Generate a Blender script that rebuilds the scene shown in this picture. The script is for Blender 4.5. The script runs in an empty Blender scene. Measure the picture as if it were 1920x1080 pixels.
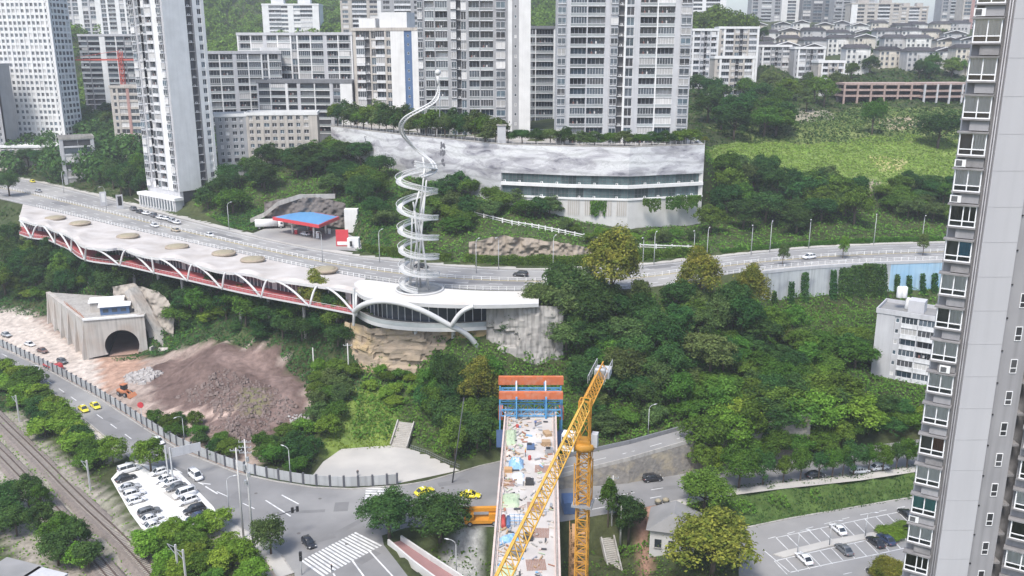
import bpy, bmesh, math, random
import numpy as np
from mathutils import Vector, Matrix
from mathutils.bvhtree import BVHTree
from mathutils.geometry import delaunay_2d_cdt

random.seed(7)
RNG = np.random.default_rng(11)
SC = bpy.context.scene
COL = SC.collection

# ------------------------------------------------------------ camera, sky, sun
F, PITCH, CAMH = 1670.0, math.radians(15.1), 95.0
CP, SP = math.cos(PITCH), math.sin(PITCH)
cam_d = bpy.data.cameras.new('camera')
cam_d.sensor_width = 36.0
cam_d.lens = 36.0 * F / 1920.0
cam_d.clip_start, cam_d.clip_end = 1.0, 20000.0
cam = bpy.data.objects.new('camera', cam_d)
COL.objects.link(cam)
cam.location = (0, 0, CAMH)
cam.rotation_euler = (math.pi / 2 - PITCH, 0, 0)
SC.camera = cam

SUN_EL, SUN_AZ = math.radians(58), math.radians(205)   # azimuth clockwise from +Y
w = bpy.data.worlds.new('World')
SC.world = w
w.use_nodes = True
nt = w.node_tree
bg = nt.nodes['Background']
sky = nt.nodes.new('ShaderNodeTexSky')
sky.sky_type = 'NISHITA'
sky.sun_disc = False
sky.sun_elevation = SUN_EL
sky.sun_rotation = SUN_AZ
sky.air_density = 1.0
sky.dust_density = 2.0
sky.ozone_density = 1.0
nt.links.new(sky.outputs[0], bg.inputs[0])
bg.inputs[1].default_value = 0.15
sd = bpy.data.lights.new('sun', 'SUN')
sd.energy = 2.6
sd.angle = math.radians(16)
sd.color = (1.0, 0.965, 0.92)
sun = bpy.data.objects.new('sun', sd)
COL.objects.link(sun)
sv = Vector((math.sin(SUN_AZ) * math.cos(SUN_EL), math.cos(SUN_AZ) * math.cos(SUN_EL), math.sin(SUN_EL)))
sun.rotation_euler = sv.to_track_quat('Z', 'Y').to_euler()
SC.view_settings.view_transform = 'Standard'
SC.view_settings.look = 'None'
SC.view_settings.exposure = 0.82
SC.view_settings.gamma = 1.0
SC.cycles.max_bounces = 5
SC.cycles.diffuse_bounces = 3
SC.cycles.glossy_bounces = 2
SC.cycles.transmission_bounces = 3
SC.cycles.transparent_max_bounces = 6
SC.cycles.volume_bounces = 0
SC.cycles.caustics_reflective = False
SC.cycles.caustics_refractive = False
SC.cycles.use_denoising = True

# ------------------------------------------------------------ site survey: image point -> place on site
def ray(px, py):
    u, v = (px - 960) / F, (540 - py) / F
    return Vector((u, CP + v * SP, -SP + v * CP))
def Z(px, py, z):
    r = ray(px, py); t = (z - CAMH) / r.z
    return Vector((r.x * t, r.y * t, z))
def Y(px, py, y):
    r = ray(px, py); t = y / r.y
    return Vector((r.x * t, y, CAMH + r.z * t))
def pl(pts, z):
    return [Z(a, b, z) for a, b in pts]

# ------------------------------------------------------------ materials
MATS = {}
def pm(name, c, c2=None, scale=1.0, rough=0.8, metal=0.0, detail=4.0, bump=0.0, bscale=None, rand=0.0, streak=0.0, spec=0.3,
       coat=0.0, alpha=None, stretch=(1, 1, 1), contrast=0.5, c3=None, s3=0.1):
    """procedural material: two colours mixed by noise at the world position, optional bump, per-object variation, vertical streaks"""
    if name in MATS: return MATS[name]
    m = bpy.data.materials.new(name); m.use_nodes = True
    t = m.node_tree; N = t.nodes; L = t.links
    b = N['Principled BSDF']
    b.inputs['Roughness'].default_value = rough
    b.inputs['Metallic'].default_value = metal
    b.inputs['Specular IOR Level'].default_value = spec
    b.inputs['Coat Weight'].default_value = coat
    if c2 is None: c2 = tuple(min(1, x * 0.82) for x in c)
    geo = N.new('ShaderNodeNewGeometry')
    mp = N.new('ShaderNodeMapping'); mp.inputs['Scale'].default_value = stretch
    L.new(geo.outputs['Position'], mp.inputs['Vector'])
    no = N.new('ShaderNodeTexNoise'); no.inputs['Scale'].default_value = scale; no.inputs['Detail'].default_value = detail
    L.new(mp.outputs[0], no.inputs['Vector'])
    mr = N.new('ShaderNodeMapRange'); mr.inputs[1].default_value = 0.5 - contrast / 2; mr.inputs[2].default_value = 0.5 + contrast / 2
    L.new(no.outputs['Fac'], mr.inputs[0])
    mx = N.new('ShaderNodeMix'); mx.data_type = 'RGBA'
    mx.inputs[6].default_value = (*c, 1); mx.inputs[7].default_value = (*c2, 1)
    L.new(mr.outputs[0], mx.inputs[0])
    out = mx.outputs[2]
    if c3 is not None:
        n3 = N.new('ShaderNodeTexNoise'); n3.inputs['Scale'].default_value = s3; n3.inputs['Detail'].default_value = 5
        L.new(geo.outputs['Position'], n3.inputs['Vector'])
        r3 = N.new('ShaderNodeMapRange'); r3.inputs[1].default_value = 0.48; r3.inputs[2].default_value = 0.68
        L.new(n3.outputs['Fac'], r3.inputs[0])
        m3 = N.new('ShaderNodeMix'); m3.data_type = 'RGBA'; m3.inputs[7].default_value = (*c3, 1)
        L.new(r3.outputs[0], m3.inputs[0]); L.new(out, m3.inputs[6]); out = m3.outputs[2]
    if streak > 0:
        m2 = N.new('ShaderNodeMapping'); m2.inputs['Scale'].default_value = (1.3, 1.3, 0.06)
        L.new(geo.outputs['Position'], m2.inputs['Vector'])
        n2 = N.new('ShaderNodeTexNoise'); n2.inputs['Scale'].default_value = 1.0; n2.inputs['Detail'].default_value = 5
        L.new(m2.outputs[0], n2.inputs['Vector'])
        r2 = N.new('ShaderNodeMapRange'); r2.inputs[1].default_value = 0.45; r2.inputs[2].default_value = 0.75
        r2.inputs[3].default_value = 1.0; r2.inputs[4].default_value = 1.0 - streak
        L.new(n2.outputs['Fac'], r2.inputs[0])
        h = N.new('ShaderNodeMix'); h.data_type = 'RGBA'; h.blend_type = 'MULTIPLY'; h.inputs[0].default_value = 1
        L.new(out, h.inputs[6]); L.new(r2.outputs[0], h.inputs[7]); out = h.outputs[2]
    if rand > 0:
        oi = N.new('ShaderNodeObjectInfo')
        rr = N.new('ShaderNodeMapRange'); rr.inputs[3].default_value = 1 - rand; rr.inputs[4].default_value = 1 + rand
        L.new(oi.outputs['Random'], rr.inputs[0])
        h = N.new('ShaderNodeMix'); h.data_type = 'RGBA'; h.blend_type = 'MULTIPLY'; h.inputs[0].default_value = 1
        L.new(out, h.inputs[6]); L.new(rr.outputs[0], h.inputs[7]); out = h.outputs[2]
    L.new(out, b.inputs['Base Color'])
    if bump > 0:
        nb = N.new('ShaderNodeTexNoise'); nb.inputs['Scale'].default_value = bscale or scale * 3; nb.inputs['Detail'].default_value = 6
        L.new(mp.outputs[0], nb.inputs['Vector'])
        bp = N.new('ShaderNodeBump'); bp.inputs['Strength'].default_value = bump; bp.inputs['Distance'].default_value = 0.3
        L.new(nb.outputs['Fac'], bp.inputs['Height']); L.new(bp.outputs[0], b.inputs['Normal'])
    MATS[name] = m
    return m

def leafmat(name, c, c2, trans=0.33, rand=0.25):
    if name in MATS: return MATS[name]
    m = bpy.data.materials.new(name); m.use_nodes = True
    t = m.node_tree; N = t.nodes; L = t.links
    N.remove(N['Principled BSDF'])
    out = N['Material Output']
    geo = N.new('ShaderNodeNewGeometry')
    no = N.new('ShaderNodeTexNoise'); no.inputs['Scale'].default_value = 0.35; no.inputs['Detail'].default_value = 5; no.inputs['Roughness'].default_value = 0.7
    L.new(geo.outputs['Position'], no.inputs['Vector'])
    mr = N.new('ShaderNodeMapRange'); mr.inputs[1].default_value = 0.33; mr.inputs[2].default_value = 0.67
    L.new(no.outputs['Fac'], mr.inputs[0])
    mx = N.new('ShaderNodeMix'); mx.data_type = 'RGBA'; mx.inputs[6].default_value = (*c, 1); mx.inputs[7].default_value = (*c2, 1)
    L.new(mr.outputs[0], mx.inputs[0])
    oi = N.new('ShaderNodeObjectInfo')
    hs = N.new('ShaderNodeHueSaturation')
    r1 = N.new('ShaderNodeMapRange'); r1.inputs[3].default_value = 1 - rand; r1.inputs[4].default_value = 1 + rand
    L.new(oi.outputs['Random'], r1.inputs[0])
    ri = N.new('ShaderNodeMapRange'); ri.inputs[3].default_value = 0.6; ri.inputs[4].default_value = 1.4      # leaf to leaf
    L.new(geo.outputs['Random Per Island'], ri.inputs[0])
    mv = N.new('ShaderNodeMath'); mv.operation = 'MULTIPLY'; L.new(r1.outputs[0], mv.inputs[0]); L.new(ri.outputs[0], mv.inputs[1]); L.new(mv.outputs[0], hs.inputs['Value'])
    ml = N.new('ShaderNodeMath'); ml.operation = 'MULTIPLY'; ml.inputs[1].default_value = 7.31
    fr = N.new('ShaderNodeMath'); fr.operation = 'FRACT'
    L.new(oi.outputs['Random'], ml.inputs[0]); L.new(ml.outputs[0], fr.inputs[0])
    r2 = N.new('ShaderNodeMapRange'); r2.inputs[3].default_value = 0.475; r2.inputs[4].default_value = 0.52
    L.new(fr.outputs[0], r2.inputs[0]); L.new(r2.outputs[0], hs.inputs['Hue'])
    L.new(mx.outputs[2], hs.inputs['Color'])
    d = N.new('ShaderNodeBsdfDiffuse'); tr = N.new('ShaderNodeBsdfTranslucent'); ms = N.new('ShaderNodeMixShader')
    ms.inputs[0].default_value = trans
    L.new(hs.outputs[0], d.inputs[0]); L.new(hs.outputs[0], tr.inputs[0])
    L.new(d.outputs[0], ms.inputs[1]); L.new(tr.outputs[0], ms.inputs[2])
    L.new(ms.outputs[0], out.inputs[0])
    MATS[name] = m
    return m

def glassmat(name, c=(0.05, 0.07, 0.08), rough=0.06):
    if name in MATS: return MATS[name]
    m = pm(name, c, tuple(x * 1.8 for x in c), scale=0.45, rough=rough, spec=0.6, detail=2, rand=0.5)
    return m

# ------------------------------------------------------------ mesh building
class MB:
    def __init__(s): s.v = []; s.f = []; s.m = []; s.mats = []; s.sm = []
    def mi(s, m):
        if m not in s.mats: s.mats.append(m)
        return s.mats.index(m)
    def poly(s, pts, m, smooth=False):
        n = len(s.v); s.v.extend([tuple(p) for p in pts]); s.f.append(tuple(range(n, n + len(pts)))); s.m.append(s.mi(m)); s.sm.append(smooth)
    def faces(s, vs, fs, m, smooth=False):
        n = len(s.v); s.v.extend([tuple(p) for p in vs]); k = s.mi(m)
        for f in fs: s.f.append(tuple(i + n for i in f)); s.m.append(k); s.sm.append(smooth)
    def box(s, x0, y0, z0, x1, y1, z1, m):
        v = [(x0, y0, z0), (x1, y0, z0), (x1, y1, z0), (x0, y1, z0), (x0, y0, z1), (x1, y0, z1), (x1, y1, z1), (x0, y1, z1)]
        s.faces(v, [(3, 2, 1, 0), (4, 5, 6, 7), (0, 1, 5, 4), (1, 2, 6, 5), (2, 3, 7, 6), (3, 0, 4, 7)], m)
    def cbox(s, cx, cy, cz, sx, sy, sz, m, rz=0.0):
        c, n = math.cos(rz), math.sin(rz); v = []
        for dz in (-.5, .5):
            for dx, dy in ((-.5, -.5), (.5, -.5), (.5, .5), (-.5, .5)):
                a, b = dx * sx, dy * sy
                v.append((cx + a * c - b * n, cy + a * n + b * c, cz + dz * sz))
        s.faces(v, [(3, 2, 1, 0), (4, 5, 6, 7), (0, 1, 5, 4), (1, 2, 6, 5), (2, 3, 7, 6), (3, 0, 4, 7)], m)
    def bar(s, p, q, w, h, m, up=(0, 0, 1)):
        p, q = Vector(p), Vector(q); d = (q - p).normalized(); u = Vector(up)
        if abs(d.dot(u)) > 0.99: u = Vector((0, 1, 0))
        a = d.cross(u).normalized(); b = a.cross(d).normalized()
        v = []
        for c in (p, q):
            for i, j in ((-.5, -.5), (.5, -.5), (.5, .5), (-.5, .5)): v.append(c + a * (i * w) + b * (j * h))
        s.faces(v, [(3, 2, 1, 0), (4, 5, 6, 7), (0, 1, 5, 4), (1, 2, 6, 5), (2, 3, 7, 6), (3, 0, 4, 7)], m)
    def tube(s, pts, r, m, n=8, cap=True, smooth=True):
        pts = [Vector(p) for p in pts]; k = len(pts)
        rs = r if isinstance(r, (list, tuple)) else [r] * k
        base = len(s.v); mi = s.mi(m); prev = None
        for i, p in enumerate(pts):
            d = (pts[min(i + 1, k - 1)] - pts[max(i - 1, 0)]).normalized()
            if prev is None:
                u = Vector((0, 0, 1)) if abs(d.z) < 0.95 else Vector((1, 0, 0))
                a = d.cross(u).normalized()
            else:
                a = (prev - d * prev.dot(d)).normalized()
            prev = a; b = d.cross(a)
            for j in range(n):
                t = 2 * math.pi * j / n
                s.v.append(tuple(p + (a * math.cos(t) + b * math.sin(t)) * rs[i]))
        for i in range(k - 1):
            for j in range(n):
                j2 = (j + 1) % n
                s.f.append((base + i * n + j, base + i * n + j2, base + (i + 1) * n + j2, base + (i + 1) * n + j)); s.m.append(mi); s.sm.append(smooth)
        if cap:
            s.f.append(tuple(base + j for j in range(n))[::-1]); s.m.append(mi); s.sm.append(False)
            s.f.append(tuple(base + (k - 1) * n + j for j in range(n))); s.m.append(mi); s.sm.append(False)
    def prism(s, poly, z0, z1, m, side=None):
        """vertical prism over a list of (x, y); z0 and z1 may be lists"""
        n = len(poly)
        a = z0 if isinstance(z0, list) else [z0] * n
        b = z1 if isinstance(z1, list) else [z1] * n
        lo = [(p[0], p[1], a[i]) for i, p in enumerate(poly)]; hi = [(p[0], p[1], b[i]) for i, p in enumerate(poly)]
        area = sum(poly[i][0] * poly[(i + 1) % n][1] - poly[(i + 1) % n][0] * poly[i][1] for i in range(n))
        if area < 0: lo.reverse(); hi.reverse()
        s.poly(hi, m); s.poly(lo[::-1], side or m)
        for i in range(n):
            j = (i + 1) % n
            s.poly([lo[i], lo[j], hi[j], hi[i]], side or m)
    def strip(s, A, B, m, smooth=False):
        """quads between two polylines of equal length"""
        n = len(A)
        s.faces(list(A) + list(B), [(i, i + 1, n + i + 1, n + i) for i in range(n - 1)], m, smooth)
    def lathe(s, prof, m, n=16, c=(0, 0, 0), smooth=True, ell=1.0):
        base = len(s.v); mi = s.mi(m); k = len(prof)
        for r, z in prof:
            for j in range(n):
                t = 2 * math.pi * j / n
                s.v.append((c[0] + r * math.cos(t), c[1] + r * ell * math.sin(t), c[2] + z))
        for i in range(k - 1):
            for j in range(n):
                j2 = (j + 1) % n
                s.f.append((base + i * n + j, base + i * n + j2, base + (i + 1) * n + j2, base + (i + 1) * n + j)); s.m.append(mi); s.sm.append(smooth)
        s.f.append(tuple(base + j for j in range(n))[::-1]); s.m.append(mi); s.sm.append(False)
        s.f.append(tuple(base + (k - 1) * n + j for j in range(n))); s.m.append(mi); s.sm.append(False)
    def mesh(s, name):
        me = bpy.data.meshes.new(name)
        me.from_pydata(s.v, [], s.f)
        for m in s.mats: me.materials.append(m)
        me.polygons.foreach_set('material_index', s.m)
        me.polygons.foreach_set('use_smooth', s.sm)
        me.update()
        return me
    def build(s, name, parent=None, loc=None, rz=None):
        return O(name, s.mesh(name), parent, loc, rz)

def O(name, me, parent=None, loc=None, rz=None):
    o = bpy.data.objects.new(name, me); COL.objects.link(o)
    if parent is not None: o.parent = parent
    if loc is not None: o.location = loc
    if rz is not None: o.rotation_euler = (0, 0, rz)
    return o
def tag(o, label=None, cat=None, group=None, kind=None):
    if label: o['label'] = label
    if cat: o['category'] = cat
    if group: o['group'] = group
    if kind: o['kind'] = kind
    return o
def thing(name, label, cat, loc=(0, 0, 0), rz=0.0, group=None):
    o = bpy.data.objects.new(name, None); COL.objects.link(o)
    o.empty_display_size = 0.5
    o.location = loc; o.rotation_euler = (0, 0, rz)
    return tag(o, label, cat, group)
def struct(o): o['kind'] = 'structure'; return o
def copy_tree(o, loc=None, rz=None, parent=None, label=None, group=None, scale=None):
    c = o.copy(); COL.objects.link(c)
    if parent is not None: c.parent = parent
    if loc is not None: c.location = loc
    if rz is not None: c.rotation_euler = (0, 0, rz)
    if scale is not None: c.scale = scale
    if label: c['label'] = label
    if group: c['group'] = group
    for ch in list(o.children): copy_tree(ch, parent=c)
    return c
ORD = ['first', 'second', 'third', 'fourth', 'fifth', 'sixth', 'seventh', 'eighth', 'ninth', 'tenth', 'eleventh', 'twelfth', 'thirteenth', 'fourteenth',
       'fifteenth', 'sixteenth', 'seventeenth', 'eighteenth', 'nineteenth', 'twentieth']
def ordw(i):
    if i < 20: return ORD[i]
    t = ['twenty', 'thirty', 'forty', 'fifty', 'sixty'][(i + 1) // 10 - 2] if (i + 1) % 10 else None
    if t: return t + '-' + ORD[(i + 1) % 10 - 1]
    return ['twentieth', 'thirtieth', 'fortieth', 'fiftieth', 'sixtieth'][(i + 1) // 10 - 2]
def resample(pts, step):
    pts = [Vector(p) for p in pts]; out = [pts[0].copy()]; acc = 0.0
    for a, b in zip(pts, pts[1:]):
        L = (b - a).length; d = step - acc
        while d <= L: out.append(a.lerp(b, d / L)); d += step
        acc = L - (d - step)
    if (out[-1] - pts[-1]).length > step * 0.3: out.append(pts[-1].copy())
    return out
def smooth_pl(pts, it=2):
    pts = [Vector(p) for p in pts]
    for _ in range(it):
        o = [pts[0]]
        for a, b in zip(pts, pts[1:]): o += [a.lerp(b, .25), a.lerp(b, .75)]
        o.append(pts[-1]); pts = o
    return pts
def offset_pl(pts, d):
    """offset to the left of the walking direction by d (xy)"""
    out = []
    for i, p in enumerate(pts):
        a = pts[max(i - 1, 0)]; b = pts[min(i + 1, len(pts) - 1)]
        t = (b - a); t.z = 0; t.normalize()
        out.append(Vector((p.x - t.y * d, p.y + t.x * d, p.z)))
    return out

# common materials
WHITE = pm('white_paint', (0.72, 0.72, 0.71), (0.60, 0.60, 0.59), 0.6, 0.6)
OFFWHITE = pm('offwhite_wall', (0.58, 0.57, 0.55), (0.48, 0.47, 0.45), 0.3, 0.8, streak=0.06)
CONC = pm('concrete', (0.42, 0.40, 0.37), (0.30, 0.285, 0.26), 0.35, 0.9, streak=0.35, bump=0.15)
PAVE = pm('pale_pavement', (0.47, 0.45, 0.41), (0.37, 0.35, 0.32), 0.12, 0.9, c3=(0.36, 0.35, 0.33), s3=0.06)
ASPH = pm('asphalt', (0.23, 0.226, 0.222), (0.16, 0.158, 0.156), 0.14, 0.85, c3=(0.285, 0.28, 0.268), s3=0.045, detail=8)
ASPHL = pm('worn_pale_asphalt', (0.275, 0.268, 0.258), (0.20, 0.196, 0.19), 0.12, 0.85, c3=(0.33, 0.32, 0.30), s3=0.05, detail=8)
LINE = pm('road_paint', (0.72, 0.72, 0.70), (0.45, 0.45, 0.44), 0.8, 0.7, contrast=0.4)
LINEY = pm('yellow_road_paint', (0.6, 0.47, 0.16), (0.4, 0.34, 0.18), 0.8, 0.7)
GLASS = glassmat('window_glass', (0.045, 0.055, 0.065))
GLASSB = glassmat('blue_glass', (0.05, 0.07, 0.085))
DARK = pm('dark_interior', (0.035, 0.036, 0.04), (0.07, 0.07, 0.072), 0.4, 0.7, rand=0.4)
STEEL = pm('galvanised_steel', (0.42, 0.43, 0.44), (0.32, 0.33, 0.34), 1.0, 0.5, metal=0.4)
BLACK = pm('rubber_and_bore_black', (0.02, 0.02, 0.02), (0.03, 0.03, 0.03), 2, 0.7)
# ------------------------------------------------------------ lines of the site
UZ = 30.0     # upper road level
S_PX = [(-160, 338), (-60, 360), (30, 380), (140, 406), (330, 450), (480, 482), (600, 508), (740, 532), (860, 543), (1000, 546), (1140, 545),
        (1240, 537), (1330, 520), (1420, 506), (1520, 497), (1640, 490), (1800, 485), (2050, 478), (2600, 466)]
N_PX = [(-160, 312), (-60, 322), (60, 338), (200, 372), (330, 408), (480, 446), (620, 474), (740, 490), (850, 500), (960, 506), (1080, 506),
        (1180, 500), (1260, 492), (1330, 484), (1420, 474), (1520, 465), (1640, 459), (1800, 455), (2050, 450), (2600, 441)]
S_LINE = smooth_pl(pl(S_PX, UZ), 2)
N_LINE = smooth_pl(pl(N_PX, UZ), 2)
FENCE_PX = [(-120, 592), (0, 650), (100, 697), (190, 747), (287, 810), (347, 846), (450, 886), (520, 901), (590, 912), (660, 915), (745, 909)]
ROAD_PX = ([(-120, 590)] + FENCE_PX[1:] + [(800, 902), (850, 888), (900, 873), (960, 860), (1003, 890), (1055, 916), (1150, 902), (1290, 882), (1450, 862),
           (1600, 840), (1720, 824), (1950, 795), (2500, 726), (2500, 778), (1950, 845), (1720, 874), (1600, 892), (1450, 908), (1340, 922), (1240, 945), (1130, 965), (1055, 978),
           (930, 988), (850, 985), (760, 990), (716, 1004), (720, 1022), (780, 1100), (830, 1170), (560, 1170), (552, 1075), (528, 1040), (480, 1005), (400, 962), (330, 915),
           (250, 862), (170, 795), (85, 724), (0, 672), (-120, 610)])
PARK_Z = -4.0
PARKING_PX = [(1385, 992), (1480, 972), (1712, 932), (1950, 885), (2400, 800), (2400, 1180), (1385, 1180)]
CARPARK_PX = [(208, 898), (236, 866), (280, 872), (335, 884), (400, 950), (412, 972), (350, 995), (284, 1016), (244, 962)]
PLAZA_PX = [(582, 897), (606, 866), (640, 842), (745, 834), (800, 852), (862, 882), (748, 906), (660, 911), (600, 906)]
RAMP_TOP = [Z(1000, 876, 1.2), Z(1055, 860, 2.4), Z(1180, 833, 5.0), Z(1300, 800, 7.0), Z(1400, 775, 8.5), Z(1520, 752, 9.5)]
RAMP_BOT = [Z(1003, 905, 1.2), Z(1058, 894, 2.4), Z(1180, 864, 5.0), Z(1296, 830, 7.0), Z(1400, 806, 8.5), Z(1520, 782, 9.5)]
WALL_TOP = [Vector((-80, 398, 61.5)), Vector((-42, 356, 61.5)), Vector((-4, 322, 61.5)), Vector((20, 315, 61.5)), Vector((41, 312, 61.5)), Vector((69, 321, 61.5))]
WALL_BASE_Z = [51, 46, 40, 36, 33, 33]

P3, EDG = [], []
def addp(v): P3.append((v[0], v[1], v[2])); return len(P3) - 1
def addline(vs):
    ids = [addp(v) for v in vs]
    EDG.extend(zip(ids, ids[1:]))
addline(S_LINE); addline(N_LINE)
addline([v + Vector((0, 0, 0.6)) for v in offset_pl(N_LINE, 5)])
# toe of the cliff
TOE = [(-320, 505, 7), (-140, 555, 5), (0, 578, 4), (95, 596, 4), (150, 630, 3), (205, 664, 2), (262, 664, 2), (320, 652, 3), (370, 630, 9), (440, 626, 12),
       (520, 640, 13), (575, 690, 8), (600, 735, 6), (640, 700, 10), (700, 684, 11), (780, 700, 10.3), (880, 692, 11), (985, 705, 12), (1052, 715, 11), (1075, 800, 5),
       (1110, 838, 4), (1300, 790, 7.3), (1400, 764, 8.7), (1520, 742, 9.7), (1620, 735, 9), (1760, 735, 9), (2050, 700, 9)]
addline([Z(*t) for t in TOE])
sl = [p for p in S_LINE]
right_ret = [p for p in sl if p.x > Z(1395, 508, 30).x]
addline([p + Vector((0, 0, -12.5)) for p in offset_pl(right_ret, -7.5)])
left_gal = [p for p in sl if p.x < Z(640, 520, 30).x]
addline([Vector((p.x, p.y, 24.5)) for p in offset_pl(left_gal, -7)])
mid_pl = [p for p in sl if Z(690, 520, 30).x < p.x < Z(1040, 545, 30).x]
addline([Vector((p.x, p.y, 23)) for p in offset_pl(mid_pl, -13.5)])
for a, b in [(0, 650), (100, 697), (190, 747), (287, 810), (347, 846), (450, 886), (590, 912), (745, 909), (850, 888), (0, 672), (85, 724), (170, 795), (250, 862),
             (330, 915), (400, 962), (480, 1005), (552, 1075), (600, 960), (700, 940), (800, 960), (606, 870), (640, 842), (745, 836), (800, 855), (1055, 916), (1150, 903),
             (1290, 883), (1450, 864), (1600, 842), (1720, 826), (1950, 797), (1950, 845), (1720, 876), (1600, 894), (1450, 910), (1340, 924), (1240, 947), (1130, 967), (1055, 980),
             (930, 990), (-120, 590), (-120, 610)]:
    addp(Z(a, b, 0))
for a, b, c in [(100, 640, 1.5), (200, 700, 1), (150, 690, .6), (240, 740, 1.2), (300, 745, 2), (285, 700, 3.4), (340, 720, 5), (430, 730, 8), (400, 690, 9), (470, 750, 7.5), (430, 650, 10.5),
                (545, 740, 5.5), (500, 690, 8), (360, 770, 2.6), (440, 840, 1), (380, 790, 2.2), (450, 775, 4.2), (500, 800, 2.5), (560, 800, 2), (520, 860, .5), (650, 790, 4), (700, 750, 6.5), (780, 760, 6), (850, 780, 5),
                (900, 800, 3), (880, 850, 1), (760, 800, 3), (600, 820, 2),
                (0, 760, -1), (100, 860, -1.2), (200, 960, -1.5), (300, 1060, -1.5), (0, 900, -2), (120, 1060, -2), (-200, 800, -2), (-300, 650, -1), (220, 890, -.2), (250, 975, -.2), (290, 1020, -.3), (400, 985, 0),
                (450, 1060, -.5), (880, 1060, -5), (1000, 1060, -8), (1130, 1070, -11), (1170, 1000, -5), (1200, 1075, -8), (1255, 1010, -4), (1290, 1070, -5),
                (1385, 995, -4), (1480, 975, -4), (1712, 935, -4), (1950, 888, -4), (1390, 1090, -4), (1950, 1100, -4), (1340, 980, -2.5)]:
    addp(Z(a, b, c))
for x, y, z in [(-200, 60, -8), (0, 90, -14), (60, 110, -12), (200, 60, -10), (-100, 110, -6), (-60, 40, -14), (-800, 100, -5), (800, 100, -5), (-800, -400, -15), (800, -400, -15), (-400, 280, 0), (-700, 400, 8),
                (350, 180, -2), (500, 260, 20), (420, 330, 32)]:
    addp((x, y, z))
# hillside above the upper road: image point and distance
for a, b, d in [(-60, 300, 520), (0, 303, 500), (100, 302, 480), (60, 250, 620), (200, 200, 600), (240, 380, 392), (420, 425, 335), (450, 330, 372), (500, 402, 342), (640, 402, 335),
                (560, 362, 358), (620, 320, 372), (700, 385, 328), (820, 385, 322), (1000, 425, 300), (900, 462, 285), (1100, 445, 300), (1250, 445, 303), (1350, 440, 306), (1450, 440, 318),
                (1700, 432, 325), (1900, 425, 330), (1450, 300, 362), (1600, 280, 388), (1780, 268, 402), (1500, 382, 338), (1720, 352, 352), (1380, 246, 402), (1380, 330, 350), (1600, 220, 432), (1780, 212, 445),
                (1700, 186, 472), (1500, 170, 520), (1700, 110, 600), (1500, 100, 650), (1700, 66, 760), (1400, 75, 800), (1345, 40, 640), (560, 300, 415), (580, 214, 480), (450, 205, 540), (360, 240, 520),
                (560, 110, 640), (440, 80, 800), (1900, 110, 620), (1320, 150, 560), (1650, 345, 352)]:
    addp(Y(a, b, d))
addline([Vector((v.x - 1, v.y - 3.0, zb)) for v, zb in zip(WALL_TOP, WALL_BASE_Z)]); addline([Vector((v.x + .5, v.y + 3.5, zb)) for v, zb in zip(WALL_TOP, WALL_BASE_Z)]); addline([Vector((v.x, v.y + 9.0, 60.4)) for v in WALL_TOP])
for x, y, z in [(-60, 420, 61), (0, 380, 61), (60, 380, 61), (90, 400, 61), (-30, 450, 63), (40, 460, 64), (110, 460, 68), (0, 560, 80), (-120, 460, 61), (-200, 620, 75), (-100, 700, 100), (60, 700, 100), (-330, 850, 140), (-420, 1050, 200), (-200, 1100, 190), (0, 1000, 170), (150, 1000, 135),
                (-700, 700, 90), (-900, 1000, 140), (330, 900, 112), (500, 900, 112), (700, 700, 100), (900, 1100, 120), (78, 330, 34), (80, 345, 50), (320, 400, 50), (500, 520, 75),
                (-3000, 5000, 160), (3000, 5000, 120), (0, 5000, 150), (-3000, 800, 80), (3000, 800, 80), (-3000, -600, -20), (3000, -600, -20), (-400, 2000, 190), (500, 2000, 90), (0, 2500, 150)]:
    addp((x, y, z))

co2 = [Vector((p[0], p[1])) for p in P3]
vo, eo, fo, ov, oe, of = delaunay_2d_cdt(co2, EDG, [], 0, 1e-4)
tin = []
for i, v in enumerate(vo):
    src = ov[i]
    if src: z = P3[src[0]][2]
    else:   # a crossing of two lines: nearest
        z = min(P3, key=lambda p: (p[0] - v.x) ** 2 + (p[1] - v.y) ** 2)[2]
    tin.append(Vector((v.x, v.y, z)))
TIN = BVHTree.FromPolygons(tin, [f for f in fo])
def axis(lo, f0, f1, hi, fine, g=1.22):
    a = list(np.arange(f0, f1 + 1e-6, fine)); s = fine; x = f1
    while x < hi: s *= g; x += s; a.append(min(x, hi))
    s = fine; x = f0; pre = []
    while x > lo: s *= g; x -= s; pre.append(max(x, lo))
    return np.array(pre[::-1] + a)
XS = axis(-2900, -260, 230, 2900, 2.5)
YS = axis(-550, 130, 480, 4900, 2.5, 1.16)
GX, GY = np.meshgrid(XS, YS)
GZ = np.zeros_like(GX)
for j in range(GX.shape[0]):
    for i in range(GX.shape[1]):
        h = TIN.ray_cast(Vector((GX[j, i], GY[j, i], 900)), Vector((0, 0, -1)))
        GZ[j, i] = h[0].z if h[0] is not None else 0.0
for _ in range(1):     # soften the facets a little
    K = GZ.copy(); K[1:-1, 1:-1] = (GZ[1:-1, 1:-1] * 4 + GZ[:-2, 1:-1] + GZ[2:, 1:-1] + GZ[1:-1, :-2] + GZ[1:-1, 2:]) / 8; GZ = K
def vnoise(x, y, s, seed=0):
    """smooth value noise"""
    r = np.random.default_rng(seed).random((64, 64))
    u, v = x / s, y / s; i, j = np.floor(u).astype(int), np.floor(v).astype(int); fu, fv = u - i, v - j
    fu = fu * fu * (3 - 2 * fu); fv = fv * fv * (3 - 2 * fv)
    g = lambda a, b: r[a % 64, b % 64]
    return (g(i, j) * (1 - fu) + g(i + 1, j) * fu) * (1 - fv) + (g(i, j + 1) * (1 - fu) + g(i + 1, j + 1) * fu) * fv
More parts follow.
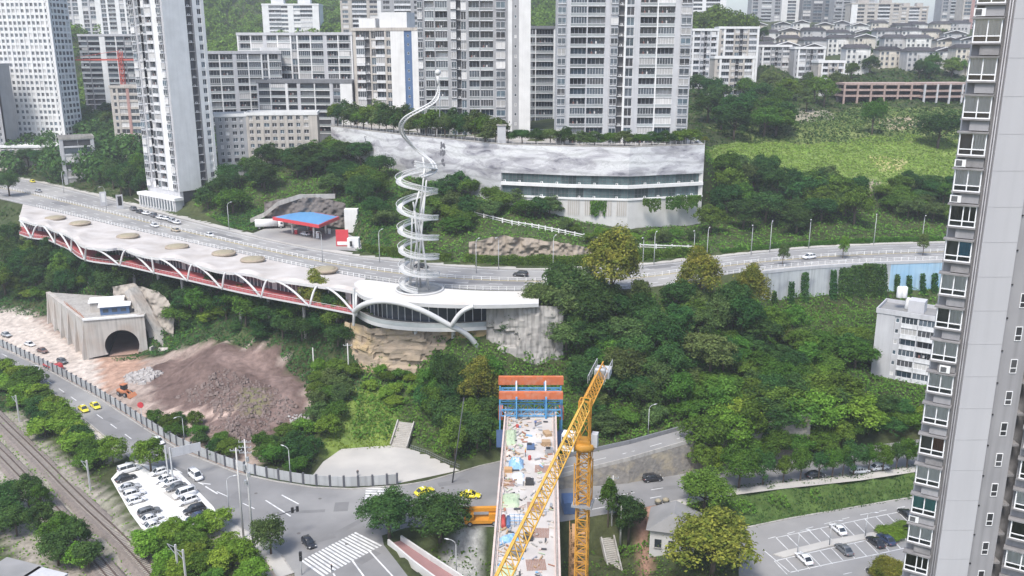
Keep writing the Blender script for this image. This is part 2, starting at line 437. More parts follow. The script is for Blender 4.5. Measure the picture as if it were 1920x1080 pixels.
def inpoly(X, Yv, poly, margin=0.0):
    ins = np.zeros(X.shape, bool); n = len(poly); dmin = np.full(X.shape, 1e9)
    for i in range(n):
        x0, y0 = poly[i][0], poly[i][1]; x1, y1 = poly[(i + 1) % n][0], poly[(i + 1) % n][1]
        c = ((y0 > Yv) != (y1 > Yv)); xx = (x1 - x0) * (Yv - y0) / ((y1 - y0) if abs(y1 - y0) > 1e-9 else 1e-9) + x0
        ins ^= c & (X < xx)
        if margin > 0:
            L = (x1 - x0) ** 2 + (y1 - y0) ** 2 + 1e-9
            t = np.clip(((X - x0) * (x1 - x0) + (Yv - y0) * (y1 - y0)) / L, 0, 1)
            dmin = np.minimum(dmin, np.hypot(X - x0 - t * (x1 - x0), Yv - y0 - t * (y1 - y0)))
    return ins | (dmin < margin) if margin > 0 else ins
YARD_PX = [(-120, 570), (0, 590), (95, 600), (140, 640), (205, 668), (262, 672), (320, 672), (370, 672), (430, 664), (520, 676), (560, 706), (586, 745), (560, 790), (520, 830), (430, 875), (347, 842), (287, 806), (190, 743), (100, 693), (0, 646), (-120, 600)]
YZ = [3] * 7 + [4.5, 7, 10, 10, 8, 6] + [3] * 9
YARD_PX[7:13] = [(320, 664), (370, 654), (430, 648), (520, 662), (560, 700), (586, 745)]
yard = [Z(a, b, YZ[i] if i < len(YZ) else 3) for i, (a, b) in enumerate(YARD_PX)]
rough = (vnoise(GX, GY, 9, 1) - .5) * 1.6 + (vnoise(GX, GY, 4, 2) - .5) * 0.8
heap = inpoly(GX, GY, pl([(270, 690), (440, 630), (560, 690), (560, 790), (430, 850), (330, 770)], 5), 0)
GZ += np.where(heap, (vnoise(GX, GY, 5, 5) - .5) * 3.0 + (vnoise(GX, GY, 2.6, 6) - .5) * 1.4, 0)
near_flat = inpoly(GX, GY, pl(ROAD_PX, 0), 4) | inpoly(GX, GY, pl(PARKING_PX, PARK_Z), 3) | inpoly(GX, GY, pl(PLAZA_PX, 0), 2) | inpoly(GX, GY, pl(CARPARK_PX, 0), 2)
up_poly = S_LINE + N_LINE[::-1]
on_up = inpoly(GX, GY, up_poly, 3.2)
GZ += np.where(near_flat | on_up, 0, rough * np.clip((np.abs(GZ) - 0.0) / 6, .15, 1))
GZ = np.where(inpoly(GX, GY, pl(ROAD_PX, 0), 3.0), -0.06, GZ)
GZ = np.where(inpoly(GX, GY, pl(PLAZA_PX, 0), 2.0), -0.06, GZ)
GZ = np.where(inpoly(GX, GY, pl(CARPARK_PX, 0), 2.6), -0.06, GZ)
GZ = np.where(inpoly(GX, GY, pl(PARKING_PX, PARK_Z), 2.6), PARK_Z - 0.06, GZ)
GZ = np.where(inpoly(GX, GY, up_poly, 2.6), UZ - 0.06, GZ)
GZ = np.where(inpoly(GX, GY, pl([(462, 446), (500, 418), (560, 412), (645, 422), (695, 466), (610, 482)], 30), 1.5), 29.95, GZ)
blk = inpoly(GX, GY, pl([(1622, 748), (1800, 748), (1800, 668), (1630, 672)], 8.8), 0.5)
GZ = np.where(blk, np.minimum(GZ, 8.6), GZ)
# floor of the tunnel cut
pf, pr_ = Z(166, 672, 1.8), Z(278, 662, 1.8); pd = (pr_ - pf).normalized(); pn = Vector((-pd.y, pd.x, 0))
cut = inpoly(GX, GY, [pf - pn * 3, pr_ - pn * 3, pr_ + pn * 26, pf + pn * 26], 0.0)
GZ = np.where(cut, np.minimum(GZ, 1.6), GZ)
# under the ramp
rp = RAMP_TOP + RAMP_BOT[::-1]
RX = np.array([p.x for p in RAMP_BOT]); RZ = np.array([p.z for p in RAMP_BOT])
lowr = inpoly(GX, GY, [p + Vector((0, -5, 0)) for p in RAMP_BOT] + [a.lerp(b, .6) for a, b in zip(RAMP_BOT, RAMP_TOP)][::-1], 0)
onr = inpoly(GX, GY, [a.lerp(b, .55) for a, b in zip(RAMP_BOT, RAMP_TOP)] + RAMP_TOP[::-1], 0.5)
GZ = np.where(onr, np.interp(GX, RX, RZ) - 0.35, GZ)
GZ = np.where(lowr, np.minimum(GZ, -0.06), GZ)

# base colours of the ground: what covers it where
C = np.zeros(GX.shape + (3,)); C[:] = (0.040, 0.058, 0.024)
n1 = vnoise(GX, GY, 14, 3)[..., None]; n2 = vnoise(GX, GY, 5, 4)[..., None]
C = C * (0.7 + 0.6 * n1) + np.array((0.03, 0.022, 0.01)) * n2
def paint(px, z, c, c2, s=6, seed=9, margin=0.0, world=None):
    m = inpoly(GX, GY, world if world is not None else pl(px, z), margin)
    k = vnoise(GX, GY, s, seed)[..., None]
    cc = np.array(c) * k + np.array(c2) * (1 - k)
    C[m] = cc[m]
FIELD_PX = [(1320, 285), (1400, 268), (1560, 262), (1700, 245), (1815, 270), (1815, 325), (1700, 345), (1560, 338), (1420, 330), (1325, 320)]
def Yl(px, d): return [Y(a, b, dd) for (a, b), dd in zip(px, d)]
FIELD = Yl(FIELD_PX, [365, 382, 395, 412, 405, 360, 354, 352, 345, 345])
paint(None, 0, (0.20, 0.255, 0.075), (0.145, 0.21, 0.055), 9, 12, 2, world=FIELD)
FIELD2 = Yl([(1330, 250), (1480, 230), (1600, 200), (1810, 190), (1815, 270), (1560, 262), (1400, 268)], [400, 420, 455, 455, 405, 395, 382])
paint(None, 0, (0.13, 0.17, 0.05), (0.17, 0.20, 0.07), 7, 13, 2, world=FIELD2)
paint(None, 0, (0.42, 0.36, 0.2), (0.34, 0.34, 0.12), 5, 18, 0, world=Yl([(1630, 290), (1690, 285), (1705, 312), (1655, 318)], [382, 385, 368, 365]))
paint(None, 0, (0.36, 0.29, 0.21), (0.28, 0.24, 0.16), 4, 14, 0, world=Yl([(1640, 226), (1720, 208), (1745, 232), (1670, 252)], [430, 440, 425, 415]))
paint(None, 0, (0.34, 0.29, 0.23), (0.24, 0.22, 0.15), 4, 15, 0, world=Yl([(1598, 338), (1648, 335), (1640, 375), (1612, 375)], [356, 356, 342, 342]))
paint(None, 0, (0.32, 0.28, 0.22), (0.24, 0.23, 0.17), 4, 15, 1, world=Yl([(1480, 205), (1550, 200), (1570, 230), (1500, 245)], [450, 450, 430, 420]))
paint(None, 3, (0.25, 0.19, 0.16), (0.35, 0.29, 0.25), 6, 16, 0.5, world=yard)
paint(None, 5, (0.105, 0.072, 0.063), (0.175, 0.125, 0.108), 4, 17, .5, world=[Z(*q) for q in [(270, 700, 3), (330, 672, 5), (430, 650, 10), (520, 664, 10), (556, 705, 8), (580, 750, 6), (560, 795, 3), (430, 860, 1), (370, 790, 2), (300, 760, 2)]])
paint(None, 5, (0.215, 0.155, 0.135), (0.18, 0.13, 0.115), 4, 41, 0, world=[Z(*q) for q in [(400, 668, 9), (470, 662, 10), (530, 690, 9), (552, 740, 7), (535, 785, 4), (500, 800, 3), (515, 770, 5), (525, 735, 7), (505, 700, 8.5), (460, 680, 9.5), (405, 680, 9)]])
paint(None, 5, (0.13, 0.13, 0.065), (0.17, 0.15, 0.09), 4, 42, 0, world=[Z(*q) for q in [(450, 725, 8), (490, 720, 8), (505, 752, 7), (475, 772, 6), (448, 755, 7)]])
paint([(240, 765), (330, 770), (430, 790), (440, 800), (330, 785), (250, 780)], 1.5, (0.40, 0.30, 0.25), (0.44, 0.34, 0.29), 4, 43)
paint([(-80, 580), (60, 600), (190, 680), (200, 735), (130, 700), (0, 640)], 1.5, (0.42, 0.365, 0.32), (0.49, 0.435, 0.385), 6, 21)
paint([(180, 668), (270, 672), (275, 715), (190, 730)], 1.5, (0.33, 0.21, 0.155), (0.40, 0.27, 0.205), 3, 22)
paint([(20, 660), (85, 726), (170, 797), (235, 858), (215, 868), (150, 808), (95, 750)], 0, (0.46, 0.42, 0.36), (0.56, 0.52, 0.46), 4, 23, .6)
paint([(0, 775), (25, 775), (330, 1080), (420, 1180), (180, 1180), (-60, 900), (-60, 775)], -1.2, (0.30, 0.265, 0.235), (0.22, 0.215, 0.16), 5, 24, 1)
paint([(640, 760), (735, 760), (745, 830), (640, 838), (600, 830)], 3, (0.17, 0.22, 0.05), (0.12, 0.18, 0.045), 4, 25, 1)
paint([(370, 955), (420, 975), (480, 1010), (540, 1050), (555, 1090), (500, 1090), (430, 1040), (395, 1000)], 0, (0.5, 0.42, 0.36), (0.42, 0.38, 0.33), 4, 26)
paint([(1330, 925), (1450, 912), (1720, 880), (1712, 932), (1480, 972), (1385, 992)], -1.5, (0.075, 0.115, 0.03), (0.06, 0.10, 0.028), 4, 27, 1.5)
paint([(1190, 975), (1225, 985), (1230, 1060), (1200, 1040)], -5, (0.30, 0.18, 0.13), (0.26, 0.16, 0.12), 4, 28)
paint([(850, 1040), (890, 1030), (905, 1100), (850, 1100)], -5, (0.4, 0.4, 0.38), (0.3, 0.3, 0.29), 3, 29, 1)

def grid_mesh(name, X, Yv, Zv, mat, Cv=None):
    ny, nx = X.shape
    v = np.stack([X, Yv, Zv], -1).reshape(-1, 3)
    idx = np.arange(ny * nx).reshape(ny, nx)
    q = np.stack([idx[:-1, :-1], idx[:-1, 1:], idx[1:, 1:], idx[1:, :-1]], -1).reshape(-1, 4)
    me = bpy.data.meshes.new(name)
    me.vertices.add(len(v)); me.vertices.foreach_set('co', v.ravel())
    me.loops.add(q.size); me.loops.foreach_set('vertex_index', q.ravel().astype(np.int32))
    me.polygons.add(len(q)); me.polygons.foreach_set('loop_start', np.arange(0, q.size, 4, dtype=np.int32))
    me.polygons.foreach_set('use_smooth', np.ones(len(q), bool))
    me.update(calc_edges=True)
    if Cv is not None:
        at = me.color_attributes.new('cover', 'FLOAT_COLOR', 'POINT')
        at.data.foreach_set('color', np.concatenate([Cv.reshape(-1, 3), np.ones((len(v), 1))], 1).ravel())
    me.materials.append(mat); me.validate()
    return me, v, q
def covermat(name):
    m = bpy.data.materials.new(name); m.use_nodes = True
    N = m.node_tree.nodes; L = m.node_tree.links; b = N['Principled BSDF']; b.inputs['Roughness'].default_value = 0.95; b.inputs['Specular IOR Level'].default_value = 0.1
    a = N.new('ShaderNodeVertexColor'); a.layer_name = 'cover'
    g = N.new('ShaderNodeNewGeometry')
    n = N.new('ShaderNodeTexNoise'); n.inputs['Scale'].default_value = 0.5; n.inputs['Detail'].default_value = 9; n.inputs['Roughness'].default_value = 0.72
    L.new(g.outputs['Position'], n.inputs['Vector'])
    r = N.new('ShaderNodeMapRange'); r.inputs[1].default_value = 0.3; r.inputs[2].default_value = 0.7; r.inputs[3].default_value = 0.55; r.inputs[4].default_value = 1.4
    L.new(n.outputs['Fac'], r.inputs[0])
    x = N.new('ShaderNodeMix'); x.data_type = 'RGBA'; x.blend_type = 'MULTIPLY'; x.inputs[0].default_value = 1
    L.new(a.outputs[0], x.inputs[6]); L.new(r.outputs[0], x.inputs[7]); L.new(x.outputs[2], b.inputs['Base Color'])
    bp = N.new('ShaderNodeBump'); bp.inputs['Strength'].default_value = 0.6; bp.inputs['Distance'].default_value = 0.5
    L.new(n.outputs['Fac'], bp.inputs['Height']); L.new(bp.outputs[0], b.inputs['Normal'])
    return m
gme, gv, gq = grid_mesh('ground', GX, GY, GZ, covermat('ground_cover'), C)
ground = struct(O('ground', gme))
GB = BVHTree.FromPolygons([Vector(p) for p in gv], gq.tolist())
def gz(x, y):
    h = GB.ray_cast(Vector((x, y, 900)), Vector((0, 0, -1)))
    return h[0].z if h[0] is not None else 0.0
CAMV = Vector((0, 0, CAMH))
def G(px, py):
    """where the sight line through an image point meets the ground"""
    h = GB.ray_cast(CAMV, ray(px, py).normalized())
    return h[0].copy() if h[0] is not None else None

# ------------------------------------------------------------ roads and paving
def sheet(name, pts, z, mat, kind='structure', parent=None):
    m = MB(); n = [(p[0], p[1], z if z is not None else p[2]) for p in pts]
    a = sum(n[i][0] * n[(i + 1) % len(n)][1] - n[(i + 1) % len(n)][0] * n[i][1] for i in range(len(n)))
    m.poly(n if a > 0 else n[::-1], mat)
    o = m.build(name, parent)
    if parent is None: o['kind'] = kind
    return o
lower_road = sheet('road', pl(ROAD_PX, 0), 0.0, ASPH)
plaza = sheet('pavement', pl(PLAZA_PX, 0), 0.02, PAVE)
carpark = sheet('pavement', pl(CARPARK_PX, 0), 0.02, pm('pale_concrete_yard', (0.74, 0.73, 0.70), (0.60, 0.59, 0.56), 0.15, 0.9))
parking = sheet('road', pl(PARKING_PX, PARK_Z), PARK_Z, ASPHL)
m = MB(); m.strip(S_LINE, N_LINE, ASPHL)
upper_road = struct(m.build('road'))
m = MB()
RT = resample(RAMP_TOP, 400); m.strip(RAMP_BOT, RAMP_TOP, ASPHL)
ramp = struct(m.build('road'))
def ribbon(name, line, w0, w1, dz, mat, parent=None, h=0.0):
    """a strip along a line from offset w0 to w1 (left positive)"""
    m = MB(); a = offset_pl(line, w0); b = offset_pl(line, w1)
    a = [p + Vector((0, 0, dz)) for p in a]; b = [p + Vector((0, 0, dz)) for p in b]
    if h > 0:
        a0 = [p - Vector((0, 0, h)) for p in a]; b0 = [p - Vector((0, 0, h)) for p in b]
        m.strip(a, b, mat); m.strip(a0, a, mat); m.strip(b, b0, mat)
    else: m.strip(a, b, mat)
    o = m.build(name, parent)
    if parent is None: o['kind'] = 'structure'
    return o
def dashes(name, line, off, w, on, gap, dz, mat, parent, start=0.0):
    m = MB(); pts = offset_pl(line, off); P = resample(pts, 0.5); n = len(P); i = int(start / .5); a, b = int(on / .5), int(gap / .5)
    while i + a < n:
        seg = P[i:i + a + 1]
        l = [p + Vector((0, 0, dz)) for p in offset_pl(seg, w / 2)]; r = [p + Vector((0, 0, dz)) for p in offset_pl(seg, -w / 2)]
        m.strip([l[0], l[-1]], [r[0], r[-1]], mat); i += a + b
    return m.build(name, parent)
MID = [a.lerp(b, .5) for a, b in zip(S_LINE, N_LINE)]
def between(t): return [a.lerp(b, t) for a, b in zip(S_LINE, N_LINE)]
# pavements with kerbs along the upper road
ribbon('kerb', N_LINE, -0.2, 0.25, 0.14, CONC, None, 0.2)
ribbon('pavement', N_LINE, 0.25, 3.2, 0.13, PAVE)
for t in (0.16, 0.28, 0.60, 0.76): dashes('lane_marking', between(t), 0, 0.28, 4, 6, 0.006, LINE, upper_road)
for t in (0.05, 0.93): ribbon('lane_marking', between(t), -.12, .12, 0.006, LINE, upper_road)
for t in (0.43, 0.455): ribbon('lane_marking', between(t), -.12, .12, 0.006, LINEY, upper_road)
# lower road markings and crossings
ctr = smooth_pl(pl([(-60, 632), (45, 684), (130, 742), (215, 800), (300, 862), (380, 910), (470, 950), (540, 985)], 0), 1)
dashes('lane_marking', ctr, 0, 0.22, 4, 5, 0.006, LINE, lower_road)
def zebra(a, b, c, d, n, parent, z=0.008, name='crossing_stripe'):
    """stripes between edge a-b and edge d-c"""
    a, b, c, d = [Vector(Z(p[0], p[1], 0)) for p in (a, b, c, d)]
    for i in range(n):
        t0, t1 = (i + .22) / n, (i + .78) / n
        m = MB(); q = [a.lerp(b, t0), a.lerp(b, t1), d.lerp(c, t1), d.lerp(c, t0)]
        m.poly([(p.x, p.y, z) for p in q], LINE); m.build(name, parent)
zebra((562, 1052), (668, 997), (718, 1022), (604, 1082), 17, lower_road)
zebra((684, 942), (686, 913), (748, 915), (752, 945), 6, lower_road)
for pts in ([(498, 938), (545, 968)], [(528, 928), (560, 945)], [(385, 912), (408, 926)], [(372, 905), (395, 908)], [(660, 1050), (700, 1105)], [(690, 1030), (745, 1090)], [(625, 1075), (650, 1120)]):
    ribbon('lane_marking', pl(pts, 0), -.16, .16, 0.007, LINE, lower_road)
for pts in ([(1055, 945), (1150, 930), (1260, 912)], [(1110, 955), (1240, 930)]): dashes('lane_marking', pl(pts, 0), 0, .2, 3, 4, 0.006, LINE, lower_road)
dashes('lane_marking', [a.lerp(b, .5) for a, b in zip(RAMP_TOP, RAMP_BOT)], 0, .2, 3, 4, 0.01, LINE, ramp)
PATCH = pm('asphalt_patch', (.15, .148, .146), (.19, .187, .184), .4, .9); IRON = pm('manhole_iron', (.09, .085, .08), (.13, .12, .11), 2, .7)
for k, (a, b, w_, l_, r_) in enumerate([(60, 692, 1.6, 7, -.6), (210, 788, 2.0, 5, -.6), (330, 878, 1.5, 9, -.6), (450, 930, 3, 4, -.4), (560, 960, 1.2, 11, .1), (640, 950, 4, 3, .1), (600, 1010, 2.4, 6, .5), (850, 905, 2, 7, .3), (660, 985, 1.4, 8, .9), (1150, 930, 2, 8, .2), (1250, 915, 1.6, 6, .2), (690, 1045, 2, 5, .9)]):
    p_ = Z(a, b, 0); m = MB(); c_, s_ = math.cos(r_), math.sin(r_); m.poly([(p_.x + x * c_ - y * s_, p_.y + x * s_ + y * c_, .0045) for x, y in ((-l_ / 2, -w_ / 2), (l_ / 2, -w_ / 2), (l_ / 2, w_ / 2), (-l_ / 2, w_ / 2))], PATCH); m.build('road_patch', lower_road)
for k, (a, b) in enumerate([(120, 738), (300, 850), (480, 925), (600, 935), (720, 965), (560, 1000), (830, 915), (650, 1020), (1180, 925)]):
    p_ = Z(a, b, 0); m = MB(); m.poly([(p_.x + .38 * math.cos(t_ * .524), p_.y + .38 * math.sin(t_ * .524), .009) for t_ in range(12)], IRON); m.build('manhole_cover', lower_road)
for k in range(16):
    q_ = between([.12, .22, .34, .52, .68, .84][k % 6]); p_ = q_[4 + k * 4 % (len(q_) - 8)]; n_ = q_[5 + k * 4 % (len(q_) - 8)]; d_ = (n_ - p_).normalized(); e_ = Vector((-d_.y, d_.x, 0)); l_, w_ = 3 + k % 5 * 2, .8 + k % 3 * .5
    m = MB(); m.poly([p_ + d_ * x + e_ * y + Vector((0, 0, .0035)) for x, y in ((-l_, -w_), (l_, -w_), (l_, w_), (-l_, w_))], PATCH); m.build('road_patch', upper_road)
ribbon('kerb', pl(FENCE_PX, 0), -0.75, -0.45, 0.14, CONC, None, 0.2)
ribbon('kerb', pl([(748, 911), (800, 902), (850, 888), (900, 873), (950, 862)], 0), -0.3, 0.0, 0.14, CONC, None, 0.2)
fe = pl([(0, 672), (85, 724), (170, 795), (250, 862), (330, 915), (400, 962), (480, 1005), (528, 1040), (552, 1075)], 0)
ribbon('kerb', fe, -0.3, 0.0, 0.14, CONC, None, 0.2)
ribbon('pavement', pl([(330, 915), (400, 962), (480, 1005), (528, 1040), (552, 1075)], 0), -3.2, -0.3, 0.13, PAVE)
fr = pl([(1240, 945), (1340, 922), (1450, 908), (1600, 892), (1720, 874), (1950, 845)], 0)
ribbon('kerb', fr, -0.3, 0.0, 0.14, CONC, None, 0.2)
ribbon('pavement', fr, -2.6, -0.3, 0.13, PAVE)
ribbon('kerb', pl([(1385, 992), (1480, 972), (1712, 932), (1950, 885)], PARK_Z), -0.3, 0.1, 0.16, CONC, None, 0.2)
# ------------------------------------------------------------ buildings
W_GREY = pm('grey_render', (0.36, 0.36, 0.365), (0.29, 0.29, 0.295), 0.25, 0.85, streak=0.15)
W_BEIGE = pm('beige_render', (0.50, 0.46, 0.41), (0.41, 0.375, 0.335), 0.25, 0.85, streak=0.3)
W_WHITE = pm('white_render', (0.74, 0.735, 0.72), (0.62, 0.615, 0.60), 0.25, 0.85, streak=0.08)
W_PALE = pm('pale_grey_render', (0.50, 0.50, 0.51), (0.42, 0.42, 0.43), 0.25, 0.85, streak=0.14)
W_BLUE = pm('blue_cladding', (0.10, 0.17, 0.30), (0.08, 0.13, 0.24), 0.3, 0.6)
W_DGREY = pm('dark_grey_render', (0.20, 0.205, 0.215), (0.155, 0.16, 0.17), 0.25, 0.85, streak=0.2)
W_RED = pm('red_brown_render', (0.42, 0.25, 0.22), (0.36, 0.22, 0.2), 0.25, 0.85, streak=0.3)
SLABM = pm('slab_white', (0.66, 0.66, 0.66), (0.55, 0.55, 0.55), 0.5, 0.8, streak=0.25)
FRAME = pm('window_frame_white', (0.78, 0.78, 0.78), (0.70, 0.70, 0.70), 1, 0.5)
FRAMED = pm('window_frame_dark', (0.10, 0.10, 0.11), (0.14, 0.14, 0.15), 1, 0.5)
CURT = pm('curtain_white', (0.55, 0.54, 0.52), (0.40, 0.39, 0.38), 1.4, 0.9, rand=0.35, stretch=(1, 1, .1))
CURTT = pm('curtain_teal', (0.12, 0.34, 0.33), (0.08, 0.25, 0.26), 1.4, 0.9, stretch=(1, 1, .1))
CURTB = pm('curtain_brown', (0.24, 0.13, 0.11), (0.17, 0.09, 0.08), 1.4, 0.9, stretch=(1, 1, .1))
RAILG = pm('railing_glass', (0.26, 0.285, 0.285), (0.34, 0.36, 0.36), 0.5, 0.15, rand=0.35, spec=0.5)
ROOFG = pm('roof_grey', (0.27, 0.265, 0.26), (0.19, 0.19, 0.185), 0.2, 0.9)
ROOFT = pm('roof_tile_dark', (0.075, 0.072, 0.075), (0.045, 0.043, 0.046), 0.5, 0.95, rand=0.3, spec=.05)
SHADOWY = pm('recess_shade_grey', (0.16, 0.16, 0.165), (0.11, 0.11, 0.115), 0.4, 0.85, rand=0.2)  # dark grey holds the shade of recesses and balcony soffits in its colour

def unit(m, kind, w, h, style, var):
    """one window or balcony in its own frame: x along the wall, -y outwards, z up from the floor"""
    fr = FRAMED if 'k' in style else FRAME
    gl = [GLASS, GLASS, GLASSB, CURT, DARK][var % 5]
    R = 0.5
    if kind == 'w':
        z0, z1 = (0.9, h - 0.35) if 't' not in style else (0.35, h - 0.3)
        f = 0.09
        m.box(0, 0.2, z0, w, 0.3, z0 + f, fr); m.box(0, 0.2, z1 - f, w, 0.3, z1, fr)
        m.box(0, 0.2, z0 + f, f, 0.3, z1 - f, fr); m.box(w - f, 0.2, z0 + f, w, 0.3, z1 - f, fr)
        if w > 1.1: m.box(w / 2 - f / 2, 0.21, z0 + f, w / 2 + f / 2, 0.3, z1 - f, fr)
        m.poly([(f, .26, z0 + f), (w - f, .26, z0 + f), (w - f, .26, z1 - f), (f, .26, z1 - f)], gl)
    elif kind == 'b':
        # parapet, rail, glazing behind
        R = 1.45; rl = RAILG if 's' not in style else SLABM
        m.box(0.05, -0.10, 0.16, w - 0.05, -0.05, 1.05, rl); m.box(0, -0.14, 1.05, w, -0.02, 1.14, fr)
        if var % 3 == 0:
            n = max(2, int(w / 0.9))
            for i in range(n + 1):
                x = i * (w - .08) / n; m.box(x, -0.06, 1.14, x + .08, 0.0, h - .32, fr)
            m.poly([(0, 0.02, 1.1), (w, 0.02, 1.1), (w, 0.02, h - .3), (0, 0.02, h - .3)], gl)
        n = max(2, int(w / 1.3))
        for i in range(n + 1):
            x = i * (w - .1) / n; m.box(x, R - .14, 0.14, x + .1, R - .06, h - .5, fr)
        m.poly([(0, R - .08, .14), (w, R - .08, .14), (w, R - .08, h - .5), (0, R - .08, h - .5)], gl)
        if var % 4 == 1:
            for i in range(3): m.cbox(w * (.25 + .25 * i), .45, 1.55 + .1 * i, .5, .06, .8, [CURT, CURTB, CURT, DARK][(var + i) % 4])
    elif kind == 'v':
        z0, z1, o = 0.75, h - 0.42, 0.55
        m.box(-.05, -o - .06, z0 - .12, w + .05, 0.0, z0, SLABM); m.box(-.05, -o - .06, z1, w + .05, 0.0, z1 + .1, SLABM)
        f = .09
        for x in (0, w / 2 - f / 2, w - f): m.box(x, -o, z0, x + f, -o + f, z1, fr)
        m.box(0, -o, z0 + .42, w, -o + f, z0 + .5, fr); m.box(0, -o, z1 - f, w, -o + f, z1, fr); m.box(0, -o, z0, w, -o + f, z0 + f, fr)
        m.poly([(0, -o + .06, z0), (w, -o + .06, z0), (w, -o + .06, z1), (0, -o + .06, z1)], gl)
        m.poly([(.04, 0, z0), (.04, -o, z0), (.04, -o, z1), (.04, 0, z1)], gl); m.poly([(w - .04, -o, z0), (w - .04, 0, z0), (w - .04, 0, z1), (w - .04, -o, z1)], gl)
    elif kind == 's':
        m.box(w / 2 - .45, 0.15, 1.0, w / 2 + .45, .25, 1.1, fr); m.box(w / 2 - .45, .15, 2.1, w / 2 + .45, .25, 2.2, fr)
        m.box(w / 2 - .45, .15, 1.1, w / 2 - .37, .25, 2.1, fr); m.box(w / 2 + .37, .15, 1.1, w / 2 + .45, .25, 2.1, fr)
        m.poly([(w / 2 - .37, .2, 1.1), (w / 2 + .37, .2, 1.1), (w / 2 + .37, .2, 2.1), (w / 2 - .37, .2, 2.1)], gl)
    elif kind == 'd':
        m.cbox(w / 2, .35, .75, .85, .35, .62, WHITE); m.cbox(w / 2 - .1, .17, .75, .42, .03, .42, DARK)
UCACHE = {}
UNAME = {'w': 'window', 'b': 'balcony', 'v': 'bay_window', 's': 'window', 'd': 'air_conditioner'}
def unit_mesh(kind, w, h, style, var):
    k = (kind, round(w, 2), round(h, 2), style, var)
    if k not in UCACHE:
        m = MB(); unit(m, kind, w, h, style, var); UCACHE[k] = m.mesh(UNAME[kind])
    return UCACHE[k]
def merge(dst, src, M):
    n = len(dst.v); idx = [dst.mi(x) for x in src.mats]
    dst.v.extend([tuple(M @ Vector(p)) for p in src.v])
    dst.f.extend([tuple(i + n for i in f) for f in src.f]); dst.m.extend([idx[i] for i in src.m]); dst.sm.extend(src.sm)

def facade(root, body, org, ang, length, cols, nf, fh, z0, wall, slab, joined=None, skip=0, rec=0.5, seed=0, top=None):
    """cols: (kind, width, style, wall override). body pieces go into body, units become parts of root"""
    rr = random.Random(seed)
    tot = sum(c[1] for c in cols); sc = length / tot
    ca, sa = math.cos(ang), math.sin(ang)
    M0 = Matrix.Translation(Vector(org)) @ Matrix.Rotation(ang, 4, 'Z')
    tmp = MB(); x = 0.0; zt = z0 + nf * fh
    for c in cols:
        kind, w = c[0], c[1] * sc; st = c[2] if len(c) > 2 else ''; wm = c[3] if len(c) > 3 and c[3] else wall
        x1 = x + w
        if kind == 'p': tmp.box(x, -0.12 if 'f' not in st else 0.0, z0, x1, 1.6, zt, wm)
        elif kind == 'g': tmp.box(x, 0.75, z0, x1, 1.6, zt, wm)          # a flat groove
        else:
            for k in range(nf):
                zz = z0 + k * fh
                if kind == 'w':
                    s0, s1 = (0.9, fh - 0.35) if 't' not in st else (0.35, fh - 0.3)
                    tmp.box(x, 0, zz, x1, 0.5, zz + s0, wm if 'h' not in st else slab); tmp.box(x, 0, zz + s1, x1, 0.5, zz + fh, wm)
                    if 'e' in st: tmp.box(x - .1, -.2, zz - .1, x1 + .1, -.003, zz + .12, slab)
                elif kind == 'b':
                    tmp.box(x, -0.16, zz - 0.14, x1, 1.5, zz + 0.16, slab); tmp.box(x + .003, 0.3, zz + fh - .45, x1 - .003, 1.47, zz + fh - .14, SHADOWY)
                elif kind == 'v': tmp.box(x, 0, zz, x1, 0.5, zz + fh, wm)
                elif kind == 's':
                    tmp.box(x, 0.1, zz, x1, .5, zz + 1.0, wm); tmp.box(x, .1, zz + 2.2, x1, .5, zz + fh, wm)
                    tmp.box(x, .1, zz + 1, (x + x1) / 2 - .45, .5, zz + 2.2, wm); tmp.box((x + x1) / 2 + .45, .1, zz + 1, x1, .5, zz + 2.2, wm)
                elif kind == 'd': tmp.box(x, 0.1, zz + .25, x1, 1.2, zz + .4, slab)
                if kind == 'd' and rr.random() < .35: continue
                if k < skip: continue
                var = rr.randrange(20)
                var = var % 5 if kind == 'w' or kind == 'v' or kind == 's' else var % 12
                if joined is not None:
                    u = MB(); unit(u, kind, w, fh, st, var); merge(joined, u, M0 @ Matrix.Translation((x, 0, zz)))
                else:
                    o = O(UNAME[kind], unit_mesh(kind, w, fh, st, var), root)
                    o.location = (M0 @ Vector((x, 0, zz))); o.rotation_euler = (0, 0, ang)
        x = x1
    merge(body, tmp, M0)

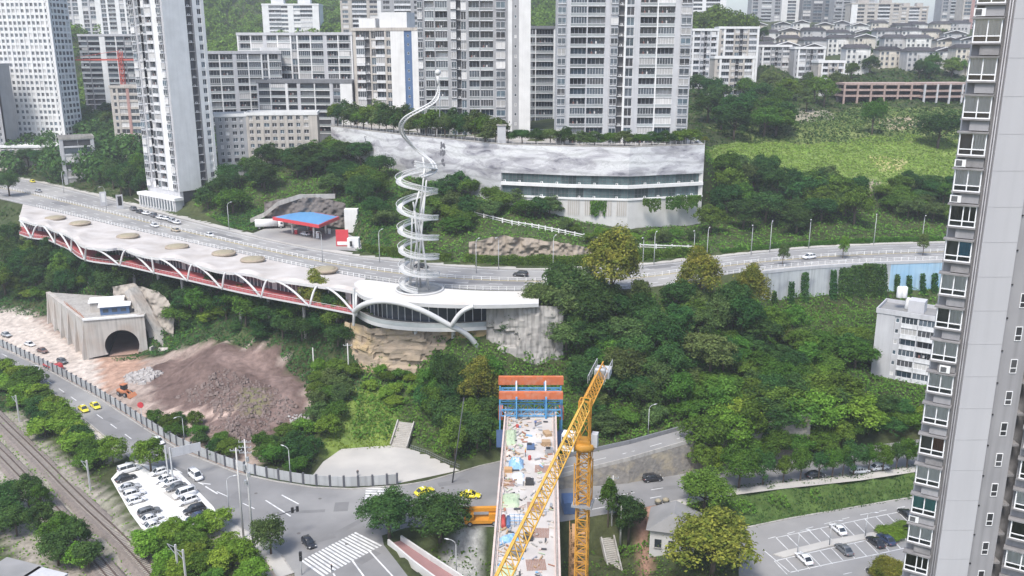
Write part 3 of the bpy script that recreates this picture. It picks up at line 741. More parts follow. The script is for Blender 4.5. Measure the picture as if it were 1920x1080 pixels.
def building(name, label, loc, rz, W, D, nf, fh, front, right=None, left=None, wall=W_GREY, slab=SLABM, join=False, skip=0, roof='flat', rec=1.45, seed=1, podium=0.0,
             cat='building', boxes=(), group=None, core=None, z0=0.0, rimm=None):
    root = thing(name, label, cat, loc, rz, group)
    b = MB(); H = z0 + nf * fh
    jn = MB() if join else None
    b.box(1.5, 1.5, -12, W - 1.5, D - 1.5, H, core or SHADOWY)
    # corner piers and closed sides
    if not left: b.box(0, .02, -12, 1.5, D, H, wall)
    if not right: b.box(W - 1.5, .02, -12, W, D, H, wall)
    b.box(1.5, D - 1.5, -12, W - 1.5, D, H, wall)
    if z0 > 0 or True: b.box(0.02, 0.02, -12, W - .02, 1.5, z0, wall)
    facade(root, b, (0, 0, 0), 0, W, front, nf, fh, z0, wall, slab, jn, skip, rec, seed)
    if right: facade(root, b, (W, 0, 0), math.pi / 2, D, right, nf, fh, z0, wall, slab, jn, skip, rec, seed + 1)
    if left: facade(root, b, (0, D, 0), -math.pi / 2, D, left, nf, fh, z0, wall, slab, jn, skip, rec, seed + 2)
    b.build('wall', root)
    r = MB(); pm_ = rimm or wall
    r.box(-.3, -.3, H, W + .3, D + .3, H + .35, pm_)
    for (x0, y0, x1, y1) in ((-.3, -.3, W + .3, 0), (-.3, D, W + .3, D + .3), (-.3, 0, 0, D), (W, 0, W + .3, D)): r.box(x0, y0, H + .35, x1, y1, H + 1.3, pm_)
    r.poly([(0, 0, H + .36), (W, 0, H + .36), (W, D, H + .36), (0, D, H + .36)], ROOFG)
    for (fx, fy, sx, sy, sz, mm) in boxes: r.box(W * fx, D * fy, H + .36, W * fx + sx, D * fy + sy, H + .36 + sz, mm or wall)
    r.build('roof', root)
    if jn: o = jn.build('windows', root); o['kind'] = 'stuff'
    return root
def between_px(pxl, pxr, py, d, z=None):
    a, b = Y(pxl, py, d), Y(pxr, py, d)
    return a, b

def place(pxl, pxr, d, ztop_py=None, dr=None, pyb=250):
    """left and right ends of a front: image columns and distances -> location, heading, width"""
    a = Y(pxl, pyb, d); b = Y(pxr, pyb, dr or d)
    return (a.x, a.y), math.atan2(b.y - a.y, b.x - a.x), math.hypot(b.x - a.x, b.y - a.y)
def top_z(py, d): return Y(960, py, d).z

# the two towers on the terrace above the mural wall
FT = 3.52
cA = [('v', 1.7), ('p', .8), ('b', 3.2), ('p', .35), ('b', 4.2), ('p', 1.2), ('v', 1.8), ('d', 1.6, '', W_DGREY), ('w', 1.8, 't'), ('p', .9), ('b', 3.6), ('p', .35), ('b', 4.4), ('p', 1.0), ('v', 3.2), ('p', .9), ('p', 1.4, 'f', W_WHITE), ('s', 2.4, '', W_GREY), ('p', 4.0, '', W_WHITE)]
loc, rz, W = place(788, 994, 364)
building('apartment_tower', 'tall grey tower behind the spiral sculpture with a white end strip', (*loc, 60), rz, W, 17, 20, FT * 1.07, cA, wall=W_GREY, seed=3, cat='tower')
cB = [('v', 2.6), ('p', 1.5), ('b', 5.0), ('p', .35), ('b', 5.4), ('p', 1.8), ('v', 2.3), ('d', 2.0, '', W_DGREY), ('p', .6, '', W_WHITE), ('w', 2.4, 't'), ('p', 1.9), ('b', 5.2), ('p', .4, '', W_WHITE), ('b', 5.2), ('p', 1.9), ('v', 3.2), ('p', .4)]
loc, rz, W = place(1043, 1288, 330)
building('apartment_tower', 'wide grey tower with paired white balconies above the windowed end of the mural wall', (*loc, 60), rz, W, 17, 20, FT, cB, wall=W_PALE, seed=5, cat='tower')
# mid-rise with the blue strip
cC = [('w', 1.2), ('b', 3.2, 's'), ('d', 2.0, '', W_BLUE), ('p', .5), ('w', 1.6, 't'), ('b', 3.4, 's'), ('p', .6), ('w', 1.6), ('p', 5.0, '', W_WHITE), ('p', 0.15, '', W_BLUE), ('s', 2.5, '', W_BLUE), ('p', .15, '', W_BLUE), ('p', 3.0, '', W_WHITE)]
loc, rz, W = place(669, 792, 414, None, 406)
building('apartment_block', 'beige block with a blue vertical strip and white rooftop boxes', (*loc, 61), rz, W, 16, 11, 3.75, cC, wall=W_BEIGE, seed=6, boxes=[(.06, .2, 8, 8, 5, W_WHITE), (.38, .15, 13, 10, 7.5, W_WHITE)], cat='apartment block')
# white framed slabs on the hill
cD = [('p', .4, '', W_WHITE), ('b', 3.4), ('p', .3, '', W_WHITE), ('b', 3.4), ('p', 1.1, '', W_PALE), ('b', 3.0), ('p', .3, '', W_WHITE), ('b', 3.4), ('p', .4, '', W_WHITE), ('w', 1.5, 't'), ('p', .4, '', W_WHITE), ('b', 3.4), ('p', .3, '', W_WHITE), ('b', 3.4), ('p', 1.1, '', W_PALE), ('b', 3.0), ('p', .3, '', W_WHITE), ('b', 3.4), ('p', .4, '', W_WHITE)]
loc, rz, W = place(458, 668, 452, None, 440)
zt = top_z(66, 446)
building('apartment_slab', 'long white framed slab with flat grey roof left of the beige block', (*loc, 58), rz, W, 14, 12, (zt - 58) / 12, cD, wall=W_GREY, slab=W_WHITE, seed=8, cat='apartment block', rimm=W_PALE, skip=4)
loc, rz, W = place(396, 536, 428, None, 440)
zt = top_z(101, 432)
building('apartment_slab', 'white framed slab right behind the tall narrow grey tower', (*loc, 56), rz, W, 14, 10, (zt - 56) / 10, cD[:12], wall=W_GREY, slab=W_WHITE, seed=9, cat='apartment block', rimm=W_PALE, boxes=[(.75, .1, 8, 8, 2.6, W_WHITE)])
cD3 = [('p', .5, '', W_PALE), ('b', 3.4, 'k'), ('p', .3, '', W_WHITE), ('b', 4.4, 'k'), ('p', .8, '', W_WHITE), ('b', 2.8, 'k'), ('p', 1.0, '', W_PALE), ('b', 4.2, 'k'), ('p', .3, '', W_WHITE), ('b', 4.4, 'k'), ('p', 1.0, '', W_PALE), ('w', 2.2), ('p', 3.6, '', W_WHITE)]
loc, rz, W = place(488, 664, 416, None, 412)
zt = top_z(156, 413)
building('apartment_slab', 'low glassy slab with a blank white end wall beside the terrace', (*loc, 57), rz, W, 14, 7, (zt - 57) / 7, cD3, wall=W_DGREY, slab=W_WHITE, seed=10, cat='apartment block', rimm=W_DGREY)
# old grey block in front of them
cE = [('p', .8), ('w', 1.4), ('p', .9), ('w', 1.2), ('p', 1.1), ('w', 1.6), ('p', .8), ('w', 1.4), ('p', .9), ('w', 1.2), ('p', 1.1), ('w', 1.6), ('p', 1.0), ('w', 1.2), ('p', 1.0), ('w', 1.5), ('p', 2.6)]
loc, rz, W = place(462, 596, 384, None, 388)
zt = top_z(216, 386)
building('old_apartment_block', 'weathered beige block with small windows and a pale flat roof', (*loc, 44), rz, W, 12, 8, (zt - 44) / 8, cE, wall=W_BEIGE, seed=11, cat='apartment block', rimm=W_WHITE, skip=2)
loc, rz, W = place(405, 463, 380, None, 384)
zt = top_z(219, 382)
building('old_apartment_block', 'small weathered grey block tucked behind the tall narrow tower', (*loc, 44), rz, W, 12, 8, (zt - 44) / 8, cE[:9], wall=W_GREY, seed=12, cat='apartment block', rimm=W_WHITE, skip=2)
# slab seen between the two terrace towers
loc, rz, W = place(992, 1050, 425)
zt = top_z(54, 425)
building('apartment_slab', 'white framed slab glimpsed between the two terrace towers', (*loc, 60), rz, W, 14, 12, (zt - 60) / 12, [('b', 2), ('p', .25, '', W_WHITE), ('b', 6), ('p', .6, '', W_WHITE), ('w', 2)], wall=W_DGREY, slab=W_WHITE, seed=13, cat='apartment block', rimm=W_DGREY)

# tall narrow grey tower on the upper road
A = Vector((-154.0, 374.5)); Bc = Vector((-134.8, 359)); d1 = (Bc - A); W = d1.length
cF = [('p', .5), ('v', 2.2), ('p', .5), ('w', 2.2, 't'), ('d', 1.7, '', W_DGREY), ('w', 1.6, 't'), ('p', .4), ('b', 3.4, 's'), ('p', 1.2), ('w', 2.0, 'e'), ('p', .8)]
cF = [('p', .6, '', W_PALE), ('v', 2.4), ('p', .8), ('w', 1.6, 't'), ('d', 1.9, '', W_DGREY), ('w', 2.0, 't'), ('p', .4), ('b', 3.6, 's'), ('p', .6), ('p', 3.2, '', W_WHITE), ('v', 2.2), ('p', .9)]
cFr = [('p', 8.6, '', W_WHITE), ('d', 2.4, '', W_DGREY), ('p', .3, '', W_DGREY), ('p', 1.6, '', W_WHITE), ('w', 1.6, '', W_WHITE), ('p', 1.2, '', W_WHITE)]
tw = building('apartment_tower', 'tall narrow grey tower with a blank white side standing on the upper road', (A.x, A.y, 31), math.atan2(d1.y, d1.x), W, 18.2, 28, 3.42, cF, right=cFr, wall=W_PALE, seed=14, cat='tower', z0=7.5)
m = MB()   # shop storey
m.box(-2, -3, -1, W + 1, .0, 4.2, W_PALE); m.box(-2.6, -3.6, 4.2, W + 1.6, .5, 5.4, W_WHITE)
for i in range(12): m.box(-1 + i * W / 11.5, -3.12, .2, -1 + i * W / 11.5 + 1.7, -3.004, 3.3, GLASS)
for i in range(13): m.box(-1.5 + i * W / 11.5, -3.5, 0, -1.5 + i * W / 11.5 + .5, -3.13, 4.2, W_WHITE)
m.build('shop_storey', tw)
# white gridded tower
cG = [('p', 3.0, '', W_WHITE)]
for i in range(13): cG += [('w', 1.55, 'h'), ('p', .85 if i % 4 != 3 else 1.2, '', W_WHITE)]
loc, rz, W = place(2, 122, 505, None, 500)
building('apartment_tower', 'white gridded tower at the far end of the upper road', (*loc, 43), rz, W, 17, 28, 3.15, cG, right=[('p', .3)] + [('w', 1.8, 'k'), ('p', .5)] * 5, wall=W_WHITE, slab=W_WHITE, seed=15, cat='tower', core=W_PALE, z0=0)
m = MB(); a = Y(-30, 300, 508)
pod = thing('podium_building', 'beige two storey podium under the white gridded tower', 'building', (a.x, 478, 36))
m.box(0, 0, -6, 68, 22, 7.5, W_BEIGE); m.box(-.5, -.5, 7.5, 68.5, 22, 8.6, W_WHITE); m.build('wall', pod)
for i in range(15):
    u = MB(); u.box(0, -.12, 0, 2.6, -.003, 2.2, GLASS); u.box(-.15, -.2, 2.2, 2.75, -.003, 2.45, W_WHITE)
    if i == 0: wme = u.mesh('window')
    O('window', wme, pod, (2 + i * 4.3, 0, 4.2))
# grey flank further left
loc, rz, W = place(-60, 8, 480)
building('apartment_tower', 'grey tower cut off beside the white gridded tower', (*loc, 36), rz, W, 14, 16, 3.1, [('w', 1.4), ('p', .6)] * 8, wall=W_GREY, seed=16, cat='tower')
# behind: glassy slab and red-brown block
loc, rz, W = place(168, 268, 560)
zt = top_z(68, 560)
building('apartment_slab', 'bluish slab with a white vertical strip behind the wooded gap', (*loc, 58), rz, W, 14, 14, (zt - 58) / 14, [('b', 3, 'k'), ('p', .4), ('b', 4, 'k'), ('p', 2.0, '', W_WHITE), ('b', 3.6, 'k'), ('p', .4, '', W_WHITE), ('b', 2.6, 'k'), ('p', .4), ('b', 3, 'k')], wall=W_DGREY, slab=W_PALE, seed=17, cat='apartment block', rimm=W_PALE, skip=3)
loc, rz, W = place(215, 285, 470)
zt = top_z(165, 470)
building('apartment_block', 'reddish block beside the tall narrow tower', (*loc, 44), rz, W, 13, 9, (zt - 44) / 9, [('w', 1.6), ('p', .6), ('w', 2.2), ('p', .8, '', W_RED), ('w', 2.6), ('p', .6), ('w', 2.0)], wall=W_BEIGE, seed=18, cat='apartment block', core=W_RED, slab=W_WHITE)
# hazy towers behind
for pa, pb, dd, pyt, cols, wl, lb in [
    (128, 192, 760, -60, [('w', 2, 't'), ('p', .7, '', W_PALE), ('w', 2, 't'), ('p', 1.6, '', W_WHITE)] * 2, W_PALE, 'pale blue tower rising behind the white gridded tower'),
    (190, 258, 720, -60, [('p', 1, '', W_WHITE), ('w', 2, 't'), ('p', .8, '', W_WHITE), ('b', 3), ('p', .6, '', W_WHITE)] * 2, W_PALE, 'white striped tower rising above the bluish slab'),
    (494, 600, 720, 10, [('p', 1.6, '', W_WHITE), ('b', 3, 's'), ('w', 1.6), ('p', 1.4, '', W_WHITE), ('w', 1.6), ('b', 3, 's'), ('p', 1.6, '', W_WHITE)], W_WHITE, 'white mid-rise with twin roof boxes against the wooded hill'),
    (640, 720, 660, 0, [('w', 1.6), ('p', .8), ('b', 3, 's'), ('p', .6), ('w', 1.6), ('p', 1.2, '', W_WHITE)], W_BEIGE, 'beige mid-rise above the roof of the blue stripe block'),
    (716, 800, 620, -20, [('w', 1.6), ('p', .8), ('b', 3, 's'), ('p', .6), ('w', 1.6), ('p', .6)], W_GREY, 'grey block peeping out left of the first terrace tower'),
    (1290, 1358, 760, -10, [('p', .8, '', W_WHITE), ('w', 2), ('p', .8, '', W_WHITE), ('b', 3, 's'), ('p', 1.2, '', W_WHITE)], W_WHITE, 'white tower over the wooded knoll beside the sky gap'),
    (1406, 1462, 950, -60, [('w', 2, 't'), ('p', 1), ('b', 3), ('p', 1), ('w', 2, 't')], W_GREY, 'hazy grey tower right beside the sky gap'),
    (1462, 1500, 1010, -60, [('p', 1.4, '', W_WHITE), ('w', 2, 't'), ('p', 1.4, '', W_WHITE)], W_WHITE, 'slim white hazy tower in the skyline row'),
    (1500, 1560, 1000, -60, [('w', 2, 't'), ('p', .6), ('w', 2, 't'), ('p', .6), ('w', 2, 't')], W_DGREY, 'dark bluish hazy tower in the skyline row'),
    (1560, 1592, 960, -60, [('b', 3), ('p', .5), ('b', 3)], W_GREY, 'hazy banded tower beside the dark bluish one'),
    (1592, 1684, 900, 8, [('p', 1.6, '', W_WHITE), ('w', 1.8), ('p', .8), ('w', 1.8), ('p', .8), ('b', 3, 's'), ('p', .8), ('w', 1.8)], W_BEIGE, 'broad beige mid-rise in the skyline row'),
    (1684, 1736, 930, 14, [('w', 1.8), ('p', .8), ('b', 3, 's'), ('p', .8), ('w', 1.8)], W_BEIGE, 'smaller beige mid-rise in the skyline row'),
    (1760, 1800, 960, -60, [('w', 2, 't'), ('p', .8), ('b', 3), ('p', .8)], W_GREY, 'grey skyline tower nearest the bay window tower'),
    (1800, 1850, 900, -60, [('w', 2, 't'), ('p', .8, '', W_RED), ('b', 3), ('p', .8)], W_BEIGE, 'pinkish skyline tower partly hidden by the bay window tower'),
    (1590, 1640, 1200, -20, [('w', 2, 't'), ('p', 1)] * 3, W_PALE, 'palest far tower behind the broad beige mid-rise')]:
    loc, rz, W = place(pa, pb, dd, None, None, 60)
    zt = top_z(pyt, dd); zb = 85 if pa > 300 else 55
    n = max(4, round((zt - zb) / 3.3))
    building('apartment_tower', lb, (*loc, zb), rz, W, 16, n, (zt - zb) / n, cols, wall=wl, seed=pa, join=True, cat='tower', slab=SLABM, boxes=[(.15, .2, W * .22, 6, 4, None), (.62, .2, W * .22, 6, 4, None)])
# mid-rises on the right hillside
for pa, pb, dd, pyt, zb, lb in [(1290, 1345, 520, 58, 66, 'grey mid-rise on the slope just right of the wide terrace tower'), (1345, 1420, 540, 54, 70, 'beige flat roofed mid-rise on the right hillside'), (1340, 1415, 470, 110, 58, 'lower cream mid-rise among the hillside trees'), (1535, 1585, 500, 118, 66, 'slim cream block at the edge of the villa rows'), (1420, 1482, 560, 88, 74, 'grey old mid-rise behind the pale green trees, farther from the parking deck'), (1488, 1546, 550, 92, 74, 'grey old mid-rise behind the pale green trees, nearer the parking deck')]:
    loc, rz, W = place(pa, pb, dd, None, None, 120); zt = top_z(pyt, dd); n = max(4, round((zt - zb) / 3.2))
    building('apartment_block', lb, (*loc, zb), rz, W, 12, n, (zt - zb) / n, [('w', 1.6), ('p', .7, '', W_WHITE), ('b', 2.6, 's'), ('p', .5), ('w', 1.4), ('d', 1.2, '', W_DGREY), ('w', 1.4), ('p', .5), ('b', 2.6, 's'), ('p', .7, '', W_WHITE)], wall=W_BEIGE if pa not in (1290, 1420, 1488) else W_PALE if pa == 1290 else W_GREY, seed=pa, cat='apartment block', rimm=W_WHITE)
# ------------------------------------------------------------ foreground tower with bay windows
T_LIGHT = pm('tower_light_grey', (0.44, 0.435, 0.445), (0.405, 0.40, 0.41), 0.12, 0.85, streak=0.06); T_JOINT = pm('tower_joint', (0.35, 0.345, 0.35), (0.32, 0.315, 0.32), 1, .9)
T_MID = pm('tower_mid_grey', (0.31, 0.305, 0.312), (0.27, 0.265, 0.272), 0.3, 0.85, streak=0.25)
T_LEDGE = pm('tower_ledge', (0.27, 0.26, 0.26), (0.16, 0.155, 0.155), 1.1, 0.9, bump=0.1)
PIPE = pm('downpipe', (0.40, 0.39, 0.40), (0.30, 0.29, 0.30), 1, 0.5)
zb = 47.4
p0, p1 = Z(1696, 1061, zb), Z(1737.5, 1072.5, zb)
ua = Vector((p1.x - p0.x, p1.y - p0.y, 0)); WA = ua.length + 0.1; ua.normalize(); angA = math.atan2(ua.y, ua.x)
na = Vector((ua.y, -ua.x, 0))
rt = thing('apartment_tower', 'grey foreground tower with stacked white bay windows', 'tower', (p0.x, p0.y, -15), 0)
M0 = Matrix.Rotation(angA, 4, 'Z')
def rl(v): return M0 @ Vector(v)
FH = 3.0
def bay(var, w=WA):
    """window box: sill 0, height 1.85, local x along the wall, -y outwards"""
    h, o, f = 1.82, 0.62, 0.085
    a = MB()
    for x in (0, w / 2 - f / 2, w - f): a.box(x, -o, 0, x + f, -o + f, h, FRAME)
    for z in (0, .46, h - f): a.box(f, -o + .004, z, w - f, -o + f - .004, z + f, FRAME)
    for x in (0, w - f):
        for z in (0, .46, h - f): a.box(x + .004, -o + f, z, x + f - .004, 0, z + f, FRAME)
    if var % 5 == 3: a.box(w * .72, -o + .01, .55, w * .72 + .07, -o + f - .01, h - f, FRAME)
    g = MB()
    y = -o + .05
    g.poly([(0, y, 0), (w, y, 0), (w, y, h), (0, y, h)], GLT)
    g.poly([(.04, 0, 0), (.04, y, 0), (.04, y, h), (.04, 0, h)], GLT)
    c = MB(); cm = [CURTW, CURTW, CURTT, DARK, CURTB, CURTW, CURTW, CURTS][var % 8]
    n = 14; ys = [-o + .13 + .04 * math.sin(i * 2.2) for i in range(n + 1)]
    x0, x1 = (0.05, w - .05) if var % 3 != 1 else (w * .5, w - .05)
    c.strip([(x0 + (x1 - x0) * i / n, ys[i], .52) for i in range(n + 1)], [(x0 + (x1 - x0) * i / n, ys[i], h - .05) for i in range(n + 1)], cm)
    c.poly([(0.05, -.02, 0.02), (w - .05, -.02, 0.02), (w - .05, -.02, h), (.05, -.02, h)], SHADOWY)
    l = MB()
    l.box(-.1, -o - .1, -.14, w + .06, 0, 0, T_LEDGE); l2 = MB(); l2.box(-.22, -o - .22, h, w + .1, 0, h + .13, T_LEDGE)
    return a, g, c, l, l2
def glt():
    m = bpy.data.materials.new('clear_window_glass'); m.use_nodes = True
    N = m.node_tree.nodes; L = m.node_tree.links; N.remove(N['Principled BSDF']); o = N['Material Output']
    t = N.new('ShaderNodeBsdfTransparent'); t.inputs[0].default_value = (0.95, 0.97, 0.97, 1); g = N.new('ShaderNodeBsdfGlossy'); g.inputs['Roughness'].default_value = 0.03
    f = N.new('ShaderNodeFresnel'); f.inputs[0].default_value = 1.5; a = N.new('ShaderNodeMath'); a.operation = 'ADD'; a.inputs[1].default_value = 0.07
    x = N.new('ShaderNodeMixShader'); L.new(f.outputs[0], a.inputs[0]); L.new(a.outputs[0], x.inputs[0]); L.new(t.outputs[0], x.inputs[1]); L.new(g.outputs[0], x.inputs[2]); L.new(x.outputs[0], o.inputs[0])
    return m
GLT = glt()
CURTW = pm('curtain_pale', (0.80, 0.79, 0.77), (0.62, 0.61, 0.60), 2.2, 0.9, stretch=(1, 1, .05)); CURTS = pm('curtain_blue', (0.10, 0.26, 0.38), (0.07, 0.2, 0.3), 1.4, 0.9, stretch=(1, 1, .1))
BAYS = []; BN = ('frame', 'pane', 'curtain', 'sill', 'hood')
for v in range(8):
    BAYS.append([x.mesh(n) for x, n in zip(bay(v), BN)])
def acunit():
    m = MB(); m.box(0, 0, 0, .85, .34, .6, WHITE); m.cbox(.34, -.006, .3, .46, .02, .46, DARK)
    for i in range(4): m.box(.14, -.03, .12 + i * .1, .54, -.017, .14 + i * .1, STEEL)
    return m.mesh('air_conditioner')
ACM = acunit()
bodyA = MB(); tmp = MB()
zlo, zhi = -15 - 15, 150
base = -15
# local z = world z + 15
tmp.box(-.0, .0, -4, WA + .02, 5, 165, T_MID)
seq = [6, 4, 0, 0, 3, 4, 0, 1, 5, 2, 6, 0, 7, 6, 4, 1, 2, 0, 3, 6, 5, 0, 1, 6, 0, 2, 4, 6, 0, 3]
kk = 0
rr = random.Random(5)
vk = {0: 6, 1: 0, 2: 0, 3: 0}
for k in range(-6, 26):
    z = zb + k * FH
    if z < 30 or z > 128: continue
    v = [6, 0, 5, 2, 0, 3, 6, 2, 0, 4, 0, 6, 0, 1, 5, 7, 3, 6, 1, 0][kk % 20]; kk += 1
    bw = O('bay_window', None, rt); bw.location = rl((0, 0, z + 15)); bw.rotation_euler = (0, 0, angA)
    for me, nm in zip(BAYS[v], BN): O(nm, me, bw)
    tmp.box(.62, -.5, z + 15 + 2.03, WA, -.001, z + 15 + 2.86, T_LEDGE if kk % 3 == 0 else T_MID)
    if rr.random() < .22:
        ac = O('air_conditioner', ACM, rt); ac.location = rl((-.12 if kk % 4 else .8, -.62 if kk % 4 else -.87, z + 15 + 2.03)); ac.rotation_euler = (0, 0, angA)
merge(bodyA, tmp, M0)
# pipes, broad pale wall, slot wall, second stack
def loc2(px, py, z): q = Z(px, py, z); return Vector((q.x - p0.x, q.y - p0.y))
cL = loc2(1752, 1080, 46.2); cR = loc2(1806, 1080, 46.2); cR.y = cL.y
dR = loc2(1857, 1080, 46.2)
yC = rl((WA, 0, 0)).y - 0.35
bodyA.box(rl((WA, 0, 0)).x - .02, yC + .5, -4, cL.x + .4, yC + 4, 165, T_MID)
wc = MB(); sc = yC / cL.y if abs(cL.y) > 1e-6 else 1
xL = rl((WA, 0, 0)).x + .42
xR = xL + 2.95
wc.box(xL, yC - .3, -4, xR, yC + 6, 165, T_LIGHT)
for k in range(0, 40): wc.box(xL + .01, yC - .312, k * 3.0 + 52.2, xR - .01, yC - .3, k * 3.0 + 52.24, T_JOINT)
wc.build('wall', rt)
for i, dx in enumerate((.1, .26)):
    m = MB(); x = rl((WA, 0, 0)).x + dx; m.tube([(x, yC - .05 - i * .1, -4), (x, yC - .05 - i * .1, 165)], .06, PIPE, 8); m.build('downpipe', rt)
xD = xR + 2.65
bodyA.box(xR, yC + .35, -4, xD, yC + 6, 165, T_MID)  # slot wall darker than the broad one: recess shading put into its grey
sw = MB(); sw.box(0, -.06, 0, .6, .0, .05, FRAME); sw.box(0, -.06, 1.25, .6, .0, 1.3, FRAME); sw.box(0, -.06, .05, .05, .0, 1.25, FRAME); sw.box(.55, -.06, .05, .6, .0, 1.25, FRAME); sw.box(.05, -.05, .45, .55, -.01, .52, FRAME)
sw.poly([(.05, -.02, .05), (.55, -.02, .05), (.55, -.02, 1.25), (.05, -.02, 1.25)], DARK); swm = sw.mesh('window')
for k in range(0, 24):
    z = 33 + k * FH + 1.3
    O('window', swm, rt, (xR + 1.35, yC + .35, z + 15))
    m = MB(); m.cbox(xR + .45, yC + .3, z + 15 + 2.1, .12, .1, .12, DARK); m.build('vent_pipe', rt)
# recess and second bay stack
bodyA.box(xD, yC + 1.6, -4, xD + 7, yC + 6, 165, T_LEDGE)
eO = Vector((xD + .75, yC + .25, 0)); M2 = Matrix.Translation(eO) @ Matrix.Rotation(angA, 4, 'Z')
tmp = MB(); tmp.box(0, 0, -4, 2.8, 3, 165, T_MID); merge(bodyA, tmp, M2)
for k in range(-5, 12):
    z = zb - 1.9 + k * FH
    if z < 30: continue
    v = [2, 0, 3, 6, 1][k % 5]
    bw = O('bay_window', None, rt); bw.location = M2 @ Vector((0.2, 0, z + 15)); bw.rotation_euler = (0, 0, angA); bw.scale = (1.25, 1, 1)
    for me, nm in zip(BAYS[v], BN): O(nm, me, bw)
    m = MB(); m.box(xD + .02, yC + .5, z + 15 - .3, xD + .72, yC + 1.6, z + 15 - .1, T_LEDGE); m.build('ledge', rt)
bodyA.build('wall', rt)
# ------------------------------------------------------------ mural wall building
def muralmat():
    m = bpy.data.materials.new('ink_landscape_mural'); m.use_nodes = True
    N = m.node_tree.nodes; L = m.node_tree.links; b = N['Principled BSDF']; b.inputs['Roughness'].default_value = 0.8
    g = N.new('ShaderNodeNewGeometry'); mp = N.new('ShaderNodeMapping'); mp.inputs['Scale'].default_value = (0.05, 0.05, 0.15)
    L.new(g.outputs['Position'], mp.inputs['Vector'])
    n1 = N.new('ShaderNodeTexNoise'); n1.inputs['Scale'].default_value = 1.6; n1.inputs['Detail'].default_value = 10; n1.inputs['Distortion'].default_value = .5; n1.inputs['Roughness'].default_value = .62
    L.new(mp.outputs[0], n1.inputs['Vector'])
    r1 = N.new('ShaderNodeValToRGB'); e = r1.color_ramp.elements
    e[0].position = .33; e[0].color = (0.20, 0.195, 0.225, 1); e[1].position = .56; e[1].color = (0.66, 0.66, 0.66, 1)
    x = e.new(.45); x.color = (0.50, 0.49, 0.51, 1)
    L.new(n1.outputs['Fac'], r1.inputs[0])
    mp2 = N.new('ShaderNodeMapping'); mp2.inputs['Scale'].default_value = (0.04, 0.04, 0.10); L.new(g.outputs['Position'], mp2.inputs['Vector'])
    wv = N.new('ShaderNodeTexWave'); wv.bands_direction = 'Z'; wv.inputs['Scale'].default_value = .9; wv.inputs['Distortion'].default_value = 6; wv.inputs['Detail'].default_value = 4; wv.inputs['Detail Scale'].default_value = 1.6
    L.new(mp2.outputs[0], wv.inputs['Vector'])
    r2 = N.new('ShaderNodeMapRange'); r2.inputs[1].default_value = .0; r2.inputs[2].default_value = .35; r2.inputs[3].default_value = .78; r2.inputs[4].default_value = 1.0
    L.new(wv.outputs['Fac'], r2.inputs[0])
    h = N.new('ShaderNodeMix'); h.data_type = 'RGBA'; h.blend_type = 'MULTIPLY'; h.inputs[0].default_value = 1
    L.new(r1.outputs[0], h.inputs[6]); L.new(r2.outputs[0], h.inputs[7])
    sx = N.new('ShaderNodeSeparateXYZ'); L.new(g.outputs['Position'], sx.inputs[0])      # the painted river of ink along the foot of the picture
    n4 = N.new('ShaderNodeTexNoise'); n4.inputs['Scale'].default_value = .05; n4.inputs['Detail'].default_value = 6; L.new(g.outputs['Position'], n4.inputs['Vector'])
    ad = N.new('ShaderNodeMath'); ad.operation = 'MULTIPLY_ADD'; ad.inputs[1].default_value = 26; L.new(n4.outputs['Fac'], ad.inputs[0]); L.new(sx.outputs[2], ad.inputs[2])
    r4 = N.new('ShaderNodeMapRange'); r4.inputs[1].default_value = 58; r4.inputs[2].default_value = 67; r4.inputs[3].default_value = .62; r4.inputs[4].default_value = 1; L.new(ad.outputs[0], r4.inputs[0])
    m7 = N.new('ShaderNodeMath'); m7.operation = 'MULTIPLY'; m7.inputs[1].default_value = 9; L.new(n1.outputs['Fac'], m7.inputs[0])     # brushed contour strokes
    f7 = N.new('ShaderNodeMath'); f7.operation = 'FRACT'; L.new(m7.outputs[0], f7.inputs[0])
    r7 = N.new('ShaderNodeMapRange'); r7.inputs[1].default_value = .0; r7.inputs[2].default_value = .3; r7.inputs[3].default_value = .72; r7.inputs[4].default_value = 1; L.new(f7.outputs[0], r7.inputs[0])
    h7 = N.new('ShaderNodeMix'); h7.data_type = 'RGBA'; h7.blend_type = 'MULTIPLY'; h7.inputs[0].default_value = 1; L.new(h.outputs[2], h7.inputs[6]); L.new(r7.outputs[0], h7.inputs[7]); h = h7
    h4 = N.new('ShaderNodeMix'); h4.data_type = 'RGBA'; h4.blend_type = 'MULTIPLY'; h4.inputs[0].default_value = 1; L.new(h.outputs[2], h4.inputs[6]); L.new(r4.outputs[0], h4.inputs[7]); L.new(h4.outputs[2], b.inputs['Base Color'])
    return m
MURAL = muralmat()
mw = thing('mural_building', 'long white wall building painted with an ink landscape below the towers', 'building', (0, 0, 0))
def zAt(py, px=1180, d=312): return Y(px, py, d).z
zb1t, zb1b, zs, zb2b = zAt(331), zAt(348), zAt(354), zAt(373)
wt = WALL_TOP
def segwall(m, a, b, z0, z1, th, mat, off=0.0):
    d = (b - a); d.z = 0; d.normalize(); n = Vector((d.y, -d.x, 0))
    q = [a + n * off, b + n * off, b + n * (off - th), a + n * (off - th)]
    m.prism([(p.x, p.y) for p in q], z0, z1, mat)
m = MB()
for i in range(2): segwall(m, wt[i], wt[i + 1], WALL_BASE_Z[i + 1] - 12, 61.5, 3, MURAL)
for i in range(2, 5): segwall(m, wt[i], wt[i + 1], zb1t, 61.5, 3, MURAL)
m.build('mural', mw)
m = MB()
for i in range(2, 5):
    segwall(m, wt[i], wt[i + 1], zb1b, zs, 3, W_WHITE, .35); segwall(m, wt[i], wt[i + 1], zb2b - .6, zb2b, 3, W_WHITE, .35)
    segwall(m, wt[i], wt[i + 1], 20, zb2b - .6, 3, OFFWHITE)
    segwall(m, wt[i], wt[i + 1], zb2b, zb1t, .4, SHADOWY, -1.4)
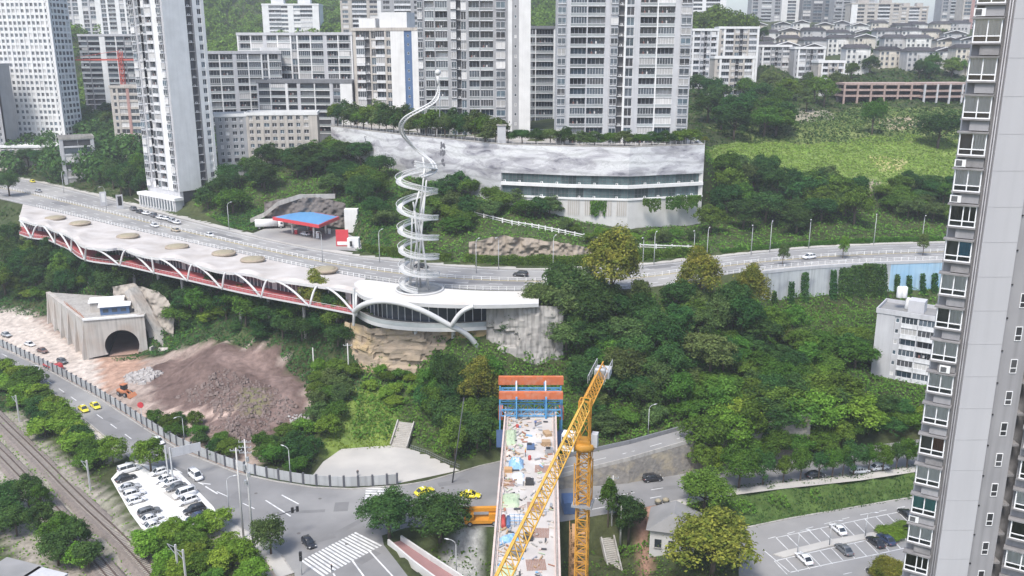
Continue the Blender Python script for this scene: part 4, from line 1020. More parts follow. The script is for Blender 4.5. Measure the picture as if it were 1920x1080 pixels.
m.build('wall', mw)
WM = pm('band_glass', (0.05, 0.075, 0.08), (0.10, 0.14, 0.14), .5, .1, rand=.5, spec=.6)
for i in range(2, 5):
    a, b = wt[i], wt[i + 1]; L_ = (b - a).length; n = int(L_ / 2.6); d = (b - a).normalized(); ang = math.atan2(d.y, d.x); nn = Vector((d.y, -d.x, 0))
    for (z0, z1) in ((zs, zb1b), (zb2b, zs)):
        pass
    for (z0, z1) in ((zb1b, zb1t), (zb2b, zs)):
        w_ = L_ / n; hh = z1 - z0
        u = MB(); u.poly([(0, 0, 0), (w_, 0, 0), (w_, 0, hh), (0, 0, hh)], WM)
        for x in (0, w_ / 2): u.box(x, -.12, 0, x + .1, -.003, hh, FRAMED)
        u.box(0, -.08, hh * .35, w_, -.003, hh * .35 + .07, FRAMED)
        me = u.mesh('window')
        for k in range(n):
            p = a.lerp(b, k / n) - nn * .7
            O('window', me, mw, (p.x, p.y, z0), ang)
            if (k * 7 + i * 3) % 5 < 2:
                q = a.lerp(b, (k + .3) / n) - nn * .25
                o = O('air_conditioner', ACM, mw, (q.x, q.y, z0 + .03), ang)
# two ink trees painted on the wall
INK = pm('ink_black', (.10, .10, .115), (.16, .16, .175), 1.5, .85)
for (px_, py_, hh) in ((685, 268, 5.5), (831, 288, 9)):
    r_ = ray(px_, py_); best = None
    for i in range(2):
        a, b = wt[i], wt[i + 1]; d = b - a; den = r_.x * d.y - r_.y * d.x; t_ = (a.x * d.y - a.y * d.x) / den; s_ = (a.x * r_.y - a.y * r_.x) / den
        if -.02 <= s_ <= 1.02: best = (i, t_)
    if best:
        a, b = wt[best[0]], wt[best[0] + 1]; d = (b - a).normalized(); nn = Vector((d.y, -d.x, 0)); c = Vector((0, 0, CAMH)) + r_ * best[1] + nn * .02; rq = random.Random(px_); m = MB()
        for k in range(16):
            o_ = d * rq.uniform(-.14, .14) * hh + Vector((0, 0, rq.uniform(-.5, .5) * hh)); e_ = rq.uniform(.05, .11) * hh
            m.poly([c + o_ + nn * (.002 * k) + d * (e_ * .7 * math.cos(t_ * .785) * rq.uniform(.7, 1.2)) + Vector((0, 0, e_ * math.sin(t_ * .785) * rq.uniform(.7, 1.2))) for t_ in range(8)], INK)
        m.build('painted_tree', mw)
# battens on the lower storey
a, b = wt[2].lerp(wt[3], .75), wt[4]
segs = [(wt[3], wt[4])]
u = MB(); zb_ = zAt(405)
d = (wt[4] - wt[3]); n = int(d.length / .75); dn = d.normalized(); ang = math.atan2(dn.y, dn.x); nn = Vector((dn.y, -dn.x, 0))
bt = MB(); bt.box(0, -.3, zb_, .22, -.003, zb2b - .62, W_BEIGE); btm = bt.mesh('batten')
for k in range(n):
    if k % 15 in (6, 7): continue
    p = wt[3].lerp(wt[4], k / n); O('batten', btm, mw, (p.x, p.y, 0), ang)
m = MB()   # roof terrace kerb, rail posts, stair head
for i in range(5):
    segwall(m, wt[i], wt[i + 1], 61.5, 61.9, .6, CONC, .05)
m.build('parapet', mw)
m = MB()
for i in range(5):
    a, b = wt[i] + Vector((0, .4, .4)), wt[i + 1] + Vector((0, .4, .4)); n = int((b - a).length / 2.2)
    for k in range(n + 1):
        p = a.lerp(b, k / n); m.box(p.x - .05, p.y - .05, 61.8, p.x + .05, p.y + .05, 63.0, W_PALE)
    for z in (62.4, 62.95): m.bar((a.x, a.y, z), (b.x, b.y, z), .06, .06, W_DGREY)
m.build('railing', mw)
m = MB(); p = Y(940, 270, 323); m.box(p.x - 1.4, p.y, 60, p.x + 1.6, p.y + 3, 68, W_PALE); m.box(p.x - 1.7, p.y - .3, 68, p.x + 1.9, p.y + 3.3, 68.4, CONC); m.build('stair_head', mw)
struct(sheet('terrace', [wt[0] + Vector((0, 3, 0)), wt[2] + Vector((0, 3, 0)), wt[4] + Vector((0, 3, 0)), wt[5] + Vector((0, 3, 0)), Vector((75, 400, 0)), Vector((-70, 440, 0))], 60.95, CONC))
m = MB(); a, b = wt[5], Vector((74, 400, 61.5)); segwall(m, a, b, 25, 61.5, 1.5, OFFWHITE, 0.02); m.build('wall', mw)

# ------------------------------------------------------------ retaining wall on the upper road, right
RW = pm('painted_retaining_wall', (0.50, 0.52, 0.52), (0.40, 0.42, 0.43), 0.16, 0.85, streak=0.35, c3=(0.33, 0.35, 0.38), s3=0.2)
RWB = pm('blue_sky_mural', (0.22, 0.42, 0.62), (0.42, 0.56, 0.66), 0.12, 0.85, streak=0.3)
rw = thing('retaining_wall', 'pale painted retaining wall with ivy strips under the upper road', 'retaining wall', (0, 0, 0))
rl_ = resample(right_ret, 4.2)
for i in range(len(rl_) - 1):
    a, b = rl_[i], rl_[i + 1]
    if a.x > 145: break
    m = MB(); mid = (a + b) / 2; blue = mid.x > Z(1662, 490, 30).x
    segwall(m, a, b - (b - a).normalized() * .03, 12, 30.2, 1.0, RWB if blue else RW, 5.0)
    m.build('panel', rw)
m = MB()
for a, b in zip(rl_, rl_[1:]):
    if a.x > 150: break
    segwall(m, a, b, 30.2, 31.1, .5, W_PALE, 5.1)
m.build('coping', rw)

ribbon('pavement', right_ret, -4.8, -0.1, 0.14, PAVE)
# ------------------------------------------------------------ cliff gallery along the upper road
ROOFW = pm('white_promenade_deck', (0.53, 0.50, 0.47), (0.43, 0.395, 0.365), 0.25, 0.75, c3=(0.38, 0.345, 0.31), s3=.10)
REDF = pm('red_walkway', (0.42, 0.10, 0.10), (0.33, 0.08, 0.085), 0.5, 0.8)
SHELL = pm('white_shell', (0.58, 0.58, 0.57), (0.47, 0.47, 0.46), 0.3, 0.55)
EAVE_PX = [(36, 412), (62, 420), (80, 422), (100, 432), (125, 440), (137, 447), (150, 460), (175, 466), (205, 468), (228, 463), (248, 476), (300, 485), (330, 484), (360, 494), (400, 508), (470, 514), (500, 524), (560, 531), (610, 537), (668, 548)]
FLOOR_PX = [(36, 438), (60, 446), (88, 447), (110, 458), (130, 466), (145, 480), (165, 488), (195, 492), (225, 495), (260, 503), (290, 510), (340, 521), (400, 535), (450, 547), (520, 560), (580, 571), (668, 588)]
RZ_, FZ_ = 31.0, 26.3
eave = smooth_pl(pl(EAVE_PX, RZ_), 2); flo = smooth_pl(pl(FLOOR_PX, FZ_), 2)
gal = thing('cliff_gallery', 'curving white roofed gallery with red walkway clinging to the cliff', 'gallery', (0, 0, 0))
n = 120
def at_t(line, t):
    L = [0.0]
    for a, b in zip(line, line[1:]): L.append(L[-1] + (b - a).length)
    s = t * L[-1]
    for i in range(len(line) - 1):
        if s <= L[i + 1] + 1e-9: return line[i].lerp(line[i + 1], (s - L[i]) / max(1e-9, L[i + 1] - L[i]))
    return line[-1].copy()
E = [at_t(eave, i / n) for i in range(n + 1)]; Fl = [at_t(flo, i / n) for i in range(n + 1)]
left_line = [p for p in S_LINE if Z(20, 378, 30).x <= p.x <= Z(690, 526, 30).x]
B_ = [at_t(left_line, i / n) for i in range(n + 1)]
m = MB(); rows = []
for f, dz in ((0, .12), (.35, .14), (.7, .30), (.9, .42), (1.0, .1)):
    rows.append([Vector((B_[i].x * (1 - f) + E[i].x * f, B_[i].y * (1 - f) + E[i].y * f, UZ + dz * (1 if f < .3 else 1 + .9 * math.sin(i * .55)) + (RZ_ - UZ) * min(1, f * 1.1))) for i in range(n + 1)])
for a, b in zip(rows, rows[1:]): m.strip(b, a, ROOFW, True)
low = [p - Vector((0, 0, .8)) for p in rows[-1]]; m.strip(low, rows[-1], SHELL)
inn = [Vector((low[i].x * .55 + B_[i].x * .45, low[i].y * .55 + B_[i].y * .45, low[i].z + .1)) for i in range(n + 1)]; m.strip(inn, low, SHELL)
m.build('roof', gal)
m = MB()
fin = [Vector((Fl[i].x * .5 + B_[i].x * .5, Fl[i].y * .5 + B_[i].y * .5, FZ_)) for i in range(n + 1)]
m.strip(Fl, fin, REDF); lo = [p - Vector((0, 0, .55)) for p in Fl]; m.strip(lo, Fl, SHELL); li = [p - Vector((0, 0, .9)) for p in fin]; m.strip(li, lo, CONC)
m.build('walkway', gal)
m = MB()
gw = [Vector((Fl[i].x * .68 + B_[i].x * .32, Fl[i].y * .68 + B_[i].y * .32, FZ_)) for i in range(n + 1)]
for i in range(0, n):
    a, b = gw[i], gw[i + 1]
    m.poly([a, b, b + Vector((0, 0, 4.4)), a + Vector((0, 0, 4.4))], GLASS if i % 9 else SHELL)
    m.bar(a, a + Vector((0, 0, 4.4)), .16, .16, FRAME)
    if i % 3 == 1: m.bar(a + Vector((0, 0, 3.2)), b + Vector((0, 0, 3.2)), .1, .12, FRAME)
m.build('shop_glazing', gal)
m = MB()
top = [p + Vector((0, 0, 1.1)) for p in Fl]
for i in range(n): m.bar(top[i], top[i + 1], .09, .09, SHELL); m.bar(Fl[i], top[i], .05, .05, STEEL); m.bar(Fl[i] + Vector((0, 0, .55)), Fl[i + 1] + Vector((0, 0, .55)), .04, .04, STEEL)
m.build('railing', gal)
k = 0
for j in range(11):      # curved struts from the walkway edge up to the eave
    t0 = .02 + j * .094
    for (ta, tb, bow) in ((t0 + .044, t0 - .012, 1.0), (t0 + .044, t0 + .066, .8)):
        i0, i1 = min(n, int(ta * n)), max(0, min(n, int(tb * n)))
        a, b = Fl[i0] + Vector((0, 0, -.6)), E[i1] + Vector((0, 0, -.3)); pts = []
        for q in range(9):
            s = q / 8; c = a.lerp(b, s); c.z = a.z + (b.z - a.z) * math.sin(s * math.pi / 2); pts.append(c)
        m = MB(); m.tube(pts, [.34 - .1 * abs(q / 8 - .3) for q in range(9)], SHELL, 8); m.build('strut', gal)
for j in range(14):
    m = MB(); i = int((j + .5) / 14 * n); p = fin[i].lerp(Fl[i], .6); g = gz(p.x, p.y) - 3
    m.tube([(p.x, p.y, g), (p.x, p.y, FZ_ - .4)], .5, CONC, 8)
    m.build('pillar', gal)
# round planters standing on the promenade
PLW = pm('timber_planter', (0.36, 0.30, 0.23), (0.27, 0.22, 0.165), .8, .8)
SOIL = pm('planter_planting', (0.33, 0.285, 0.21), (0.25, 0.225, 0.15), 1.2, .9, bump=.4)
for j, (a, b) in enumerate([(104, 409), (150, 419), (240, 443), (332, 463), (420, 475), (474, 487), (610, 506)]):
    p = Z(a, b, 31.0)
    t = thing('round_planter', f'round timber planter on the gallery roof, {ORD[j]} from the white gridded tower', 'planter', (p.x, p.y, 30.9), 0, 'round planters along the promenade')
    m = MB(); m.lathe([(3.4, -.4), (3.9, .1), (3.7, .55), (3.3, .55)], PLW, 20); m.build('rim', t)
    m = MB(); m.lathe([(3.3, .2), (3.2, .62), (2.2, .9), (.6, 1.0)], SOIL, 14); m.build('planting', t)

# ------------------------------------------------------------ viewing platform
vp = thing('viewing_platform', 'white oval viewing platform jutting from the cliff under the spiral', 'viewing platform', (0, 0, 0))
DZ, PZ = 31.3, 24.0
front = smooth_pl(pl([(664, 531), (666, 545), (680, 556), (701, 561), (742, 565), (783, 568), (832, 571), (900, 572), (960, 571), (1010, 569)], DZ), 2)
back = smooth_pl(pl([(664, 531), (672, 525), (690, 524), (740, 531), (800, 538), (860, 543), (900, 545), (960, 546), (985, 546), (1010, 546)], DZ), 2)
m = MB(); m.strip(front, back, pm('platform_deck', (0.60, 0.585, 0.56), (0.50, 0.49, 0.465), .18, .7, c3=(.54, .49, .43), s3=.1), True)
lip = [p + Vector((0, 0.1, -1.0)) for p in front]; m.strip(lip, front, SHELL, True); ins = [Vector((p.x, p.y + 4, p.z)) for p in lip]; m.strip(ins, lip, SHELL)
m.build('deck', vp)
rim = smooth_pl([Z(664, 578, PZ), Z(666, 586, PZ), Z(691, 601, PZ), Z(722, 609, PZ), Z(773, 614, PZ), Z(844, 616, PZ), Z(907, 612, PZ), Z(985, 606, PZ)], 2)
nr = len(rim)
bk = [Vector((p.x + .5, p.y + 13, PZ)) for p in rim]
m = MB(); m.strip(rim, bk, CONC); lo = [p - Vector((0, 0, 1.0)) for p in rim]; m.strip(lo, rim, SHELL, True); lb = [p - Vector((0, 0, .8)) for p in bk]; m.strip(lb, lo, CONC); m.build('lower_floor', vp)
m = MB(); hi = [p + Vector((0, 0, 1.25)) for p in rim]
m.strip([p + Vector((0, .05, 0)) for p in rim], [p + Vector((0, .05, 0)) for p in hi], RAILG)
for a, b in zip(hi, hi[1:]): m.bar(a, b, .1, .1, SHELL)
m.build('balustrade', vp)
gl_ = [p.lerp(q, .42) for p, q in zip(rim, bk)]
for i in range(0, nr - 1):
    m = MB(); a, b = gl_[i], gl_[i + 1]
    m.poly([a, b, b + Vector((0, 0, 6.4)), a + Vector((0, 0, 6.4))], GLASS); m.bar(a, a + Vector((0, 0, 6.4)), .18, .25, FRAME); m.build('window', vp)
def arch(pts, r, name='arch', d=None):
    q = smooth_pl([Y(a, b, dd) for a, b, dd in pts], 3); m = MB(); m.tube(q, r, SHELL, 10); return m.build(name, vp)
arch([(665, 584, 225), (675, 574, 222), (695, 566, 220), (720, 564, 219), (745, 567, 218), (771, 574, 217.5), (803, 587, 218), (846, 612, 219.5), (866, 620, 220.5), (886, 636, 222), (902, 662, 223.5)], .72)
arch([(846, 612, 219.5), (851, 603, 218.5), (860, 590, 218), (872, 580, 217.5), (888, 574, 217.5)], .6)
arch([(664, 540, 228), (663, 560, 228), (664, 584, 227), (663, 610, 228)], .35, 'column')
for a, b, c in ((779, 612, 640), (850, 613, 640), (941, 575, 612), (985, 574, 612), (1050, 571, 600)):
    q = Y(a, b, 226 if a < 900 else 225); q2 = Y(a, c, 226 if a < 900 else 225); m = MB(); m.tube([q2, q], .55, SHELL, 10); m.build('column', vp)

# ------------------------------------------------------------ spiral tower
sp0 = Z(787, 543, DZ); R0 = 5.5
st = thing('spiral_tower', 'tall white spiral walkway sculpture standing on the viewing platform', 'sculpture', (sp0.x, sp0.y, DZ))
WIRE = pm('white_mesh_panel', (0.66, 0.67, 0.66), (0.55, 0.56, 0.55), .5, .5)
def meshpanel():
    m = bpy.data.materials.new('perforated_panel'); m.use_nodes = True
    N = m.node_tree.nodes; L = m.node_tree.links; N.remove(N['Principled BSDF']); o = N['Material Output']
    t = N.new('ShaderNodeBsdfTransparent'); d = N.new('ShaderNodeBsdfDiffuse'); d.inputs[0].default_value = (.66, .67, .66, 1); x = N.new('ShaderNodeMixShader'); x.inputs[0].default_value = .24
    L.new(t.outputs[0], x.inputs[1]); L.new(d.outputs[0], x.inputs[2]); L.new(x.outputs[0], o.inputs[0]); return m
PANEL = meshpanel()
turns = 6.0
ph0 = math.radians(-90)
def hel(t, r): a = ph0 - 2 * math.pi * t; return Vector((r * math.cos(a), r * math.sin(a), 0))
ZC = [0, 4.6, 9.6, 14.9, 20.4, 28.0, 34.0, 40]
def hz(t): k = min(int(t), 6); return ZC[k] + (ZC[k + 1] - ZC[k]) * (t - k)
N_ = 220
def ring(r, dz, t0=0, t1=turns): return [hel(t0 + (t1 - t0) * i / N_, r) + Vector((0, 0, hz(t0 + (t1 - t0) * i / N_) + dz)) for i in range(N_ + 1)]
m = MB()
A1, A2 = ring(4.1, .42), ring(R0, .42); B1, B2 = ring(4.1, .2), ring(R0, .2)
m.strip(A2, A1, SHELL); m.strip(B1, B2, SHELL); m.strip(B2, A2, SHELL); m.strip(A1, B1, SHELL)
m.build('walkway', st)
m = MB(); m.strip(ring(R0 + .02, .42), ring(R0 + .12, 1.5), PANEL); m.strip(ring(4.08, .42), ring(4.0, 1.5), PANEL); m.build('balustrade', st)
m = MB(); m.tube(ring(R0 + .12, 1.52), .09, SHELL, 6); m.build('handrail', st)
m = MB(); m.tube(ring(4.0, 1.52), .08, SHELL, 6); m.build('handrail', st)
def tail(off, r):
    pts = [(790, 331), (817, 322), (814, 306), (796, 292), (775, 276), (757, 256), (751, 242), (753, 230), (764, 218), (790, 205), (812, 193), (820, 182), (823, 168), (822, 150)]
    q = []
    for i, (a, b) in enumerate(pts):
        d = sp0.y + [-5.5, -1, 3.5, 5, 5, 3, 0, -2, -3, -3, -2, -1, 0, 0][i]
        v = Y(a, b, d) - sp0 + Vector((off * (1 if i < 12 else .3), 0, -off * .3)); v.z += 0
        q.append(v)
    m = MB(); q = smooth_pl(q, 2); m.tube(q, r, SHELL, 8); return q
for off in (-.45, .45):
    q = tail(off, .28); k_ = len(q); m = MB(); m.tube(q, [.30 - .14 * i / k_ for i in range(k_)], SHELL, 8); m.build('tail_rail', st)
q = tail(0, .2); m = MB()
for i in range(0, len(q) - 6): m.bar(q[i] + Vector((-.45, 0, .1)), q[i] + Vector((.45, 0, -.1)), .08, .3, SHELL)
m.build('tail_tread', st)
tp = Y(821, 139, sp0.y) - sp0
m = MB(); m.tube([tp + Vector((0, 0, -3.0)), tp + Vector((0, 0, -.5))], [.15, .5], SHELL, 10); m.lathe([(.1, -.8), (.6, -.55), (.85, 0), (.6, .55), (.1, .8)], SHELL, 14, c=(tp.x, tp.y, tp.z + .4)); m.build('finial', st)
m = MB(); b2 = Y(824, 205, sp0.y) - sp0; m.tube([b2 + Vector((0, 0, -2)), tp + Vector((.4, 0, -5))], .14, SHELL, 8); m.build('tail_rail', st)
for (x0, y0, x1, y1, z0, z1) in ((-1.0, 0, 2.6, 0, 0, 30), (2.6, -.5, .4, .5, 0, 20), (-2.8, 1, -1.4, -.5, 0, 20), (.4, .5, 2.2, -.2, 20, 33), (-1.4, -.5, .6, 0, 20, 27), (2.4, 0, 1.8, 0, 30, 36), (0, 2.6, -.6, -1.8, 0, 22), (2.0, 1.6, -1.2, .8, 4, 24), (-2.4, -.6, 1.8, .6, 2, 26)):
    m = MB(); m.tube([(x0, y0, z0), (x1, y1, z1)], .24, SHELL, 8); m.build('column', st)
m = MB(); m.lathe([(6.6, 0.02), (6.6, .5), (6.2, .5), (6.2, .06), (5.4, .05), (.5, .05)], SHELL, 40, ell=1); m.build('base_ring', st)
m = MB(); m.lathe([(6.1, .07), (6.0, .075), (.3, .075)], pm('pit_shade_grey', (.22, .23, .23), (.3, .3, .3), .5, .5), 40); m.build('pit_disc', st)  # flat disc drawn for the open pit, its shaded depth painted dark grey

# ------------------------------------------------------------ rock face and concrete face under the platform
ROCK = pm('tan_rock', (0.36, 0.285, 0.205), (0.25, 0.205, 0.16), 0.2, 0.9, c3=(0.44, 0.32, 0.14), s3=.09, bump=.5, bscale=.9, detail=8, stretch=(1, 1, 3.5))
def rockface(name, label, cat, pxs, d, pyt, pyb, mat, amp, seed, cell=4.5, lay_h=1.7):
    t = thing(name, label, cat, (0, 0, 0)); nx, nz = 90, 36
    P = np.zeros((nz, nx, 3))
    for i in range(nx):
        f = i / (nx - 1) * (len(pxs) - 1); k = min(int(f), len(pxs) - 2); g = f - k
        px = pxs[k] * (1 - g) + pxs[k + 1] * g; dd = d[k] * (1 - g) + d[k + 1] * g; t_ = pyt[k] * (1 - g) + pyt[k + 1] * g; b_ = pyb[k] * (1 - g) + pyb[k + 1] * g
        top, bot = Y(px, t_, dd), Y(px, b_, dd - 2.5)
        for j in range(nz): P[j, i] = bot.lerp(top, j / (nz - 1))
    lay = np.floor(P[..., 2] / lay_h + vnoise(P[..., 0], P[..., 2], 9, seed) * 1.2)
    st_ = (np.sin(lay * 12.9898 + np.floor(P[..., 0] / cell + lay * .37) * 78.233) * 43758.5453) % 1.0
    P[..., 1] -= st_ * amp + vnoise(P[..., 0], P[..., 2], 3, seed + 1) * amp * .7
    if cell < 2: P[..., 1] += st_ * amp - (vnoise(P[..., 0], P[..., 2], 2.2, seed + 2) * 1.6 + vnoise(P[..., 0], P[..., 2], .9, seed + 3) * .9) * amp
    else: P[..., 1] -= vnoise(P[..., 0], P[..., 2], 1.1, seed + 3) * .5 + (vnoise(P[..., 0], P[..., 2], 7, seed + 4) > .62) * -.9
    me, _, _ = grid_mesh('face', P[..., 0], P[..., 1], P[..., 2], mat)
    me.polygons.foreach_set('use_smooth', np.zeros(len(me.polygons), bool))
    O('face', me, t); return t
rockface('rock_face', 'layered tan and ochre rock face under the viewing platform', 'cliff', [648, 690, 780, 860, 915], [234, 231, 227.5, 226.5, 226], [600, 612, 606, 608, 612], [700, 725, 735, 735, 735], ROCK, 1.5, 31)
rockface('cliff_lining', 'stained grey concrete cliff lining behind the bridge end', 'cliff', [912, 960, 1010, 1056], [224.5, 223, 222.5, 224], [575, 572, 572, 575], [735, 735, 735, 735], pm('stained_concrete', (.40, .38, .35), (.27, .255, .235), .14, .9, streak=.55, bump=.25, bscale=.5), .25, 33)
rockface('rock_face', 'dark broken rock bank behind the filling station', 'cliff', [498, 545, 600, 650], [332, 330, 329, 330], [378, 368, 368, 380], [425, 425, 420, 425], pm('dark_rock', (.17, .15, .135), (.10, .09, .085), .2, .9, bump=.6, bscale=.8), 1.2, 35, 1.2, .9)
rockface('rock_face', 'grey brown rock outcrop behind the hedge above the road', 'cliff', [880, 940, 1010, 1080, 1110], [276, 277, 278, 279, 280], [450, 438, 446, 455, 465], [482, 482, 485, 487, 487], pm('brown_rock', (.33, .28, .22), (.20, .17, .14), .25, .9, bump=.6, bscale=.8), 1.6, 37, 1.3, .9)
rockface('rock_face', 'pale eroded bank right behind the tunnel portal', 'cliff', [215, 250, 300, 330], [284, 281, 276, 274], [535, 530, 545, 575], [600, 600, 600, 640], pm('grey_bank', (.40, .36, .31), (.26, .23, .20), .25, .9, bump=.6, bscale=.6), .9, 39, .9, .8)

# ------------------------------------------------------------ tunnel portal
TC = pm('portal_concrete', (0.49, 0.465, 0.43), (0.38, 0.355, 0.325), .2, .9, streak=.35, c3=(.40, .34, .29), s3=.15)
z0 = 1.8
fl, frr = Z(166, 672, z0), Z(278, 662, z0); bl = Z(94, 606, z0 + 1)
tp_ = thing('tunnel_portal', 'pale concrete tunnel portal with a dark arched opening in the construction yard', 'tunnel portal', (fl.x, fl.y, z0))
u = (frr - fl); u.z = 0; Wp = u.length; u.normalize(); nb = Vector((-u.y, u.x, 0))
def PP(s, d, z): return Vector((u.x * s + nb.x * d, u.y * s + nb.y * d, z))
Hp = 12.2; c0 = Wp * .58; Rr = 5.0; zc = 3.3
m = MB(); na_ = 24
arc = [(c0 - Rr * math.cos(math.pi * (-.17 + 1.34 * i / na_)), zc + Rr * math.sin(math.pi * (-.17 + 1.34 * i / na_))) for i in range(na_ + 1)]
arc = [(x, max(z, 0)) for x, z in arc]
for i in range(na_):
    (xa, za), (xb, zb_) = arc[i], arc[i + 1]
    m.poly([PP(xa, 0, za), PP(xb, 0, zb_), PP(xb, 1.0, zb_), PP(xa, 1.0, za)], TC)
top = [(0, 0)] + [(0, Hp)]
half = na_ // 2
m.poly([PP(0, 0, 0), PP(arc[0][0], 0, arc[0][1])] + [PP(x, 0, z) for x, z in arc[1:half + 1]] + [PP(arc[half][0], 0, Hp), PP(0, 0, Hp)], TC)
m.poly([PP(arc[-1][0], 0, arc[-1][1]), PP(Wp, 0, 0), PP(Wp, 0, Hp + 1), PP(arc[half][0], 0, Hp)] + [PP(x, 0, z) for x, z in arc[half:-1]], TC)
m.build('front', tp_)
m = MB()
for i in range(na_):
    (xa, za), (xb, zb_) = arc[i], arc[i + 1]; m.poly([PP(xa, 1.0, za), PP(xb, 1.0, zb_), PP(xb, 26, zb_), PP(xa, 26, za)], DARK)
m.poly([PP(x, 26, z) for x, z in arc], BLACK); m.poly([PP(arc[0][0], 0.2, .02), PP(arc[-1][0], .2, .02), PP(arc[-1][0], 26, .02), PP(arc[0][0], 26, .02)], pm('tunnel_mud', (.30, .19, .15), (.36, .25, .2), .4, .9))  # lining and end face coloured near black for the unlit depth of the bore
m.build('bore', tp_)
bl2 = bl - Vector((fl.x, fl.y, z0)); ul = bl2.copy(); ul.z = 0; Ll = ul.length; ul.normalize(); nl = Vector((ul.y, -ul.x, 0)) * -1
m = MB(); q = [Vector((0, 0, 0)), ul * Ll, ul * Ll + nl * -1.4, nl * -1.4]
m.prism([(p.x, p.y) for p in q], -1, Hp, TC)
m.build('side_wall', tp_)
for k in range(6):
    s = 1.0 + k * (Ll - 3) / 5; c = ul * s; m = MB()
    a_, b_ = c + nl * .02, c + ul * 1.1 + nl * .02
    q = [a_, b_, b_ + nl * 1.1, a_ + nl * 1.1]; m.prism([(p.x, p.y) for p in q], -1, [Hp - .6, Hp - .6, 1.5, 1.5], TC); m.build('buttress', tp_)
m = MB(); m.prism([(p.x, p.y) for p in (PP(-.3, -.3, 0), PP(Wp, -.3, 0), PP(Wp, 1.2, 0), PP(-.3, 1.2, 0))], Hp, Hp + .5, W_WHITE); m.build('coping', tp_)
m = MB(); m.prism([(p.x, p.y) for p in (PP(.2, 1.2, 0), PP(Wp, 1.2, 0), PP(Wp, 22, 0), ul * Ll + nl * -1.4)], Hp - 1.6, Hp - .4, CONC); m.build('top_slab', tp_)
m = MB()
wa, wb = Z(312, 655, 2) - Vector((fl.x, fl.y, z0)), Y(246, 545, 275) - Vector((fl.x, fl.y, z0))
pp = PP(Wp, 0, 0)
m.bar(wa + Vector((0, 0, .2)), wb + Vector((0, 0, .5)), 3.6, 2.6, TC); m.build('wing_wall', tp_)
m = MB()
for k in range(5):
    c = wa.lerp(wb, .08 + k * .2); m.bar(c + Vector((-1.5, -1.2, .4)), c + Vector((-1.6, -1.3, -4)), .8, .8, TC)
m.build('buttress', tp_)
cbn = thing('site_cabin', 'blue site cabin with white sheet roofs on top of the tunnel portal', 'cabin', (fl.x + PP(4, 6, 0).x, fl.y + PP(4, 6, 0).y, z0 + Hp - .4), math.atan2(u.y, u.x))
m = MB(); m.box(0, 0, 0, 8.5, 4.6, 2.6, W_BLUE); m.build('wall', cbn)
m = MB(); m.prism([(-.5, -.7), (9, -.7), (9, 2.4), (-.5, 2.4)], [2.7, 2.7, 3.4, 3.4], [2.85, 2.85, 3.55, 3.55], W_WHITE); m.build('roof', cbn)
m = MB(); m.box(-3.5, 4.8, 0, 6, 8.6, 2.8, W_BEIGE); m.build('wall', cbn)
m = MB(); m.prism([(-4, 4.3), (6.5, 4.3), (6.5, 9), (-4, 9)], [3.0, 3.0, 3.6, 3.6], [3.15, 3.15, 3.75, 3.75], W_WHITE); m.build('roof', cbn)
for k in range(3): m = MB(); m.box(.8 + k * 2.6, -.08, .9, 2.4 + k * 2.6, -.003, 2.0, GLASS); m.build('window', cbn)
RUST = pm('rusty_rebar', (.28, .12, .07), (.36, .18, .12), 1.5, .9)
RB = thing('rebar_bundle', 'rusty reinforcement bars lying along the portal side wall top', 'rebar', (fl.x, fl.y, z0 + Hp))
for k in range(14):
    a_ = ul * (2 + k * 1.5) + nl * -.9; m = MB(); m.bar(a_ + Vector((0, 0, .06)), a_ + ul * 3 + Vector((0, 0, .5 + .25 * (k % 3))), .12, .12, RUST); m.build('bar', RB)
for k, (a, b, dd, ang) in enumerate([(288, 655, 3.0, .4), (300, 662, 3.0, -.3), (284, 664, 2.8, 1.3)]):
    p = Z(a, b, dd - .8)
    t = tag(None or MB().build('x') if False else thing('concrete_block', ['pale concrete pipe leaning by the wing wall foot', 'rounded concrete pipe beside the spoil heap edge', 'upright pale concrete slab at the foot of the wing wall'][k], 'block', (p.x, p.y, p.z), ang), None)
    m = MB(); m.tube([(0, 0, .9), (3.6, 0, 1.3)], .95, TC, 12) if k < 2 else m.box(0, 0, 0, 2.4, .6, 2.2, TC); m.build('body', t)

# ------------------------------------------------------------ filling station
fs = thing('filling_station', 'filling station with a blue roofed red edged canopy beside the upper road', 'filling station', (0, 0, 0))
CB = pm('canopy_blue', (0.09, 0.24, 0.45), (0.12, 0.30, 0.50), .4, .45, stretch=(1, .2, 1)); CR = pm('canopy_red', (0.55, 0.06, 0.07), (0.46, 0.05, 0.06), .8, .5)
cz = 36.2
cp = [Z(511, 407, cz), Z(574, 395, cz), Z(636, 406, cz), Z(598, 422, cz)]
m = MB(); m.prism([(p.x, p.y) for p in cp], cz - 1.1, cz, CR); m.build('fascia', fs)
m = MB(); cc = sum(cp, Vector()) / 4; q = [cc + (p - cc) * .95 for p in cp]
m.faces([q[0] + Vector((0, 0, .02)), q[1] + Vector((0, 0, .02)), q[2] + Vector((0, 0, .02)), q[3] + Vector((0, 0, .02)), (q[0] + q[1]) / 2 + Vector((0, 0, .15)), (q[2] + q[3]) / 2 + Vector((0, 0, .15))], [(0, 3, 5, 4), (4, 5, 2, 1), (0, 4, 1), (3, 2, 5)], CB); m.build('roof', fs)
